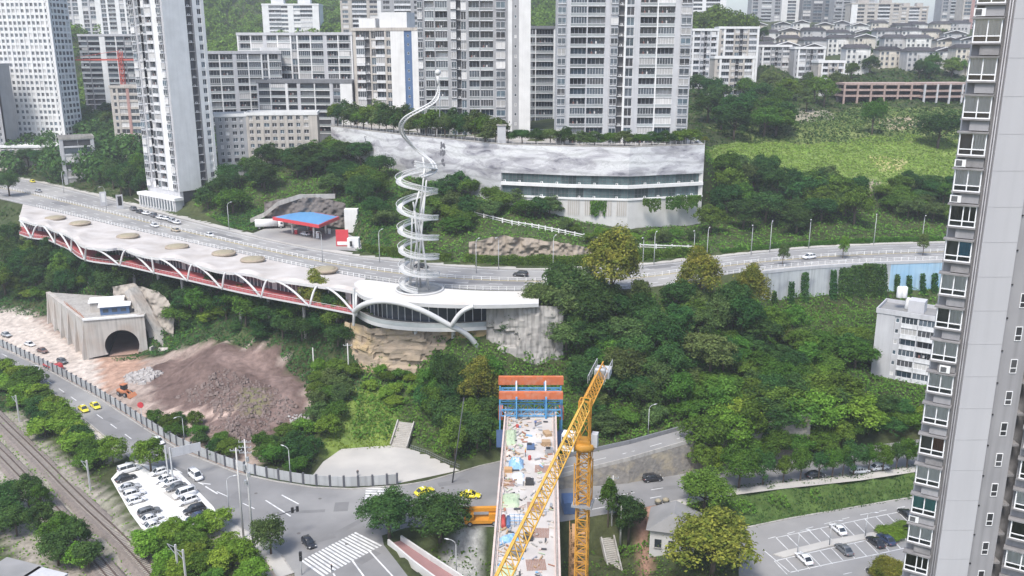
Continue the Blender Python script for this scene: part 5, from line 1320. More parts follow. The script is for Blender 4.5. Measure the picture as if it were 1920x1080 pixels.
for s, t in ((.25, .25), (.75, .25), (.25, .75), (.75, .75)):
    p = cp[0].lerp(cp[3], s).lerp(cp[1].lerp(cp[2], s), t); m = MB(); m.tube([(p.x, p.y, 29.9), (p.x, p.y, cz - 1.1)], .35, W_WHITE, 8); m.build('column', fs)
    m = MB(); m.cbox(p.x + 1.4, p.y - .6, 30.9, 1.0, .7, 1.7, CR if s < .5 else W_WHITE); m.cbox(p.x + 1.4, p.y - .6, 31.95, 1.1, .75, .4, W_WHITE); m.build('fuel_pump', fs)
p = Z(655, 437, 31); m = MB(); m.cbox(p.x, p.y + 6, 34.5, 4.8, 3, 8.5, W_WHITE); m.build('sign_tower', fs)
p = Z(642, 463, 30); m = MB(); m.cbox(p.x, p.y + .5, 33, 4.2, .5, 5.6, CR); m.cbox(p.x, p.y + .2, 31.2, 3.4, .1, 1.2, W_WHITE); m.build('notice_board', fs)
p = Z(662, 465, 30); m = MB(); m.cbox(p.x, p.y + 1.5, 31.6, 3.8, 3.0, 3.3, W_WHITE); m.build('kiosk', fs)
p = Z(662, 466, 30); m = MB(); m.cbox(p.x - .6, p.y - .05, 31.6, .8, .06, 1.8, DARK); m.build('kiosk_door', fs)
struct(sheet('pavement', [Z(470, 440, 30), Z(520, 420, 30), Z(640, 432, 30), Z(676, 452, 30), Z(680, 472, 30), Z(600, 468, 30), Z(520, 452, 30)], 30.16, ASPHL))
struct(sheet('pavement', [Z(290, 398, 30), Z(250, 372, 30.), Z(330, 392, 30), Z(400, 420, 30), Z(440, 432, 30), Z(420, 431, 30)], 30.2, PAVE))

# ------------------------------------------------------------ hillside parking deck
ck = thing('parking_structure', 'red brown open parking deck on columns at the edge of the field', 'parking structure', (0, 0, 0))
BR = pm('brown_slab', (.42, .31, .27), (.33, .25, .22), .3, .85, streak=.3)
def pk(pa, pb, da, db, rows, legs):
    a, b = Y(pa, rows[0], da), Y(pb, rows[0], db)
    for z_, n_ in [(Y(pa, r, da).z, i) for i, r in enumerate(rows)]:
        m = MB(); segwall(m, Vector((a.x, a.y, 0)), Vector((b.x, b.y, 0)), z_ - 1.0, z_, 16, BR); m.build('deck', ck)
    zt_, zl = Y(pa, rows[0], da).z, Y(pa, legs, da).z
    n_ = max(3, int((b - a).length / 6))
    for k in range(n_ + 1):
        p = a.lerp(b, k / n_); m = MB(); m.box(p.x - .45, p.y - .15, zl - 8, p.x + .45, p.y + .7, zt_ - .5, BR if legs < 185 else W_PALE); m.build('column', ck)
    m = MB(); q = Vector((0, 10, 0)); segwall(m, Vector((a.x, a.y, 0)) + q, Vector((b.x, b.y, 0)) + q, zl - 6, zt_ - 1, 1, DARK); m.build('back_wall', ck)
pk(1585, 1736, 470, 470, (156, 167, 178), 184)
pk(1736, 1830, 466, 472, (156, 169, 180), 198)

# ------------------------------------------------------------ villas on the right hillside
VW = [pm('villa_cream', (.62, .57, .49), (.53, .49, .42), .3, .85, streak=.3), pm('villa_grey', (.50, .49, .48), (.42, .41, .40), .3, .85, streak=.3), pm('villa_white', (.68, .67, .64), (.58, .57, .54), .3, .85, streak=.3)]
def villa(label, px, py, d, w, h, mat, dp=10, gable=0):
    p = Y(px, py, d); t = thing('villa', label, 'house', (p.x, p.y, p.z - h * .6), random.uniform(-.12, .12), 'villas in rows on the hillside')
    h = h * 1.6
    m = MB(); m.box(-w / 2, 0, -8, w / 2, dp, h, mat); m.box(-w * .1, -1.2, -8, w * .28, -.003, h * .86, mat); m.build('wall', t)
    m = MB(); e = .7; rh = 2.4
    if gable == 0:
        m.faces([(-w / 2 - e, -e, h), (w / 2 + e, -e, h), (w / 2 + e, dp + e, h), (-w / 2 - e, dp + e, h), (-w / 2 + 1.5, dp / 2, h + rh), (w / 2 - 1.5, dp / 2, h + rh)], [(0, 1, 5, 4), (1, 2, 5), (2, 3, 4, 5), (3, 0, 4), (3, 2, 1, 0)], ROOFT)
    else:
        m.faces([(-w / 2 - e, -e, h), (w / 2 + e, -e, h), (w / 2 + e, dp + e, h), (-w / 2 - e, dp + e, h), (0, -e, h + rh), (0, dp + e, h + rh)], [(0, 4, 5, 3), (1, 2, 5, 4), (0, 1, 4), (2, 3, 5), (3, 2, 1, 0)], ROOFT)
        m.bar((-w / 2 - e, -e - .05, h), (0, -e - .05, h + rh), .3, .5, W_WHITE); m.bar((w / 2 + e, -e - .05, h), (0, -e - .05, h + rh), .3, .5, W_WHITE)
    m.build('roof', t)
    for k in range(max(2, int(w / 3.2))):
        for f in range(max(1, int(h / 3.3))):
            u_ = MB(); x = -w / 2 + .9 + k * 3.1; z = h - 2.6 - f * 3.2; y_ = -1.2 if -w * .1 < x + .7 < w * .28 else 0
            if y_ and z + 1.7 > h * .86: continue
            u_.box(x, y_ - .1, z, x + 1.5, y_ - .004, z + 1.7, GLASS); u_.box(x - .1, y_ - .2, z - .18, x + 1.6, y_ - .004, z - .02, W_WHITE); u_.build('window', t)
    return t
random.seed(21)
vi = 0
for row, (y0, d, xs, hh) in enumerate([(58, 800, range(1425, 1830, 38), 5.5), (78, 700, range(1440, 1830, 44), 7), (97, 640, range(1425, 1830, 50), 8.5), (122, 560, [1610, 1668, 1722, 1775, 1822], 9), (112, 585, [1430, 1475, 1520], 8)]):
    where = ['in the top row under the skyline towers', 'in the second row from the top', 'in the third row from the top', 'in the lowest row behind the parking deck', 'in the short row behind the slim cream block'][row]
    xs = list(xs)
    for k, x in enumerate(xs):
        villa(f'villa, {ordw(k)} from the left {where}', x + random.uniform(-6, 6), y0 + random.uniform(-3, 3), d + random.uniform(-12, 12), random.uniform(13, 18), hh, VW[vi % 3], 11, 1 if random.random() < .4 else 0); vi += 1

# ------------------------------------------------------------ small blocks
loc, rz, W = place(1638, 1775, 229, None, 219, 650)
zt = Y(1690, 596, 224).z
sb = building('apartment_block', 'small pale six storey block with stacked balconies beside the foreground tower', (*loc, 8.6), rz, W, 11, 6, (zt - 8.6) / 6, [('p', 4.6), ('s', 1.4), ('p', .3), ('b', 4.0, 's'), ('p', .25), ('b', 4.2, 's'), ('p', .6), ('w', 1.4), ('p', 1.2)], wall=W_PALE, seed=44, cat='apartment block', boxes=[(.38, .35, 4, 4, 3.2, W_PALE)])
for k in range(3):
    t = thing('water_tank', f'white cylindrical water tank on the small pale block roof, {ORD[k]} from the left', 'water tank', (0, 0, 0), 0, 'rooftop water tanks')
    p = Y(1684 + k * 9, 575 - (k % 2) * 4, 231); m = MB(); m.lathe([(.75, 0), (.8, .1), (.8, 2.8), (.5, 3.1)], WHITE, 12, c=(p.x, p.y, zt + .4 + (3.2 if k < 2 else 0))); m.build('body', t)
p = Z(118, 338, 31); loc = (p.x, p.y)
nb_ = building('narrow_office_block', 'narrow pale block with banded windows beside the far end of the upper road', (Y(120, 330, 432).x, 432, 30), .5, 15, 12, 6, 3.7, [('p', 1, '', W_PALE), ('w', 9, 't'), ('p', .5)], wall=W_PALE, seed=45, cat='building', rimm=CONC, right=[('p', 12)])
# pitched roof house by the stairs
h0 = Z(1216, 1060, -8.5)
hs = thing('house', 'small pale house with a grey pitched roof beside the round tree', 'house', (h0.x, h0.y, -8.5), -.25)
HW = OFFWHITE
m = MB(); m.prism([(0, 0), (9, 0), (9, 8), (0, 8)], -3, 8.6, HW); m.build('wall', hs)
m = MB(); m.faces([(-.8, -.8, 8.5), (10, -.8, 8.5), (10, 9, 8.5), (-.8, 9, 8.5), (4.6, 1.5, 11.8), (4.6, 7, 11.8)], [(0, 1, 4), (1, 2, 5, 4), (2, 3, 5), (3, 0, 4, 5), (3, 2, 1, 0)], ROOFG); m.build('roof', hs)
for k in range(3):
    m = MB(); m.box(1 + k * 2.8, -.1, 4.5, 2.4 + k * 2.8, -.004, 6.3, GLASS); m.box(.9 + k * 2.8, -.25, 4.3, 2.5 + k * 2.8, -.004, 4.48, CONC); m.build('window', hs)
    m = MB(); m.box(-.1, 1 + k * 2.3, 3.5, -.004, 2.2 + k * 2.3, 5.3, GLASS); m.build('window', hs)
# low roofs in the near left corner
for k, (a, b, w_, d_, lb) in enumerate([(2, 1085, 8, 6, 'dark flat roofed shed in the near left corner by the railway'), (72, 1098, 6, 5, 'pale roofed shed beside the dark one near the railway')]):
    p = Z(a, b, 1); t = thing('shed', lb, 'shed', (p.x - 4, p.y, -3), -.35)
    m = MB(); m.box(0, 0, -2, w_, d_, 4.2, OFFWHITE); m.build('wall', t)
    m = MB(); m.prism([(-.5, -.5), (w_ + .5, -.5), (w_ + .5, d_ + .5), (-.5, d_ + .5)], 4.2, 4.6, ROOFG if k == 0 else W_PALE); m.build('roof', t)
    for q in range(2): m = MB(); m.box(1 + q * 3, -.1, 1.6, 2.4 + q * 3, -.004, 3.0, GLASS); m.build('window', t)
# ------------------------------------------------------------ unfinished bridge deck
DKZ = 14.0
DECK = pm('fresh_concrete_deck', (0.48, 0.445, 0.41), (0.39, 0.36, 0.33), .3, .9, c3=(.55, .525, .495), s3=.15, detail=8)
PINK = pm('primed_edge', (.60, .50, .45), (.48, .37, .32), .6, .9)
dl0, dl1 = Z(947, 766, DKZ), Z(918, 1100, DKZ); dr0, dr1 = Z(1043, 766, DKZ), Z(1052, 1100, DKZ)
def ext(a, b, k): return a + (b - a) * k
dl2, dr2 = ext(dl0, dl1, 1.9), ext(dr0, dr1, 1.9)
br = thing('bridge', 'unfinished concrete bridge deck reaching towards the cliff', 'bridge', (0, 0, 0))
m = MB(); m.prism([(p.x, p.y) for p in (dl2, dr2, dr0, dl0)], DKZ - .5, DKZ, DECK); m.build('deck', br)
m = MB(); q = [dl2.lerp(dr2, .22), dl2.lerp(dr2, .78), dl0.lerp(dr0, .78), dl0.lerp(dr0, .22)]; m.prism([(p.x, p.y) for p in q], DKZ - 4, DKZ - .5, CONC); m.build('girder', br)
for a, b, s in ((dl0, dl2, 1), (dr0, dr2, -1)):
    for w0, w1, h in ((0.0, .35, .5), (.75, .95, .3)):
        m = MB(); o = Vector((s, 0, 0)); m.prism([(p.x, p.y) for p in (a + o * w0, b + o * w0, b + o * w1, a + o * w1)], DKZ + .003, DKZ + h, PINK); m.build('kerb', br)
    m = MB(); n = 60
    for k in range(n):
        p = a.lerp(b, k / n) + Vector((s * .55, 0, 0)); m.bar((p.x, p.y, DKZ), (p.x, p.y, DKZ + .95), .06, .06, RUST)
    for hh in (.5, .9): m.bar((a.x + s * .55, a.y, DKZ + hh), (b.x + s * .55, b.y, DKZ + hh), .05, .05, STEEL)
    o = m.build('rebar_cage', br); o['kind'] = 'stuff'
for k, f in enumerate((.42, .95)):
    p = (dl0.lerp(dl2, f) + dr0.lerp(dr2, f)) / 2; m = MB(); m.box(p.x - 3, p.y - 1.5, -20, p.x + 3, p.y + 1.5, DKZ - 4, CONC); m.build('pier', br)
# things lying on the deck
TARP = pm('blue_tarpaulin', (.13, .32, .55), (.30, .45, .60), .7, .6, bump=.5); NET = pm('green_net', (.33, .42, .27), (.45, .50, .36), .8, .9, bump=.4)
WOODM = pm('timber', (.42, .29, .17), (.33, .22, .13), 1, .85); SACK = pm('pale_sacks', (.55, .50, .44), (.45, .4, .35), 1, .9); REDP = pm('red_paint', (.45, .07, .06), (.35, .06, .05), 1, .6); NAVY = pm('navy_metal', (.07, .12, .24), (.1, .16, .28), 1, .5)
def blob(w, d, h, mat, seed, n=9):
    r = random.Random(seed); m = MB(); rows = []
    for j in range(n):
        row = []
        for i in range(n):
            u, v = i / (n - 1) - .5, j / (n - 1) - .5; e = max(0, 1 - (abs(2 * u) ** 4 + abs(2 * v) ** 4))
            row.append(Vector((u * w + r.uniform(-.1, .1) * w / n, v * d + r.uniform(-.1, .1) * d / n, h * e * r.uniform(.55, 1))))
        rows.append(row)
    for a, b in zip(rows, rows[1:]): m.strip(a, b, mat)
    return m
def stack(w, d, h, mat, n):
    m = MB()
    for k in range(n): m.box(-w / 2 + .06 * (k % 2), -d / 2, k * h / n + .004, w / 2 - .05 * (k % 2), d / 2, (k + .85) * h / n, mat)
    return m
def onDeck(name, label, cat, px, py, parts, rz=0.0):
    p = Z(px, py, DKZ); t = thing(name, label, cat, (p.x, p.y, DKZ + .006), rz)
    for nm, mm in parts: mm.build(nm, t)
    return t
def barrel(c): m = MB(); m.lathe([(.3, 0), (.32, .05), (.32, .85), (.28, .9)], c, 10); return m
onDeck('tarpaulin', 'blue tarpaulin heap at mid deck beside the far left kerb', 'tarpaulin', 968, 872, [('sheet', blob(3.0, 4.2, 1.5, TARP, 1)), ('fold', blob(2.0, 2.4, 1.9, pm('pale_blue_sheet', (.45, .55, .66), (.6, .65, .7), .8, .6, bump=.4), 2))])
onDeck('tarpaulin', 'pale blue sheet lying just below the heaped blue tarpaulin', 'tarpaulin', 972, 895, [('sheet', blob(2.4, 2.8, .8, pm('pale_blue_sheet', (.45, .55, .66), (.6, .65, .7), .8), 3))])
onDeck('tarpaulin', 'bright blue tarpaulin strip near the lower end of the deck', 'tarpaulin', 955, 1011, [('sheet', blob(3.4, 2.0, .9, TARP, 4))], .4)
onDeck('tarpaulin', 'small blue tarpaulin bundle below the bright blue strip', 'tarpaulin', 960, 1032, [('sheet', blob(1.4, 1.8, .8, TARP, 5))])
onDeck('safety_net', 'green netting spread by the far end of the deck', 'net', 958, 820, [('net', blob(2.4, 8, .8, NET, 6))])
onDeck('safety_net', 'large green net sheet at mid deck', 'net', 958, 938, [('net', blob(3.2, 5.4, .6, NET, 7))])
onDeck('safety_net', 'green net at the bottom edge of the picture', 'net', 948, 1072, [('net', blob(3.4, 3.4, .6, NET, 8))])
onDeck('timber_stack', 'stack of short timbers below the form traveller', 'timber', 1024, 834, [('layer', stack(1.9, 1.4, 1.0, WOODM, 4))])
onDeck('timber_stack', 'timber pallet by the far right kerb', 'timber', 1026, 815, [('layer', stack(1.4, 2.2, .7, WOODM, 3))], .3)
onDeck('timber_stack', 'orange boxed timber next to the heaped blue tarpaulin', 'timber', 953, 884, [('layer', stack(1.6, 1.3, .8, pm('orange_ply', (.5, .3, .15), (.42, .25, .12), 1), 3))])
onDeck('sack_pile', 'pale sack pile at the middle of the far deck', 'sacks', 1011, 818, [('pile', blob(1.2, 2.2, .7, SACK, 9))])
onDeck('sack_pile', 'pale rubble sacks by the far left kerb', 'sacks', 956, 852, [('pile', blob(1.8, 2.0, .7, SACK, 10))])
onDeck('barrel', 'red drum near the green netting', 'barrel', 970, 803, [('body', barrel(REDP))])
onDeck('barrel', 'red drum right of the heaped blue tarpaulin', 'barrel', 993, 862, [('body', barrel(REDP))])
def gen(c):
    m = MB(); m.box(-.8, -.5, .1, .8, .5, 1.1, c); m.box(-.7, -.4, 1.1, .2, .4, 1.3, DARK); m.tube([(.5, 0, 1.1), (.5, 0, 1.6)], .07, STEEL, 6); m.box(-.85, -.55, 0, .85, .55, .1, BLACK); return m
onDeck('generator', 'dark blue generator in the middle of the deck', 'generator', 995, 842, [('body', gen(NAVY))])
onDeck('generator', 'grey pump set by the right kerb beside the crane jib', 'generator', 1030, 850, [('body', gen(STEEL))])
onDeck('generator', 'dark compressor by the lower joint of the deck', 'generator', 990, 1012, [('body', gen(DARK))])
onDeck('generator', 'black welding set in the middle of the deck', 'generator', 993, 908, [('body', gen(DARK))])
onDeck('pipe_bundle', 'dark red pipe beside a blue one near the lower left kerb', 'pipes', 944, 981, [('pipe', (lambda m: (m.tube([(0, -1.8, .4), (0, 1.8, .4)], .4, REDP, 10), m)[1])(MB())), ('pipe', (lambda m: (m.tube([(.85, -1.8, .35), (.85, 1.6, .35)], .35, NAVY, 10), m)[1])(MB()))])
sc_m = MB()
for i in range(4):
    for j in range(2): sc_m.bar((i * .9 - 1.4, j * 1.3 - .6, 0), (i * .9 - 1.4, j * 1.3 - .6, 1.8), .07, .07, NAVY)
for z in (.6, 1.2, 1.75):
    for j in range(2): sc_m.bar((-1.4, j * 1.3 - .6, z), (1.3, j * 1.3 - .6, z), .06, .06, TARP)
onDeck('scaffold', 'blue scaffold frame above the deck joint', 'scaffold', 970, 985, [('frame', sc_m)])
gen_m = MB(); gen_m.box(-.6, -.8, 0, .6, .8, .5, W_PALE); gen_m.box(-.5, -.6, .5, .5, .6, .9, W_WHITE)
onDeck('tool_chest', 'white tool chest near the deck centre line', 'box', 975, 908, [('body', gen_m)])
rd = random.Random(77); db = MB()
for k in range(400):
    f = rd.random(); e = (rd.random() ** 1.6) * .46 if rd.random() < .7 else .55 + rd.random() * .38
    a_ = dl0.lerp(dl1, f * 1.05); b_ = dr0.lerp(dr1, f * 1.05); q = a_.lerp(b_, .09 + e * .86); L_ = rd.uniform(.15, 1.6); w_ = rd.uniform(.08, .45)
    db.cbox(q.x, q.y, DKZ + .1 + rd.uniform(0, .15), L_, w_, rd.uniform(.06, .3), rd.choice([WOODM, WOODM, RUST, STEEL, SACK, SACK, DARK, W_PALE, NET, CONC, PINK, TARP if k % 3 == 0 else WOODM]), rd.uniform(0, 3.1))
tag(db.build('debris'), 'timber offcuts, rods and scraps littering the bridge deck', 'debris', None, 'stuff')
for k, (a_, b_) in enumerate([(1018, 880), (1005, 950), (950, 905), (1012, 1000), (1005, 1060)]):
    g_ = MB(); r0 = rd.uniform(-.1, .1)
    for i in range(12): g_.bar((-1.5 + i * .27, -1.6, .1), (-1.5 + i * .27, 1.6, .1), .04, .04, RUST); g_.bar((-1.6, -1.5 + i * .27, .13), (1.6, -1.5 + i * .27, .13), .04, .04, RUST)
    onDeck('rebar_mat', f'rusty rebar mat on the deck, {ORD[k]} in the list from the far end' if False else ['rusty rebar mat right of the black welding set', 'rusty rebar mat at mid deck under the jib', 'rusty rebar mat by the left kerb above the green net sheet', 'rusty rebar mat near the lower deck joint', 'rusty rebar mat closest to the bottom edge'][k], 'rebar mat', a_, b_, [('grid', g_)], r0)
def person(label, loc, rz, shirt, trousers, hat=None, s=1.0):
    """one skinned body, clothes as bands of the same surface"""
    t = thing('person', label, 'person', loc, rz)
    me = bpy.data.meshes.new('body')
    J = dict(pel=(0, 0, .95), wai=(0, 0, 1.1), che=(0, -.01, 1.32), nec=(0, 0, 1.5), hd0=(0, -.01, 1.58), hd1=(0, -.02, 1.72), lh=(-.1, 0, .9), lk=(-.11, -.06, .5), la=(-.11, .04, .09), lt=(-.12, -.12, .05), rh=(.1, 0, .9), rk=(.12, .03, .5), ra=(.12, .12, .1), rt=(.12, -.04, .05),
             ls=(-.2, 0, 1.42), le=(-.27, .03, 1.14), lw=(-.26, -.09, .9), lf=(-.25, -.13, .8), rs=(.2, 0, 1.42), re=(.27, .03, 1.14), rw=(.26, -.09, .9), rf=(.25, -.13, .8))
    R_ = dict(pel=.15, wai=.135, che=.16, nec=.06, hd0=.075, hd1=.085, lh=.09, lk=.06, la=.045, lt=.035, rh=.09, rk=.06, ra=.045, rt=.035, ls=.07, le=.05, lw=.038, lf=.03, rs=.07, re=.05, rw=.038, rf=.03)
    K = list(J); E_ = [('pel', 'wai'), ('wai', 'che'), ('che', 'nec'), ('nec', 'hd0'), ('hd0', 'hd1'), ('pel', 'lh'), ('lh', 'lk'), ('lk', 'la'), ('la', 'lt'), ('pel', 'rh'), ('rh', 'rk'), ('rk', 'ra'), ('ra', 'rt'), ('che', 'ls'), ('ls', 'le'), ('le', 'lw'), ('lw', 'lf'), ('che', 'rs'), ('rs', 're'), ('re', 'rw'), ('rw', 'rf')]
    me.from_pydata([J[k] for k in K], [(K.index(a), K.index(b)) for a, b in E_], [])
    o = O('body', me, t)
    bpy.context.view_layer.objects.active = o
    md = o.modifiers.new('skin', 'SKIN'); sub = o.modifiers.new('sub', 'SUBSURF'); sub.levels = 1; sub.render_levels = 1
    for i, k in enumerate(K): me.skin_vertices[0].data[i].radius = (R_[k], R_[k])
    me.skin_vertices[0].data[0].use_root = True
    bm_ = bpy.data.materials.get('clothes_' + shirt[0] + trousers[0])
    if bm_ is None:
        bm_ = bpy.data.materials.new('clothes_' + shirt[0] + trousers[0]); bm_.use_nodes = True; N = bm_.node_tree.nodes; L = bm_.node_tree.links
        tc = N.new('ShaderNodeTexCoord'); sx = N.new('ShaderNodeSeparateXYZ'); L.new(tc.outputs['Object'], sx.inputs[0]); cr = N.new('ShaderNodeValToRGB'); cr.color_ramp.interpolation = 'CONSTANT'
        e = cr.color_ramp.elements; e[0].position = 0; e[0].color = (.03, .03, .03, 1); e[1].position = .06; e[1].color = (*trousers[1], 1)
        x = e.new(.54); x.color = (*shirt[1], 1); x = e.new(.80); x.color = (.45, .28, .2, 1); x = e.new(.905); x.color = (.03, .025, .02, 1)
        dv = N.new('ShaderNodeMath'); dv.operation = 'DIVIDE'; dv.inputs[1].default_value = 1.85; L.new(sx.outputs[2], dv.inputs[0]); L.new(dv.outputs[0], cr.inputs[0]); L.new(cr.outputs[0], N['Principled BSDF'].inputs['Base Color']); N['Principled BSDF'].inputs['Roughness'].default_value = .9
    me.materials.append(bm_)
    if hat: m = MB(); m.lathe([(.14, 1.70), (.13, 1.74), (.1, 1.83), (.02, 1.86)], hat, 10); m.build('hard_hat', t)
    return t
YEL = pm('hat_yellow', (.7, .5, .05), (.7, .5, .05), 1, .5)
for k, (a, b, c, l) in enumerate([(1004, 800, ('blue', (.08, .13, .3)), 'worker in blue with a yellow hard hat on the far deck'), (985, 856, ('orange', (.6, .2, .05)), 'worker in orange beside the heaped blue tarpaulin'), (1015, 925, ('grey', (.25, .25, .27)), 'worker in grey at mid deck'), (985, 1035, ('blue', (.08, .13, .3)), 'worker in blue on the lower deck')]):
    p = Z(a, b, DKZ); person(l, (p.x, p.y, DKZ + .005), k * 1.3, c, ('navy', (.04, .05, .09)), YEL)
p = Z(671, 893, 0.02); person('pedestrian in dark clothes on the empty pale plaza', (p.x, p.y, .02), .4, ('black', (.03, .03, .035)), ('dark', (.03, .035, .05)))
p = Z(622, 1072, 0.0); person('pedestrian in dark clothes waiting below the zebra crossing', (p.x, p.y, .01), 1.4, ('black', (.03, .03, .035)), ('dark', (.03, .035, .05)))

# ------------------------------------------------------------ form traveller
ft = thing('form_traveller', 'orange and blue form traveller at the end of the bridge deck', 'formwork', (0, 0, DKZ))
ORG = pm('orange_steel', (.58, .15, .05), (.44, .13, .06), .6, .7, c3=(.5, .2, .12), s3=.8); BLU = pm('blue_steel', (.07, .26, .48), (.12, .32, .52), .6, .6)
tz = 19.2
fa, fb = Z(935, 713, tz), Z(1056, 713, tz); na1, nb1 = Z(936, 741, tz), Z(1055, 741, tz)
def crossbeam(a, b, h, mat):
    m = MB(); a, b = a - Vector((0, 0, DKZ)), b - Vector((0, 0, DKZ)); m.bar(a, b, .9, h, mat)
    for k in range(11): c = a.lerp(b, k / 10); m.bar(c - Vector((0, .52, h * .45)), c + Vector((0, -.52, h * .45)), .14, .08, mat)
    return m
crossbeam(fa, fb, 2.0, ORG).build('cross_beam', ft)
crossbeam(na1, nb1, 1.7, ORG).build('cross_beam', ft)
for px_ in (935, 1049):
    a_, b_ = Z(px_, 770, DKZ - .5), Z(px_ + 8, 770, DKZ - .5); m = MB(); m.box(a_.x, a_.y - 1, -2.4, b_.x, b_.y + 3, -.3, ORG); m.build('side_form', ft)
def truss(a, b, h, mat, n, w=.28):
    m = MB(); u = Vector((0, 0, h)); m.bar(a, b, w, w, mat); m.bar(a + u, b + u, w, w, mat)
    for k in range(n):
        p, q = a.lerp(b, k / n), a.lerp(b, (k + 1) / n); m.bar(p, p + u, w * .7, w * .7, mat)
        m.bar(p if k % 2 else p + u, q + u if k % 2 else q, w * .6, w * .6, mat)
    m.bar(b, b + u, w * .7, w * .7, mat); return m
Yd = dl0.y
for fx in (.22, .78):
    a_, b_ = dl0.lerp(dr0, fx), dl0.lerp(dr0, fx); a_ = Vector((a_.x, Yd - 6, .2)); b_ = Vector((b_.x, fa.y, .2))
    truss(a_, b_, 4.6, BLU, 4, .4).build('main_truss', ft)
    m = MB(); m.bar(a_ + Vector((0, 2, 4.6)), a_ + Vector((0, 5, 7)), .3, .3, W_PALE); m.bar(b_ + Vector((0, -2, 4.6)), a_ + Vector((0, 5, 7)), .2, .2, W_PALE); m.build('tie', ft)
for y_, z_ in ((Yd - 1, 2.2), (Yd - 3.2, 1.0), (na1.y + 2.5, 3.2), (Yd - 5.2, .4), (Yd + .5, 3.4), (fa.y - 1.2, 1.6)):
    a_, b_ = Vector((dl0.x - .8, y_, z_)), Vector((dr0.x + .8, y_, z_)); truss(a_, b_, 1.5, BLU, 9, .22).build('cross_truss', ft)
for x_ in (dl0.x - 1.2, dr0.x + 1.2):
    for y_ in (Yd - 2, Yd + 4):
        m = MB(); m.bar((x_, y_, -8), (x_, y_, 4), .3, .3, BLU); m.build('hanger', ft)
    m = MB(); m.box(x_ - .8, Yd - 3, -8.4, x_ + .8, Yd + 5, -8, NAVY); m.box(x_ - .8, Yd - 3.05, -8, x_ + .8, Yd - 2.95, -4, NAVY); m.build('work_platform', ft)
# ------------------------------------------------------------ tower crane
CY = pm('crane_yellow', (.60, .30, .045), (.46, .22, .04), .7, .55); CYL = pm('crane_yellow_light', (.66, .40, .085), (.55, .31, .06), .7, .55)
jz = 45.0
je, jm = Z(1126, 684, jz), Z(1097, 762, jz)
jd = (Z(1000, 962, jz) - jm); jd.z = 0; jd.normalize()
je = jm - jd * 17.0
jn = Vector((-jd.y, jd.x, 0))
cr = thing('tower_crane', 'yellow tower crane with a long lattice jib beside the bridge', 'crane', (jm.x, jm.y, -12), math.atan2(jd.y, jd.x))
def mastsec(h, w, mat):
    m = MB(); c = [(-w / 2, -w / 2), (w / 2, -w / 2), (w / 2, w / 2), (-w / 2, w / 2)]
    for x, y in c: m.bar((x, y, 0), (x, y, h), .2, .2, mat)
    for k in range(4):
        (x0, y0), (x1, y1) = c[k], c[(k + 1) % 4]
        m.bar((x0, y0, h), (x1, y1, h), .13, .13, mat); m.bar((x0, y0, h / 2), (x1, y1, h / 2), .09, .09, mat)
        m.bar((x0, y0, 0), (x1, y1, h / 2), .1, .1, mat); m.bar((x1, y1, h / 2), (x0, y0, h), .1, .1, mat)
    return m.mesh('mast_section')
ms = mastsec(2.8, 1.7, CY); nsec = 18
for k in range(nsec): O('mast_section', ms, cr, (0, 0, k * 2.8))
zt_ = nsec * 2.8
m = MB(); m.box(-1.5, -1.5, zt_ - 9, 1.5, 1.5, zt_ - 8.7, STEEL)
for s in (-1, 1):
    for t_ in (-1, 1): m.bar((s * 1.15, t_ * 1.15, zt_ - 9), (s * 1.15, t_ * 1.15, zt_ - 2), .16, .16, CY)
for k in range(4):
    for (x0, y0, x1, y1) in ((-1.15, -1.15, 1.15, -1.15), (1.15, -1.15, 1.15, 1.15), (1.15, 1.15, -1.15, 1.15), (-1.15, 1.15, -1.15, -1.15)): m.bar((x0, y0, zt_ - 9 + k * 2.2), (x1, y1, zt_ - 9 + (k + .8) * 2.2), .1, .1, CY)
m.build('climbing_cage', cr)
m = MB(); m.lathe([(1.5, zt_), (1.6, zt_ + .3), (1.6, zt_ + .9), (1.2, zt_ + 1.1)], CY, 16); m.build('slewing_ring', cr)
hb = jz + 12 - .2    # jib level in local z
m = MB(); m.box(-1.0, -1.0, zt_ + 1.1, 1.0, 1.0, zt_ + 1.5, CY); m.build('turntable', cr); o = O('tower_head', mastsec(hb + 1.2 - zt_ - 1.5, 1.5, CY), cr, (0, 0, zt_ + 1.5))
m = MB(); m.box(.2, -3.0, zt_ + .2, 2.0, -1.2, zt_ + 2.7, WHITE); m.box(2.003, -2.9, zt_ + 1.1, 2.03, -1.3, zt_ + 2.4, GLASS); m.box(.5, -3.03, zt_ + 1.2, 1.9, -3.003, zt_ + 2.3, GLASS); m.build('cab', cr)
m = MB(); m.box(-.6, 1.1, zt_ + .6, .6, 2.0, zt_ + 2.6, W_PALE); m.build('control_cabinet', cr)
def jibsec(L_, w, h, mat):
    m = MB()
    for y in (-w / 2, w / 2): m.bar((0, y, 0), (L_, y, 0), .16, .16, mat)
    m.bar((0, 0, h), (L_, 0, h), .18, .18, mat); n = 3
    for k in range(n):
        x0, x1 = L_ * k / n, L_ * (k + 1) / n; xm = (x0 + x1) / 2
        m.bar((x0, -w / 2, 0), (x0, w / 2, 0), .09, .09, mat); m.bar((x0, -w / 2, 0), (x1, w / 2, 0), .08, .08, mat)
        for y in (-w / 2, w / 2): m.bar((x0, y, 0), (xm, 0, h), .09, .09, mat); m.bar((xm, 0, h), (x1, y, 0), .09, .09, mat)
    return m.mesh('jib_section')
js = jibsec(5.0, 1.6, 1.5, CYL)
for k in range(11): O('jib_section', js, cr, (.9 + k * 5.0, 0, hb))
jc = jibsec(5.0, 1.7, 1.5, CY)
for k in range(3): O('counter_jib_section', jc, cr, (-.9 - (k + 1) * 5.0, 0, hb))
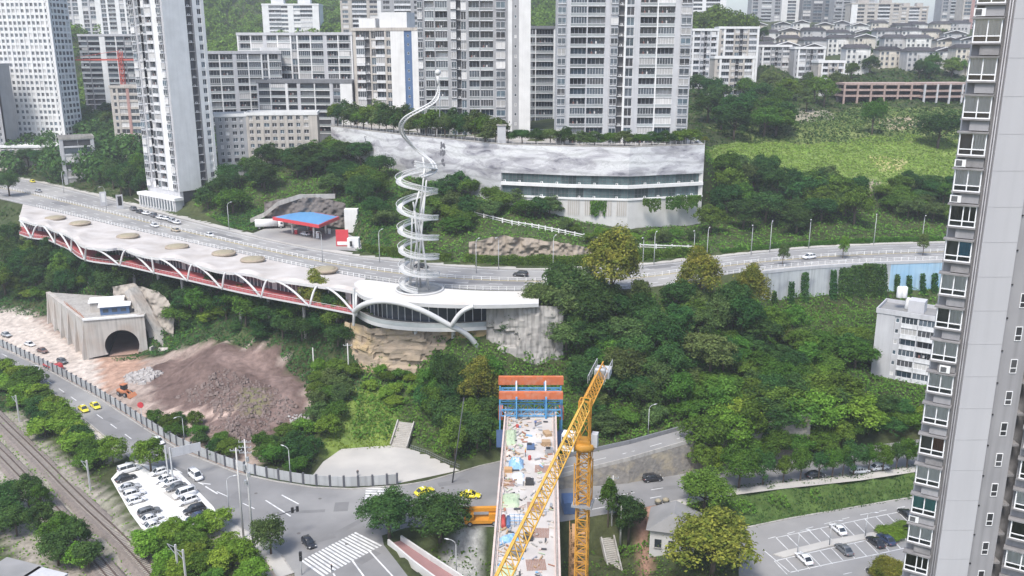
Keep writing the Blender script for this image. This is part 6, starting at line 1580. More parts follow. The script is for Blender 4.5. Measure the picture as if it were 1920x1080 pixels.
m = MB(); m.box(-17.6, -1.2, hb - .9, -14.6, 1.2, hb + .25, W_PALE); m.build('counterweight', cr)
m = MB(); m.box(-14.2, -.7, hb + .2, -12.4, .7, hb + 1.2, STEEL); m.tube([(-13, -.8, hb + .9), (-13, .8, hb + .9)], .5, W_PALE, 12); m.build('hoist_winch', cr)
m = MB()
for y in (-1.25, 1.25):
    m.bar((-17.5, y, hb + 1.4), (-9, y, hb + 1.4), .08, .08, W_PALE)
    for k in range(7): m.bar((-17.5 + k * 1.4, y, hb + .2), (-17.5 + k * 1.4, y, hb + 1.4), .06, .06, W_PALE)
m.build('guard_rail', cr)
m = MB(); m.box(38, -.7, hb - .5, 39.6, .7, hb - .15, STEEL); m.build('trolley', cr)
# rusty stair tower beside the deck
p = Y(1087, 985, 143)
sr = thing('stair_tower', 'rusty brown scaffold stair tower between the deck and the crane mast', 'stair tower', (p.x - .3, 143, -12))
RS = pm('rusty_steel', (.34, .19, .10), (.42, .25, .13), .8, .8); hts = p.z + 12
m = MB()
for x in (-1.4, 1.4):
    for y in (-1.6, 1.6): m.bar((x, y, 0), (x, y, hts), .12, .12, RS)
m.build('post', sr)
nfl = int(hts / 2.2)
fm = MB(); fm.box(-1.4, -1.6, 0, 1.4, -.9, .12, RS); fm.box(-1.4, .9, 0, 1.4, 1.6, .12, RS)
for y in (-1.6, 1.6):
    for z in (.55, 1.1): fm.bar((-1.4, y, z), (1.4, y, z), .07, .07, RS)
for x in (-1.4, 1.4):
    fm.bar((x, -1.6, 1.1), (x, 1.6, 1.1), .07, .07, RS); fm.bar((x, -1.6, .1), (x, 1.6, 2.2), .06, .06, RS)
fm.bar((-.7, -.9, .1), (-.7, .9, 2.2), .7, .08, RS)
fmm = fm.mesh('landing')
for k in range(nfl): O('landing', fmm, sr, (0, 0, k * 2.2))
# ------------------------------------------------------------ vehicles
def paintm(name, c): return pm('car_' + name, c, tuple(x * .93 for x in c), 1.5, .28, spec=.5, coat=.6)
PAINT = {'white': paintm('white', (.74, .74, .74)), 'black': paintm('black', (.018, .018, .02)), 'grey': paintm('grey', (.13, .135, .14)), 'silver': paintm('silver', (.42, .43, .44)), 'yellow': paintm('yellow', (.72, .62, .03)),
         'red': paintm('red', (.42, .04, .04)), 'brown': paintm('brown', (.16, .09, .07)), 'navy': paintm('navy', (.03, .045, .09)), 'gold': paintm('gold', (.42, .36, .26))}
CARG = glassmat('car_glass', (.025, .03, .035), .04)
LAMP = pm('head_lamp', (.75, .75, .72), (.7, .7, .68), 2, .2); TAIL = pm('tail_lamp', (.4, .02, .02), (.35, .02, .02), 2, .3); RIM = pm('wheel_rim', (.45, .45, .46), (.35, .35, .36), 2, .4, metal=.5)
def loft(m, secs, mat, cap=True):
    """secs: list of (x, [(y, z), ...]) rings, joined along x"""
    n = len(secs[0][1]); V = []
    for x, r in secs: V += [(x, y, z) for y, z in r]
    Fs = []
    for i in range(len(secs) - 1):
        for j in range(n): k = (j + 1) % n; Fs.append((i * n + j, i * n + k, (i + 1) * n + k, (i + 1) * n + j))
    if cap: Fs.append(tuple(range(n))[::-1]); Fs.append(tuple((len(secs) - 1) * n + j for j in range(n)))
    m.faces(V, Fs, mat, True)
def rr_(w, z0, z1, b=.1): return [(-w + b, z0), (w - b, z0), (w, z0 + b), (w, z1 - b), (w - b * 1.3, z1), (-w + b * 1.3, z1), (-w, z1 - b), (-w, z0 + b)]
CARS = {}
def wheelmesh(r=.33, w=.22):
    m = MB(); m.tube([(0, -w / 2, 0), (0, w / 2, 0)], r, BLACK, 14); a = m.mesh('tyre')
    m = MB(); m.tube([(0, -w / 2 - .012, 0), (0, w / 2 + .012, 0)], r * .62, RIM, 12); return a, m.mesh('rim')
TYRE, RIMM = wheelmesh()
def car_proto(style, col, roofrack=False):
    k = (style, col)
    if k in CARS: return CARS[k]
    P = PAINT[col]; t = bpy.data.objects.new('car', None); COL.objects.link(t)
    L_, Wd, H = {'sedan': (4.6, .90, 1.45), 'suv': (4.6, .94, 1.68), 'van': (4.9, .92, 1.95), 'hatch': (4.1, .87, 1.5)}[style]
    h = L_ / 2; bz = {'sedan': .82, 'suv': .98, 'van': 1.05, 'hatch': .86}[style]
    m = MB()
    loft(m, [(-h, rr_(Wd * .80, .36, bz - .14)), (-h + .12, rr_(Wd * .93, .26, bz - .04)), (-h + .7, rr_(Wd, .22, bz + .04)), (-.4, rr_(Wd, .2, bz + .04)), (h * .42, rr_(Wd, .2, bz)), (h - .55, rr_(Wd * .97, .22, bz - .08)), (h - .12, rr_(Wd * .88, .28, bz - .2)), (h, rr_(Wd * .76, .36, bz - .28))], P)
    m.build('body', t)
    if style == 'sedan': gx = [(-h + .55, .08), (-h + 1.25, .98), (.35, 1.0), (1.15, .08)]
    elif style == 'suv': gx = [(-h + .12, .08), (-h + .5, .98), (.45, 1.0), (1.2, .08)]
    elif style == 'van': gx = [(-h + .08, .08), (-h + .25, .98), (1.05, 1.0), (1.75, .08)]
    else: gx = [(-h + .12, .08), (-h + .6, .97), (.4, 1.0), (1.15, .08)]
    m = MB(); hh = H - bz
    loft(m, [(gx[0][0], rr_(Wd * .9, bz - .06, bz + .02, .02))] + [(x, rr_(Wd * .76, bz - .06, bz + hh * f - .02, .06)) for x, f in gx[1:3]] + [(gx[3][0], rr_(Wd * .9, bz - .06, bz + .02, .02))], CARG)
    m.build('window', t)
    m = MB(); r0, r1 = gx[1][0] - .05, gx[2][0] + .05
    loft(m, [(r0, rr_(Wd * .72, H - .09, H - .01, .03)), ((r0 + r1) / 2, rr_(Wd * .75, H - .10, H + .03, .04)), (r1, rr_(Wd * .72, H - .09, H - .01, .03))], P)
    for s in (-1, 1):
        for x in ([gx[1][0] + .1, (r0 + r1) / 2, gx[2][0] - .02]):
            m.bar((x, s * Wd * .93, bz), (x * .98, s * Wd * .74, H - .06), .09, .05, P)
        m.bar((gx[3][0], s * Wd * .86, bz), (gx[2][0], s * Wd * .73, H - .05), .08, .06, P); m.bar((gx[0][0], s * Wd * .86, bz), (gx[1][0], s * Wd * .73, H - .05), .12, .06, P)
    m.build('roof', t)
    for x in (-h + .85, h - .88):
        for y in (-Wd + .1, Wd - .1):
            o = O('wheel', None, t, (x, y, .33)); O('tyre', TYRE, o); O('rim', RIMM, o)
    for s in (-1, 1):
        m = MB(); m.cbox(h - .12, s * Wd * .68, bz - .28, .2, .32, .14, LAMP); m.build('headlight', t)
        m = MB(); m.cbox(-h + .07, s * Wd * .68, bz - .18, .12, .3, .16, TAIL); m.build('tail_light', t)
        m = MB(); m.cbox(gx[3][0] - .25, s * (Wd + .08), bz + .12, .12, .2, .13, P); m.build('mirror', t)
    if col == 'yellow': m = MB(); m.cbox((r0 + r1) / 2, 0, H + .12, .3, .7, .16, W_WHITE); m.build('taxi_sign', t)
    CARS[k] = [t, False]
    return CARS[k]
def car(label, px, py, z, heading, col='white', style='sedan', group=None, name=None):
    """heading: a second image point the car points to, or an angle"""
    p = Z(px, py, z)
    if isinstance(heading, tuple): q = Z(heading[0], heading[1], z); rz = math.atan2(q.y - p.y, q.x - p.x)
    else: rz = heading
    pr = car_proto(style, col)
    if not pr[1]: o = pr[0]; pr[1] = True; o.location = (p.x, p.y, z + .012); o.rotation_euler = (0, 0, rz)
    else: o = copy_tree(pr[0], (p.x, p.y, z + .012), rz)
    tag(o, label, 'taxi' if col == 'yellow' else 'car', group)
    if 'group' in o.keys() and not group: del o['group']
    return o
gU = 'cars driving on the upper road'
for a in [('white car on the upper road just right of the tall narrow tower', 290, 425, (300, 428), 'white', 'sedan'), ('gold car braking on the upper road below the parked row', 329, 434, (318, 431), 'gold', 'sedan'), ('white car on the upper road approaching the filling station', 393, 443, (405, 446), 'white', 'hatch'),
          ('taxi at the far left end of the upper road', 61, 342, (55, 340), 'yellow', 'sedan'), ('grey car at the far left end of the upper road', 72, 360, (60, 357), 'silver', 'sedan'),
          ('black car on the upper road passing behind the spiral tower', 790, 502, (800, 503), 'black', 'sedan'), ('black car on the upper road right of the spiral tower', 976, 518, (966, 517.4), 'black', 'suv'), ('silver car on the upper road beside the yellow green tree', 1067, 524, (1056, 523.6), 'silver', 'sedan'),
          ('dark car in the near lane half hidden by the yellow green tree', 1065, 539, (1076, 539), 'black', 'suv'), ('red car on the upper road behind the yellow tree', 1334, 502, (1346, 499), 'red', 'sedan'), ('white four by four alone on the empty right stretch of the upper road', 1517, 485, (1505, 486.4), 'white', 'suv'),
          ('white car parked under the filling station canopy', 572, 441, (560, 438), 'white', 'sedan')]:
    car(a[0], a[1], a[2], UZ + (.17 if 'canopy' in a[0] else 0), a[3], a[4], a[5], gU if 'canopy' not in a[0] else None)
for k, (a, b, c) in enumerate([(250, 394, 'grey'), (262, 399, 'black'), (274, 402, 'white'), (288, 406, 'grey'), (300, 410, 'white'), (311, 412, 'white'), (322, 416, 'silver'), (331, 419, 'white')]):
    car(f'{c} car parked at the foot of the tall narrow tower, {ORD[k]} in the row', a, b, UZ + .2, 2.3 + .1 * (k % 3), c, 'sedan' if k % 3 else 'suv', 'cars parked below the tall narrow tower')
for a in [('taxi on the lower road beside the construction hoarding, the rear one', 157, 770, (167, 778), 'yellow', 'sedan'), ('taxi on the lower road beside the construction hoarding, the front one', 179, 764, (190, 773), 'yellow', 'sedan'), ('white car on the lower road near the parked site cars', 67, 695, (78, 702), 'white', 'sedan'),
          ('white minivan driving past the white car park', 367, 896, (382, 908), 'white', 'van'), ('white car under the road gantry', 297, 830, (310, 840), 'white', 'sedan'), ('black car stopped at the zebra crossing', 579, 1022, (590, 1034), 'black', 'hatch'),
          ('taxi turning by the plaza corner', 796, 925, (812, 920), 'yellow', 'sedan'), ('taxi right next to the bridge deck', 882, 932, (900, 933), 'yellow', 'sedan'), ('black car below the stone ramp wall', 1223, 901, (1240, 899), 'black', 'suv'),
          ('white car seen between the street trees, nearer to the deck', 1612, 886, (1630, 884), 'white', 'sedan'), ('white car seen between the street trees, nearer to the tower', 1648, 880, (1664, 878), 'white', 'sedan'), ('dark car half hidden behind the street trees', 1528, 894, (1544, 892), 'black', 'sedan')]:
    car(a[0], a[1], a[2], 0, a[3], a[4], a[5])
hd1 = (Z(262, 925, 0) - Z(238, 932, 0)); a1 = math.atan2(hd1.y, hd1.x)
for k, (a, b, c, st_) in enumerate([(242, 884, 'white', 'van'), (236, 900, 'black', 'sedan'), (243, 917, 'silver', 'sedan'), (252, 930, 'white', 'suv'), (256, 942, 'white', 'hatch'), (280, 964, 'grey', 'suv'), (284, 976, 'white', 'sedan'), (290, 989, 'white', 'sedan')]):
    car(f'{c} car in the pale car park, {ORD[k]} down the row beside the railway', a, b, .03, a1 + random.uniform(-.08, .08), c, st_, 'cars in the pale car park')
for k, (a, b, c, st_) in enumerate([(298, 889, 'white', 'hatch'), (308, 902, 'white', 'sedan'), (319, 908, 'white', 'sedan'), (331, 917, 'grey', 'sedan'), (346, 930, 'white', 'van'), (352, 943, 'white', 'suv'), (365, 960, 'black', 'suv'), (370, 973, 'navy', 'sedan')]):
    car(f'{c} car in the pale car park, {ORD[k]} down the row beside the street', a, b, .03, a1 + math.pi + random.uniform(-.08, .08), c, st_, 'cars in the pale car park')
ph = Z(1490, 1035, PARK_Z) - Z(1522, 1066, PARK_Z); pa_ = math.atan2(ph.y, ph.x)
for l, a, b, c, st_ in [('white car in the upper bay row of the marked car park', 1571, 996, 'white', 'sedan'), ('white car in the lower bay row of the marked car park', 1507, 1051, 'white', 'sedan'), ('grey car with a bright windscreen between two empty bays', 1582, 1034, 'grey', 'sedan'), ('black car of the pair in the lower bay row, nearer the lamp post', 1641, 1020, 'black', 'sedan'), ('black car of the pair in the lower bay row, nearer the tower', 1661, 1015, 'navy', 'sedan'),
                        ('black car in the upper bay row against the tower edge', 1699, 967, 'black', 'sedan'), ('dark car half hidden by the tower beside the hedge', 1706, 998, 'black', 'suv'), ('black car parked by the bottom right bush', 1640, 1080, 'black', 'hatch')]:
    car(l, a, b, PARK_Z, pa_ + random.uniform(-.04, .04), c, st_, 'cars in the marked car park')
for l, a, b, c, st_ in [('brown car parked in the construction yard', 80, 660, 'brown', 'sedan'), ('dark car parked next to the red flatbed in the yard', 117, 680, 'grey', 'hatch'), ('white car parked in the yard nearest the hoarding corner', 56, 648, 'white', 'sedan'), ('silver car parked at the far left of the yard', 12, 630, 'silver', 'sedan')]:
    g = G(a, b); car(l, a, b, g.z + .05, -.6, c, st_)
# bay lines of the marked car park
m0 = lambda pts: ribbon('bay_line', pl(pts, PARK_Z), -.09, .09, .006, LINE, parking)
ul0, ul1 = (1455, 1006), (1700, 955); um0, um1 = (1463, 1038), (1716, 986)
m0([(1455, 1008), (1540, 990), (1620, 973), (1706, 956)]); m0([(1452, 1052), (1520, 1036), (1620, 1014), (1712, 992)]); m0([(1482, 1073), (1560, 1056), (1640, 1040), (1722, 1022)])
for k in range(13):
    f = k / 12; x0, y0 = 1455 + 250 * f, 1008 - 52 * f; m0([(x0, y0), (x0 + 26, y0 + 26)])
    x0, y0 = 1452 + 255 * f, 1052 - 59 * f; m0([(x0, y0), (x0 + 24, y0 + 25)])
m0([(1430, 1030), (1480, 1072)])
for pts in ([(1440, 1010), (1600, 968), (1720, 945)], [(1500, 1095), (1620, 1068), (1720, 1046)]): dashes('lane_marking', pl(pts, PARK_Z), 0, .16, 2, 3, .006, LINE, parking)
isl = pl([(1450, 1040), (1470, 1034), (1560, 1012), (1640, 998), (1712, 982), (1714, 990), (1640, 1008), (1560, 1024), (1470, 1046)], PARK_Z)
m = MB(); m.prism([(p.x, p.y) for p in isl], PARK_Z, PARK_Z + .15, PAVE); struct(m.build('pavement'))

# mobile crane truck, flatbed, excavator, covered truck
OR = pm('machine_orange', (.62, .28, .03), (.52, .22, .03), .8, .5)
def wheels(t, xs, y, r=.5):
    for x in xs:
        for s in (-1, 1):
            o = O('wheel', None, t, (x, s * y, r)); o.scale = (r / .33,) * 3; O('tyre', TYRE, o); O('rim', RIMM, o)
p = Z(912, 981, 0); t = thing('truck_crane', 'orange truck crane tucked against the left side of the deck', 'truck', (p.x, p.y, .01), .05)
m = MB(); m.box(-4.5, -1.25, .6, 5, 1.25, 1.3, OR); m.build('chassis', t)
m = MB(); loft(m, [(-4.6, rr_(1.2, 1.3, 2.0)), (-4.4, rr_(1.25, 1.3, 2.9)), (-2.6, rr_(1.25, 1.3, 3.0))], OR); m.build('cab', t)
m = MB(); m.box(-4.66, -1, 2.0, -4.45, 1, 2.75, CARG); m.box(-4.2, -1.29, 2.0, -3.0, -1.255, 2.7, CARG); m.build('window', t)
m = MB(); m.box(.5, -1.1, 1.3, 3.6, 1.1, 2.6, OR); m.build('superstructure', t)
m = MB(); m.box(-6.5, -.45, 2.9, 3, .45, 3.7, OR); m.box(-8.5, -.35, 3.0, -6.5, .35, 3.6, OR); m.box(-9.2, -.4, 2.8, -8.5, .4, 3.7, DARK); m.build('boom', t)
wheels(t, (-3.4, 1.6, 3.2), 1.15, .52)
g = G(100, 692); t = thing('flatbed_truck', 'red flatbed truck parked along the inside of the hoarding', 'truck', (g.x, g.y, g.z + .05), -.62)
m = MB(); m.box(-4, -1.1, .7, 2.4, 1.1, 1.1, PAINT['red']); m.build('bed', t); m = MB(); loft(m, [(2.5, rr_(1.1, .6, 2.5)), (3.8, rr_(1.1, .6, 2.3)), (4.3, rr_(1.05, .6, 1.4))], PAINT['red']); m.build('cab', t); m = MB(); m.box(3.0, -1.13, 1.5, 3.7, 1.13, 2.2, CARG); m.build('window', t); wheels(t, (-2.6, 3.2), .95, .45)
g = G(236, 742); t = thing('excavator', 'small red wheel loader working at the edge of the spoil heap', 'loader', (g.x, g.y, g.z + .05), -.5)
RO = pm('loader_red', (.45, .14, .07), (.4, .2, .1), 1, .6)
m = MB(); loft(m, [(-2.6, rr_(.9, .9, 1.8)), (-1, rr_(1, .8, 2.0)), (.6, rr_(.8, .8, 1.6))], RO); m.build('body', t); m = MB(); m.box(-1.1, -.7, 2.0, .3, .7, 3.2, CARG); m.box(-1.2, -.8, 3.2, .4, .8, 3.35, RO); m.build('cab', t)
m = MB(); m.bar((.5, .6, 1.4), (2.4, .6, .8), .2, .3, RO); m.bar((.5, -.6, 1.4), (2.4, -.6, .8), .2, .3, RO); m.build('arm', t); m = MB(); m.prism([(2.3, -1.3), (3.3, -1.3), (3.3, 1.3), (2.3, 1.3)], [.2, .1, .1, .2], [1.2, .25, .25, 1.2], RO); m.build('bucket', t); wheels(t, (-1.7, .9), .95, .62)
p = Z(505, 428, 30.2); t = thing('lorry', 'white covered lorry parked left of the filling station canopy', 'lorry', (p.x, p.y, 30.2), .25)
m = MB(); loft(m, [(-5, rr_(1.25, .9, 3.4)), (3.2, rr_(1.25, .9, 3.4))], W_WHITE); m.build('box', t); m = MB(); loft(m, [(3.3, rr_(1.2, .6, 2.8)), (5.0, rr_(1.2, .6, 2.4)), (5.3, rr_(1.15, .6, 1.6))], W_WHITE); m.build('cab', t); m = MB(); m.box(4.1, -1.23, 1.6, 4.9, 1.23, 2.3, CARG); m.build('window', t); wheels(t, (-3.5, 4.2), 1.05, .48)

# ------------------------------------------------------------ site hoarding along the lower road
HP = pm('hoarding_panel', (.44, .45, .45), (.36, .37, .37), .35, .7, rand=.12, streak=.3); HPO = pm('hoarding_post', (.075, .08, .09), (.1, .1, .11), 1, .7)
hd = thing('site_hoarding', 'long grey panelled hoarding between the lower road and the construction yard', 'fence', (0, 0, 0))
hl = resample(smooth_pl(pl(FENCE_PX, 0), 1), 3.2); hlo = offset_pl(hl, .3)
pmh = MB(); pmh.box(0, -.03, .1, 3.05, .03, 2.5, HP)
for k in range(9): pmh.box(.12 + k * .34, -.055, .12, .2 + k * .34, -.031, 2.48, HP)
pme = pmh.mesh('panel'); pom = MB(); pom.box(-.22, -.2, 0, .22, .2, 2.75, HPO); pome = pom.mesh('post')
for a, b in zip(hlo, hlo[1:]):
    d = b - a; o = O('panel', pme, hd, (a.x, a.y, 0), math.atan2(d.y, d.x)); o.scale = (d.length / 3.05, 1, 1); O('post', pome, hd, (a.x, a.y, 0), math.atan2(d.y, d.x))
O('post', pome, hd, hlo[-1])

# ------------------------------------------------------------ white fences along the upper road
def road_fence(label, line, h=1.0, step=1.6, mat=W_WHITE, cat='fence'):
    t = thing('road_barrier', label, cat, (0, 0, 0)); m = MB(); P = resample(line, step)
    for p in P: m.cbox(p.x, p.y, p.z + h / 2, .22, .22, h, mat)
    o = m.build('post', t); o['kind'] = 'stuff'
    m = MB()
    for a, b in zip(P, P[1:]):
        for z in (.45, .9): m.bar(a + Vector((0, 0, h * z)), b + Vector((0, 0, h * z)), .06, .08, mat)
    m.build('rail', t); return t
road_fence('white post fence dividing the upper road lanes', between(.44)[6:], 1.1, 2.6)
road_fence('white post fence along the promenade edge of the upper road', [p for p in between(.015) if p.x < Z(1000, 546, 30).x and p.x > Z(60, 388, 30).x], 1.1, 2.2)
road_fence('white post fence on the right stretch above the ivy wall', [p for p in between(.02) if p.x > Z(1340, 518, 30).x], 1.0, 2.4)
# ------------------------------------------------------------ street lamps
LP = pm('lamp_post_grey', (.46, .47, .47), (.38, .39, .39), 1, .5)
def lamp_proto():
    t = bpy.data.objects.new('street_lamp', None); COL.objects.link(t)
    m = MB(); m.tube([(0, 0, 0), (0, 0, 5), (0, 0, 9.2)], [.13, .11, .08], LP, 8); m.build('pole', t)
    m = MB(); m.tube([(0, 0, 9.0), (.25, 0, 9.7), (.9, 0, 10.1), (1.9, 0, 10.2)], .07, LP, 8); m.build('arm', t)
    m = MB(); loft(m, [(1.7, rr_(.12, 10.12, 10.26, .03)), (2.2, rr_(.2, 10.1, 10.3, .04)), (2.9, rr_(.1, 10.14, 10.24, .03))], pm('lamp_head', (.6, .6, .6), (.5, .5, .5), 1, .4)); m.build('lamp_head', t)
    return t
LPR = lamp_proto(); lamp_used = False
lamps = [(120, 362), (200, 395), (430, 432), (605, 492), (712, 492), (893, 512), (935, 505), (1037, 505), (1205, 505), (1226, 497), (1443, 474), (1408, 478), (1516, 466), (1638, 459), (1728, 457), (1325, 488), (800, 548), (1300, 490)]
lamps.sort()
for k, (a, b) in enumerate(lamps):
    p = Z(a, b, UZ); lb = f'grey street lamp on the upper road, {ordw(k)} from the left end'
    rz_ = -1.9 if k % 2 else 1.2
    if not lamp_used: o = LPR; o.location = p; o.rotation_euler = (0, 0, rz_); lamp_used = True; tag(o, lb, 'street lamp', 'street lamps of the upper road')
    else: copy_tree(LPR, p, rz_, None, lb, 'street lamps of the upper road')
for k, (a, b, z, r) in enumerate([(430, 960, 0, .4), (347, 836, 0, -2.2), (545, 900, 0, 2.6), (856, 1085, -3, 2.8), (1215, 820, 5, .5), (1495, 1040, PARK_Z + .15, 0), (1555, 1022, PARK_Z + .15, 0), (1622, 1006, PARK_Z + .15, 0)]):
    p = Z(a, b, z); g_ = max(gz(p.x, p.y), z)
    lb = ['street lamp between the white minivan and the utility pole', 'street lamp rising over the hoarding near the gantry', 'street lamp in front of the bushes behind the hoarding', 'street lamp at the red footway by the bottom edge', 'lamp post with a bracket beside the ramp foot', 'short dark lamp post at the left end of the parking island', 'short dark lamp post in the middle of the parking island', 'tall dark lamp post beside the pair of black cars'][k]
    o = copy_tree(LPR, (p.x, p.y, g_), r, None, lb, 'street lamps below the cliff'); o.scale = (.8, .8, .8 if k < 5 else .55)
# utility poles, catenary masts, signals, gantry
UP = pm('concrete_pole', (.52, .51, .49), (.43, .42, .40), .8, .8)
def pole(label, px, py, h, z=0, arms=2, name='utility_pole', cat='utility pole', UP=UP, r=.24):
    p = Z(px, py, z); t = thing(name, label, cat, (p.x, p.y, z - .2)); m = MB(); m.tube([(0, 0, 0), (0, 0, h)], [r, r * .6], UP, 8); m.build('pole', t)
    for k in range(arms):
        m = MB(); m.bar((-1.2, 0, h - .6 - k * 1.1), (1.2, 0, h - .6 - k * 1.1), .12, .14, STEEL)
        for x in (-1.1, -.4, .4, 1.1): m.tube([(x, 0, h - .53 - k * 1.1), (x, 0, h - .25 - k * 1.1)], .07, W_PALE, 6)
        m.build('cross_arm', t)
    return t
t = pole('tall pale utility pole with equipment boxes beside the street', 476, 1034, 24, 0, 3)
for k in range(4): m = MB(); m.cbox(.35 * (-1) ** k, -.3, 20 - k * 1.6, .5, .5, .9, STEEL); m.build('equipment_box', t)
pole('thinner grey utility pole left of the tall pale one', 457, 1010, 20, 0, 1)
pole('wooden pole leaning beside the slope steps', 655, 715, 11, 8, 1); pole('bare pole at the rim of the spoil bowl', 590, 715, 10, 6, 0)
t = pole('dark leaning pole on the slope below the rock face', 848, 905, 21, 0, 0, UP=HPO, r=.16); t.rotation_euler = (0, .14, 0)
pole('slim pole above the stone steps by the crane', 1146, 1012, 15, -5, 1); pole('slim pole among the trees beside the stair', 1163, 1020, 9, -5, 0)
def catenary(label, px, py, z=-1.2, fl=1):
    p = Z(px, py, z); t = thing('catenary_mast', label, 'railway mast', (p.x, p.y, z - .3), -.75, 'railway catenary masts'); m = MB(); m.bar((0, 0, 0), (0, 0, 8), .3, .3, UP); m.build('mast', t)
    m = MB(); m.bar((0, 0, 7.4), (-3.4 * fl, 0, 6.8), .1, .1, STEEL); m.bar((0, 0, 5.8), (-3.4 * fl, 0, 6.8), .09, .09, STEEL); m.bar((-1.6 * fl, 0, 6.4), (-3.2 * fl, 0, 5.7), .06, .06, STEEL); m.build('bracket', t)
catenary('railway mast farthest up the track among the bushes', 37, 792); catenary('railway mast behind the pale car park', 170, 922); catenary('railway mast nearest the bottom edge', 336, 1090); catenary('second railway mast beside the bottom bushes', 350, 1100)
SIGB = pm('signal_black', (.02, .02, .022), (.03, .03, .03), 1, .5)
def signal(label, px, py, h, rz):
    p = Z(px, py, 0); t = thing('traffic_light', label, 'traffic light', (p.x, p.y, .0), rz); m = MB(); m.tube([(0, 0, 0), (0, 0, h)], .11, LP, 8); m.tube([(0, 0, h - .3), (4.2, 0, h)], .11, HPO, 8); m.build('pole', t)
    for x in (3.2, 4.2): m = MB(); m.box(x - .25, -.18, h - .5, x + .25, .18, h + .6, SIGB); m.build('signal_head', t)
signal('traffic light on a bracket behind the junction bushes', 522, 1015, 6, .5)
p = Z(566, 1078, 0); t = thing('traffic_light', 'traffic light on a short post by the near zebra crossing', 'traffic light', (p.x, p.y, 0)); m = MB(); m.tube([(0, 0, 0), (0, 0, 4.2)], .1, LP, 8); m.build('pole', t)
for z in (3.0, 4.0): m = MB(); m.box(-.25, -.2, z, .25, .2, z + .85, SIGB); m.build('signal_head', t)
ga, gb = Z(325, 905, 0), Z(345, 858, 0)
t = thing('sign_gantry', 'grey road gantry with a blank sign panel over the lower road', 'sign gantry', (ga.x, ga.y, 0)); d = gb - ga
for q in (Vector((0, 0, 0)), Vector((-1.4, 1.0, 0))): m = MB(); m.bar(q, q + Vector((0, 0, 8.6)), .3, .3, LP); m.build('post', t)
m = MB(); e_ = Vector((5.6, 3.6, 0)); m.bar(Vector((0, 0, 8.2)), Vector((0, 0, 8.2)) + e_, .2, .2, LP); m.bar(Vector((0, 0, 6.4)), Vector((0, 0, 6.4)) + e_, .2, .2, LP); m.build('beam', t)
m = MB(); q0 = Vector((.3, .05, 6.3)); q1 = e_ + Vector((0, 0, 6.3)); nn = Vector((e_.y, -e_.x, 0)).normalized() * .16
m.poly([q0 + nn, q1 + nn, q1 + nn + Vector((0, 0, 2)), q0 + nn + Vector((0, 0, 2))], W_PALE); m.build('sign_panel', t)
p = Z(268, 800, .5); t = thing('flag_post', 'post with a red round sign behind the hoarding', 'sign', (p.x, p.y, .2)); m = MB(); m.tube([(0, 0, 0), (0, 0, 6)], .07, LP, 6); m.build('pole', t); m = MB(); m.tube([(0, -.1, 6.3), (0, .1, 6.3)], .8, CR, 14); m.build('sign_face', t)
p = Z(893, 822, 2); t = thing('water_tank', 'white water tank on the ground left of the deck end', 'water tank', (p.x, p.y, gz(p.x, p.y))); m = MB(); m.lathe([(.95, 0), (1, .1), (1, 1.9), (.6, 2.2)], WHITE, 14); m.build('body', t)
p = Z(1068, 955, 0); t = thing('site_container', 'dark blue site container right of the deck', 'container', (p.x, p.y, 0), .1); m = MB(); m.box(-1.5, -2.2, .1, 1.5, 2.2, 2.7, NAVY)
for k in range(9): m.box(-1.45 + k * .33, -2.26, .2, -1.35 + k * .33, -2.203, 2.6, NAVY)
m.build('body', t)
# billboards at the far left
for k, (a, b) in enumerate([(195, 386), (226, 392)]):
    p = Z(a, b, UZ); t = thing('sign_pillar', ['pale advertising pillar on the upper road pavement, farther one', 'pale advertising pillar on the upper road pavement, nearer one'][k], 'sign', (p.x, p.y, UZ), .5); m = MB(); m.box(-1.3, -.3, 0, 1.3, .3, 6, W_PALE); m.build('post', t); m = MB(); m.box(-.7, -.36, 1.6, .8, -.304, 5.4, SIGB if k else W_WHITE); m.build('panel', t)
for k, (a, b) in enumerate([(962, 951), (960, 952)][:0]): pass
# litter bins / cones on the lower right road
CONE = pm('dark_planter_box', (.06, .06, .055), (.09, .09, .08), 1, .8)
for k, (a, b) in enumerate([(1201, 952), (1234, 945), (1248, 943)]):
    p = Z(a, b, 0); t = thing('kerb_planter', ['dark round planter by the near kerb, the one alone', 'dark round planter of the pair by the near kerb, farther from the house', 'dark round planter of the pair by the near kerb, nearer the round tree'][k], 'planter', (p.x, p.y, 0)); m = MB(); m.lathe([(.6, 0), (.8, .6), (.65, .62)], CONE, 12); m.build('pot', t); m = MB(); m.lathe([(.6, .5), (.75, .9), (.3, 1.2)], SOIL, 10); m.build('planting', t)

# ------------------------------------------------------------ stone wall under the ramp, low walls, steps
STONE = pm('rubble_masonry', (.24, .225, .2), (.15, .14, .13), .9, .95, bump=.7, bscale=1.3, c3=(.31, .27, .2), s3=.4)
t = thing('ramp_wall', 'dark rubble retaining wall under the rising ramp', 'retaining wall', (0, 0, 0)); m = MB()
rb = [p for p in RAMP_BOT]; 
for a, b in zip(rb, rb[1:]):
    m.faces([(a.x, a.y - .9, -.3), (b.x, b.y - 1.2, -.3), (b.x, b.y - .25, b.z + .05), (a.x, a.y - .25, a.z + .05), (a.x, a.y, a.z + .05), (b.x, b.y, b.z + .05)], [(0, 1, 2, 3), (3, 2, 5, 4)], STONE)
m.build('masonry', t)
m = MB()
for a, b in zip(rb, rb[1:]): m.bar(a + Vector((0, -.1, .55)), b + Vector((0, -.1, .55)), .25, .9, CONC)
m.build('parapet', t)
t = thing('ramp_parapet', 'low concrete wall on the hill side of the ramp', 'wall', (0, 0, 0)); m = MB()
for a, b in zip(RAMP_TOP, RAMP_TOP[1:]): m.bar(a + Vector((0, .3, .4)), b + Vector((0, .3, .4)), .35, 1.0, W_DGREY)
m.build('parapet', t)
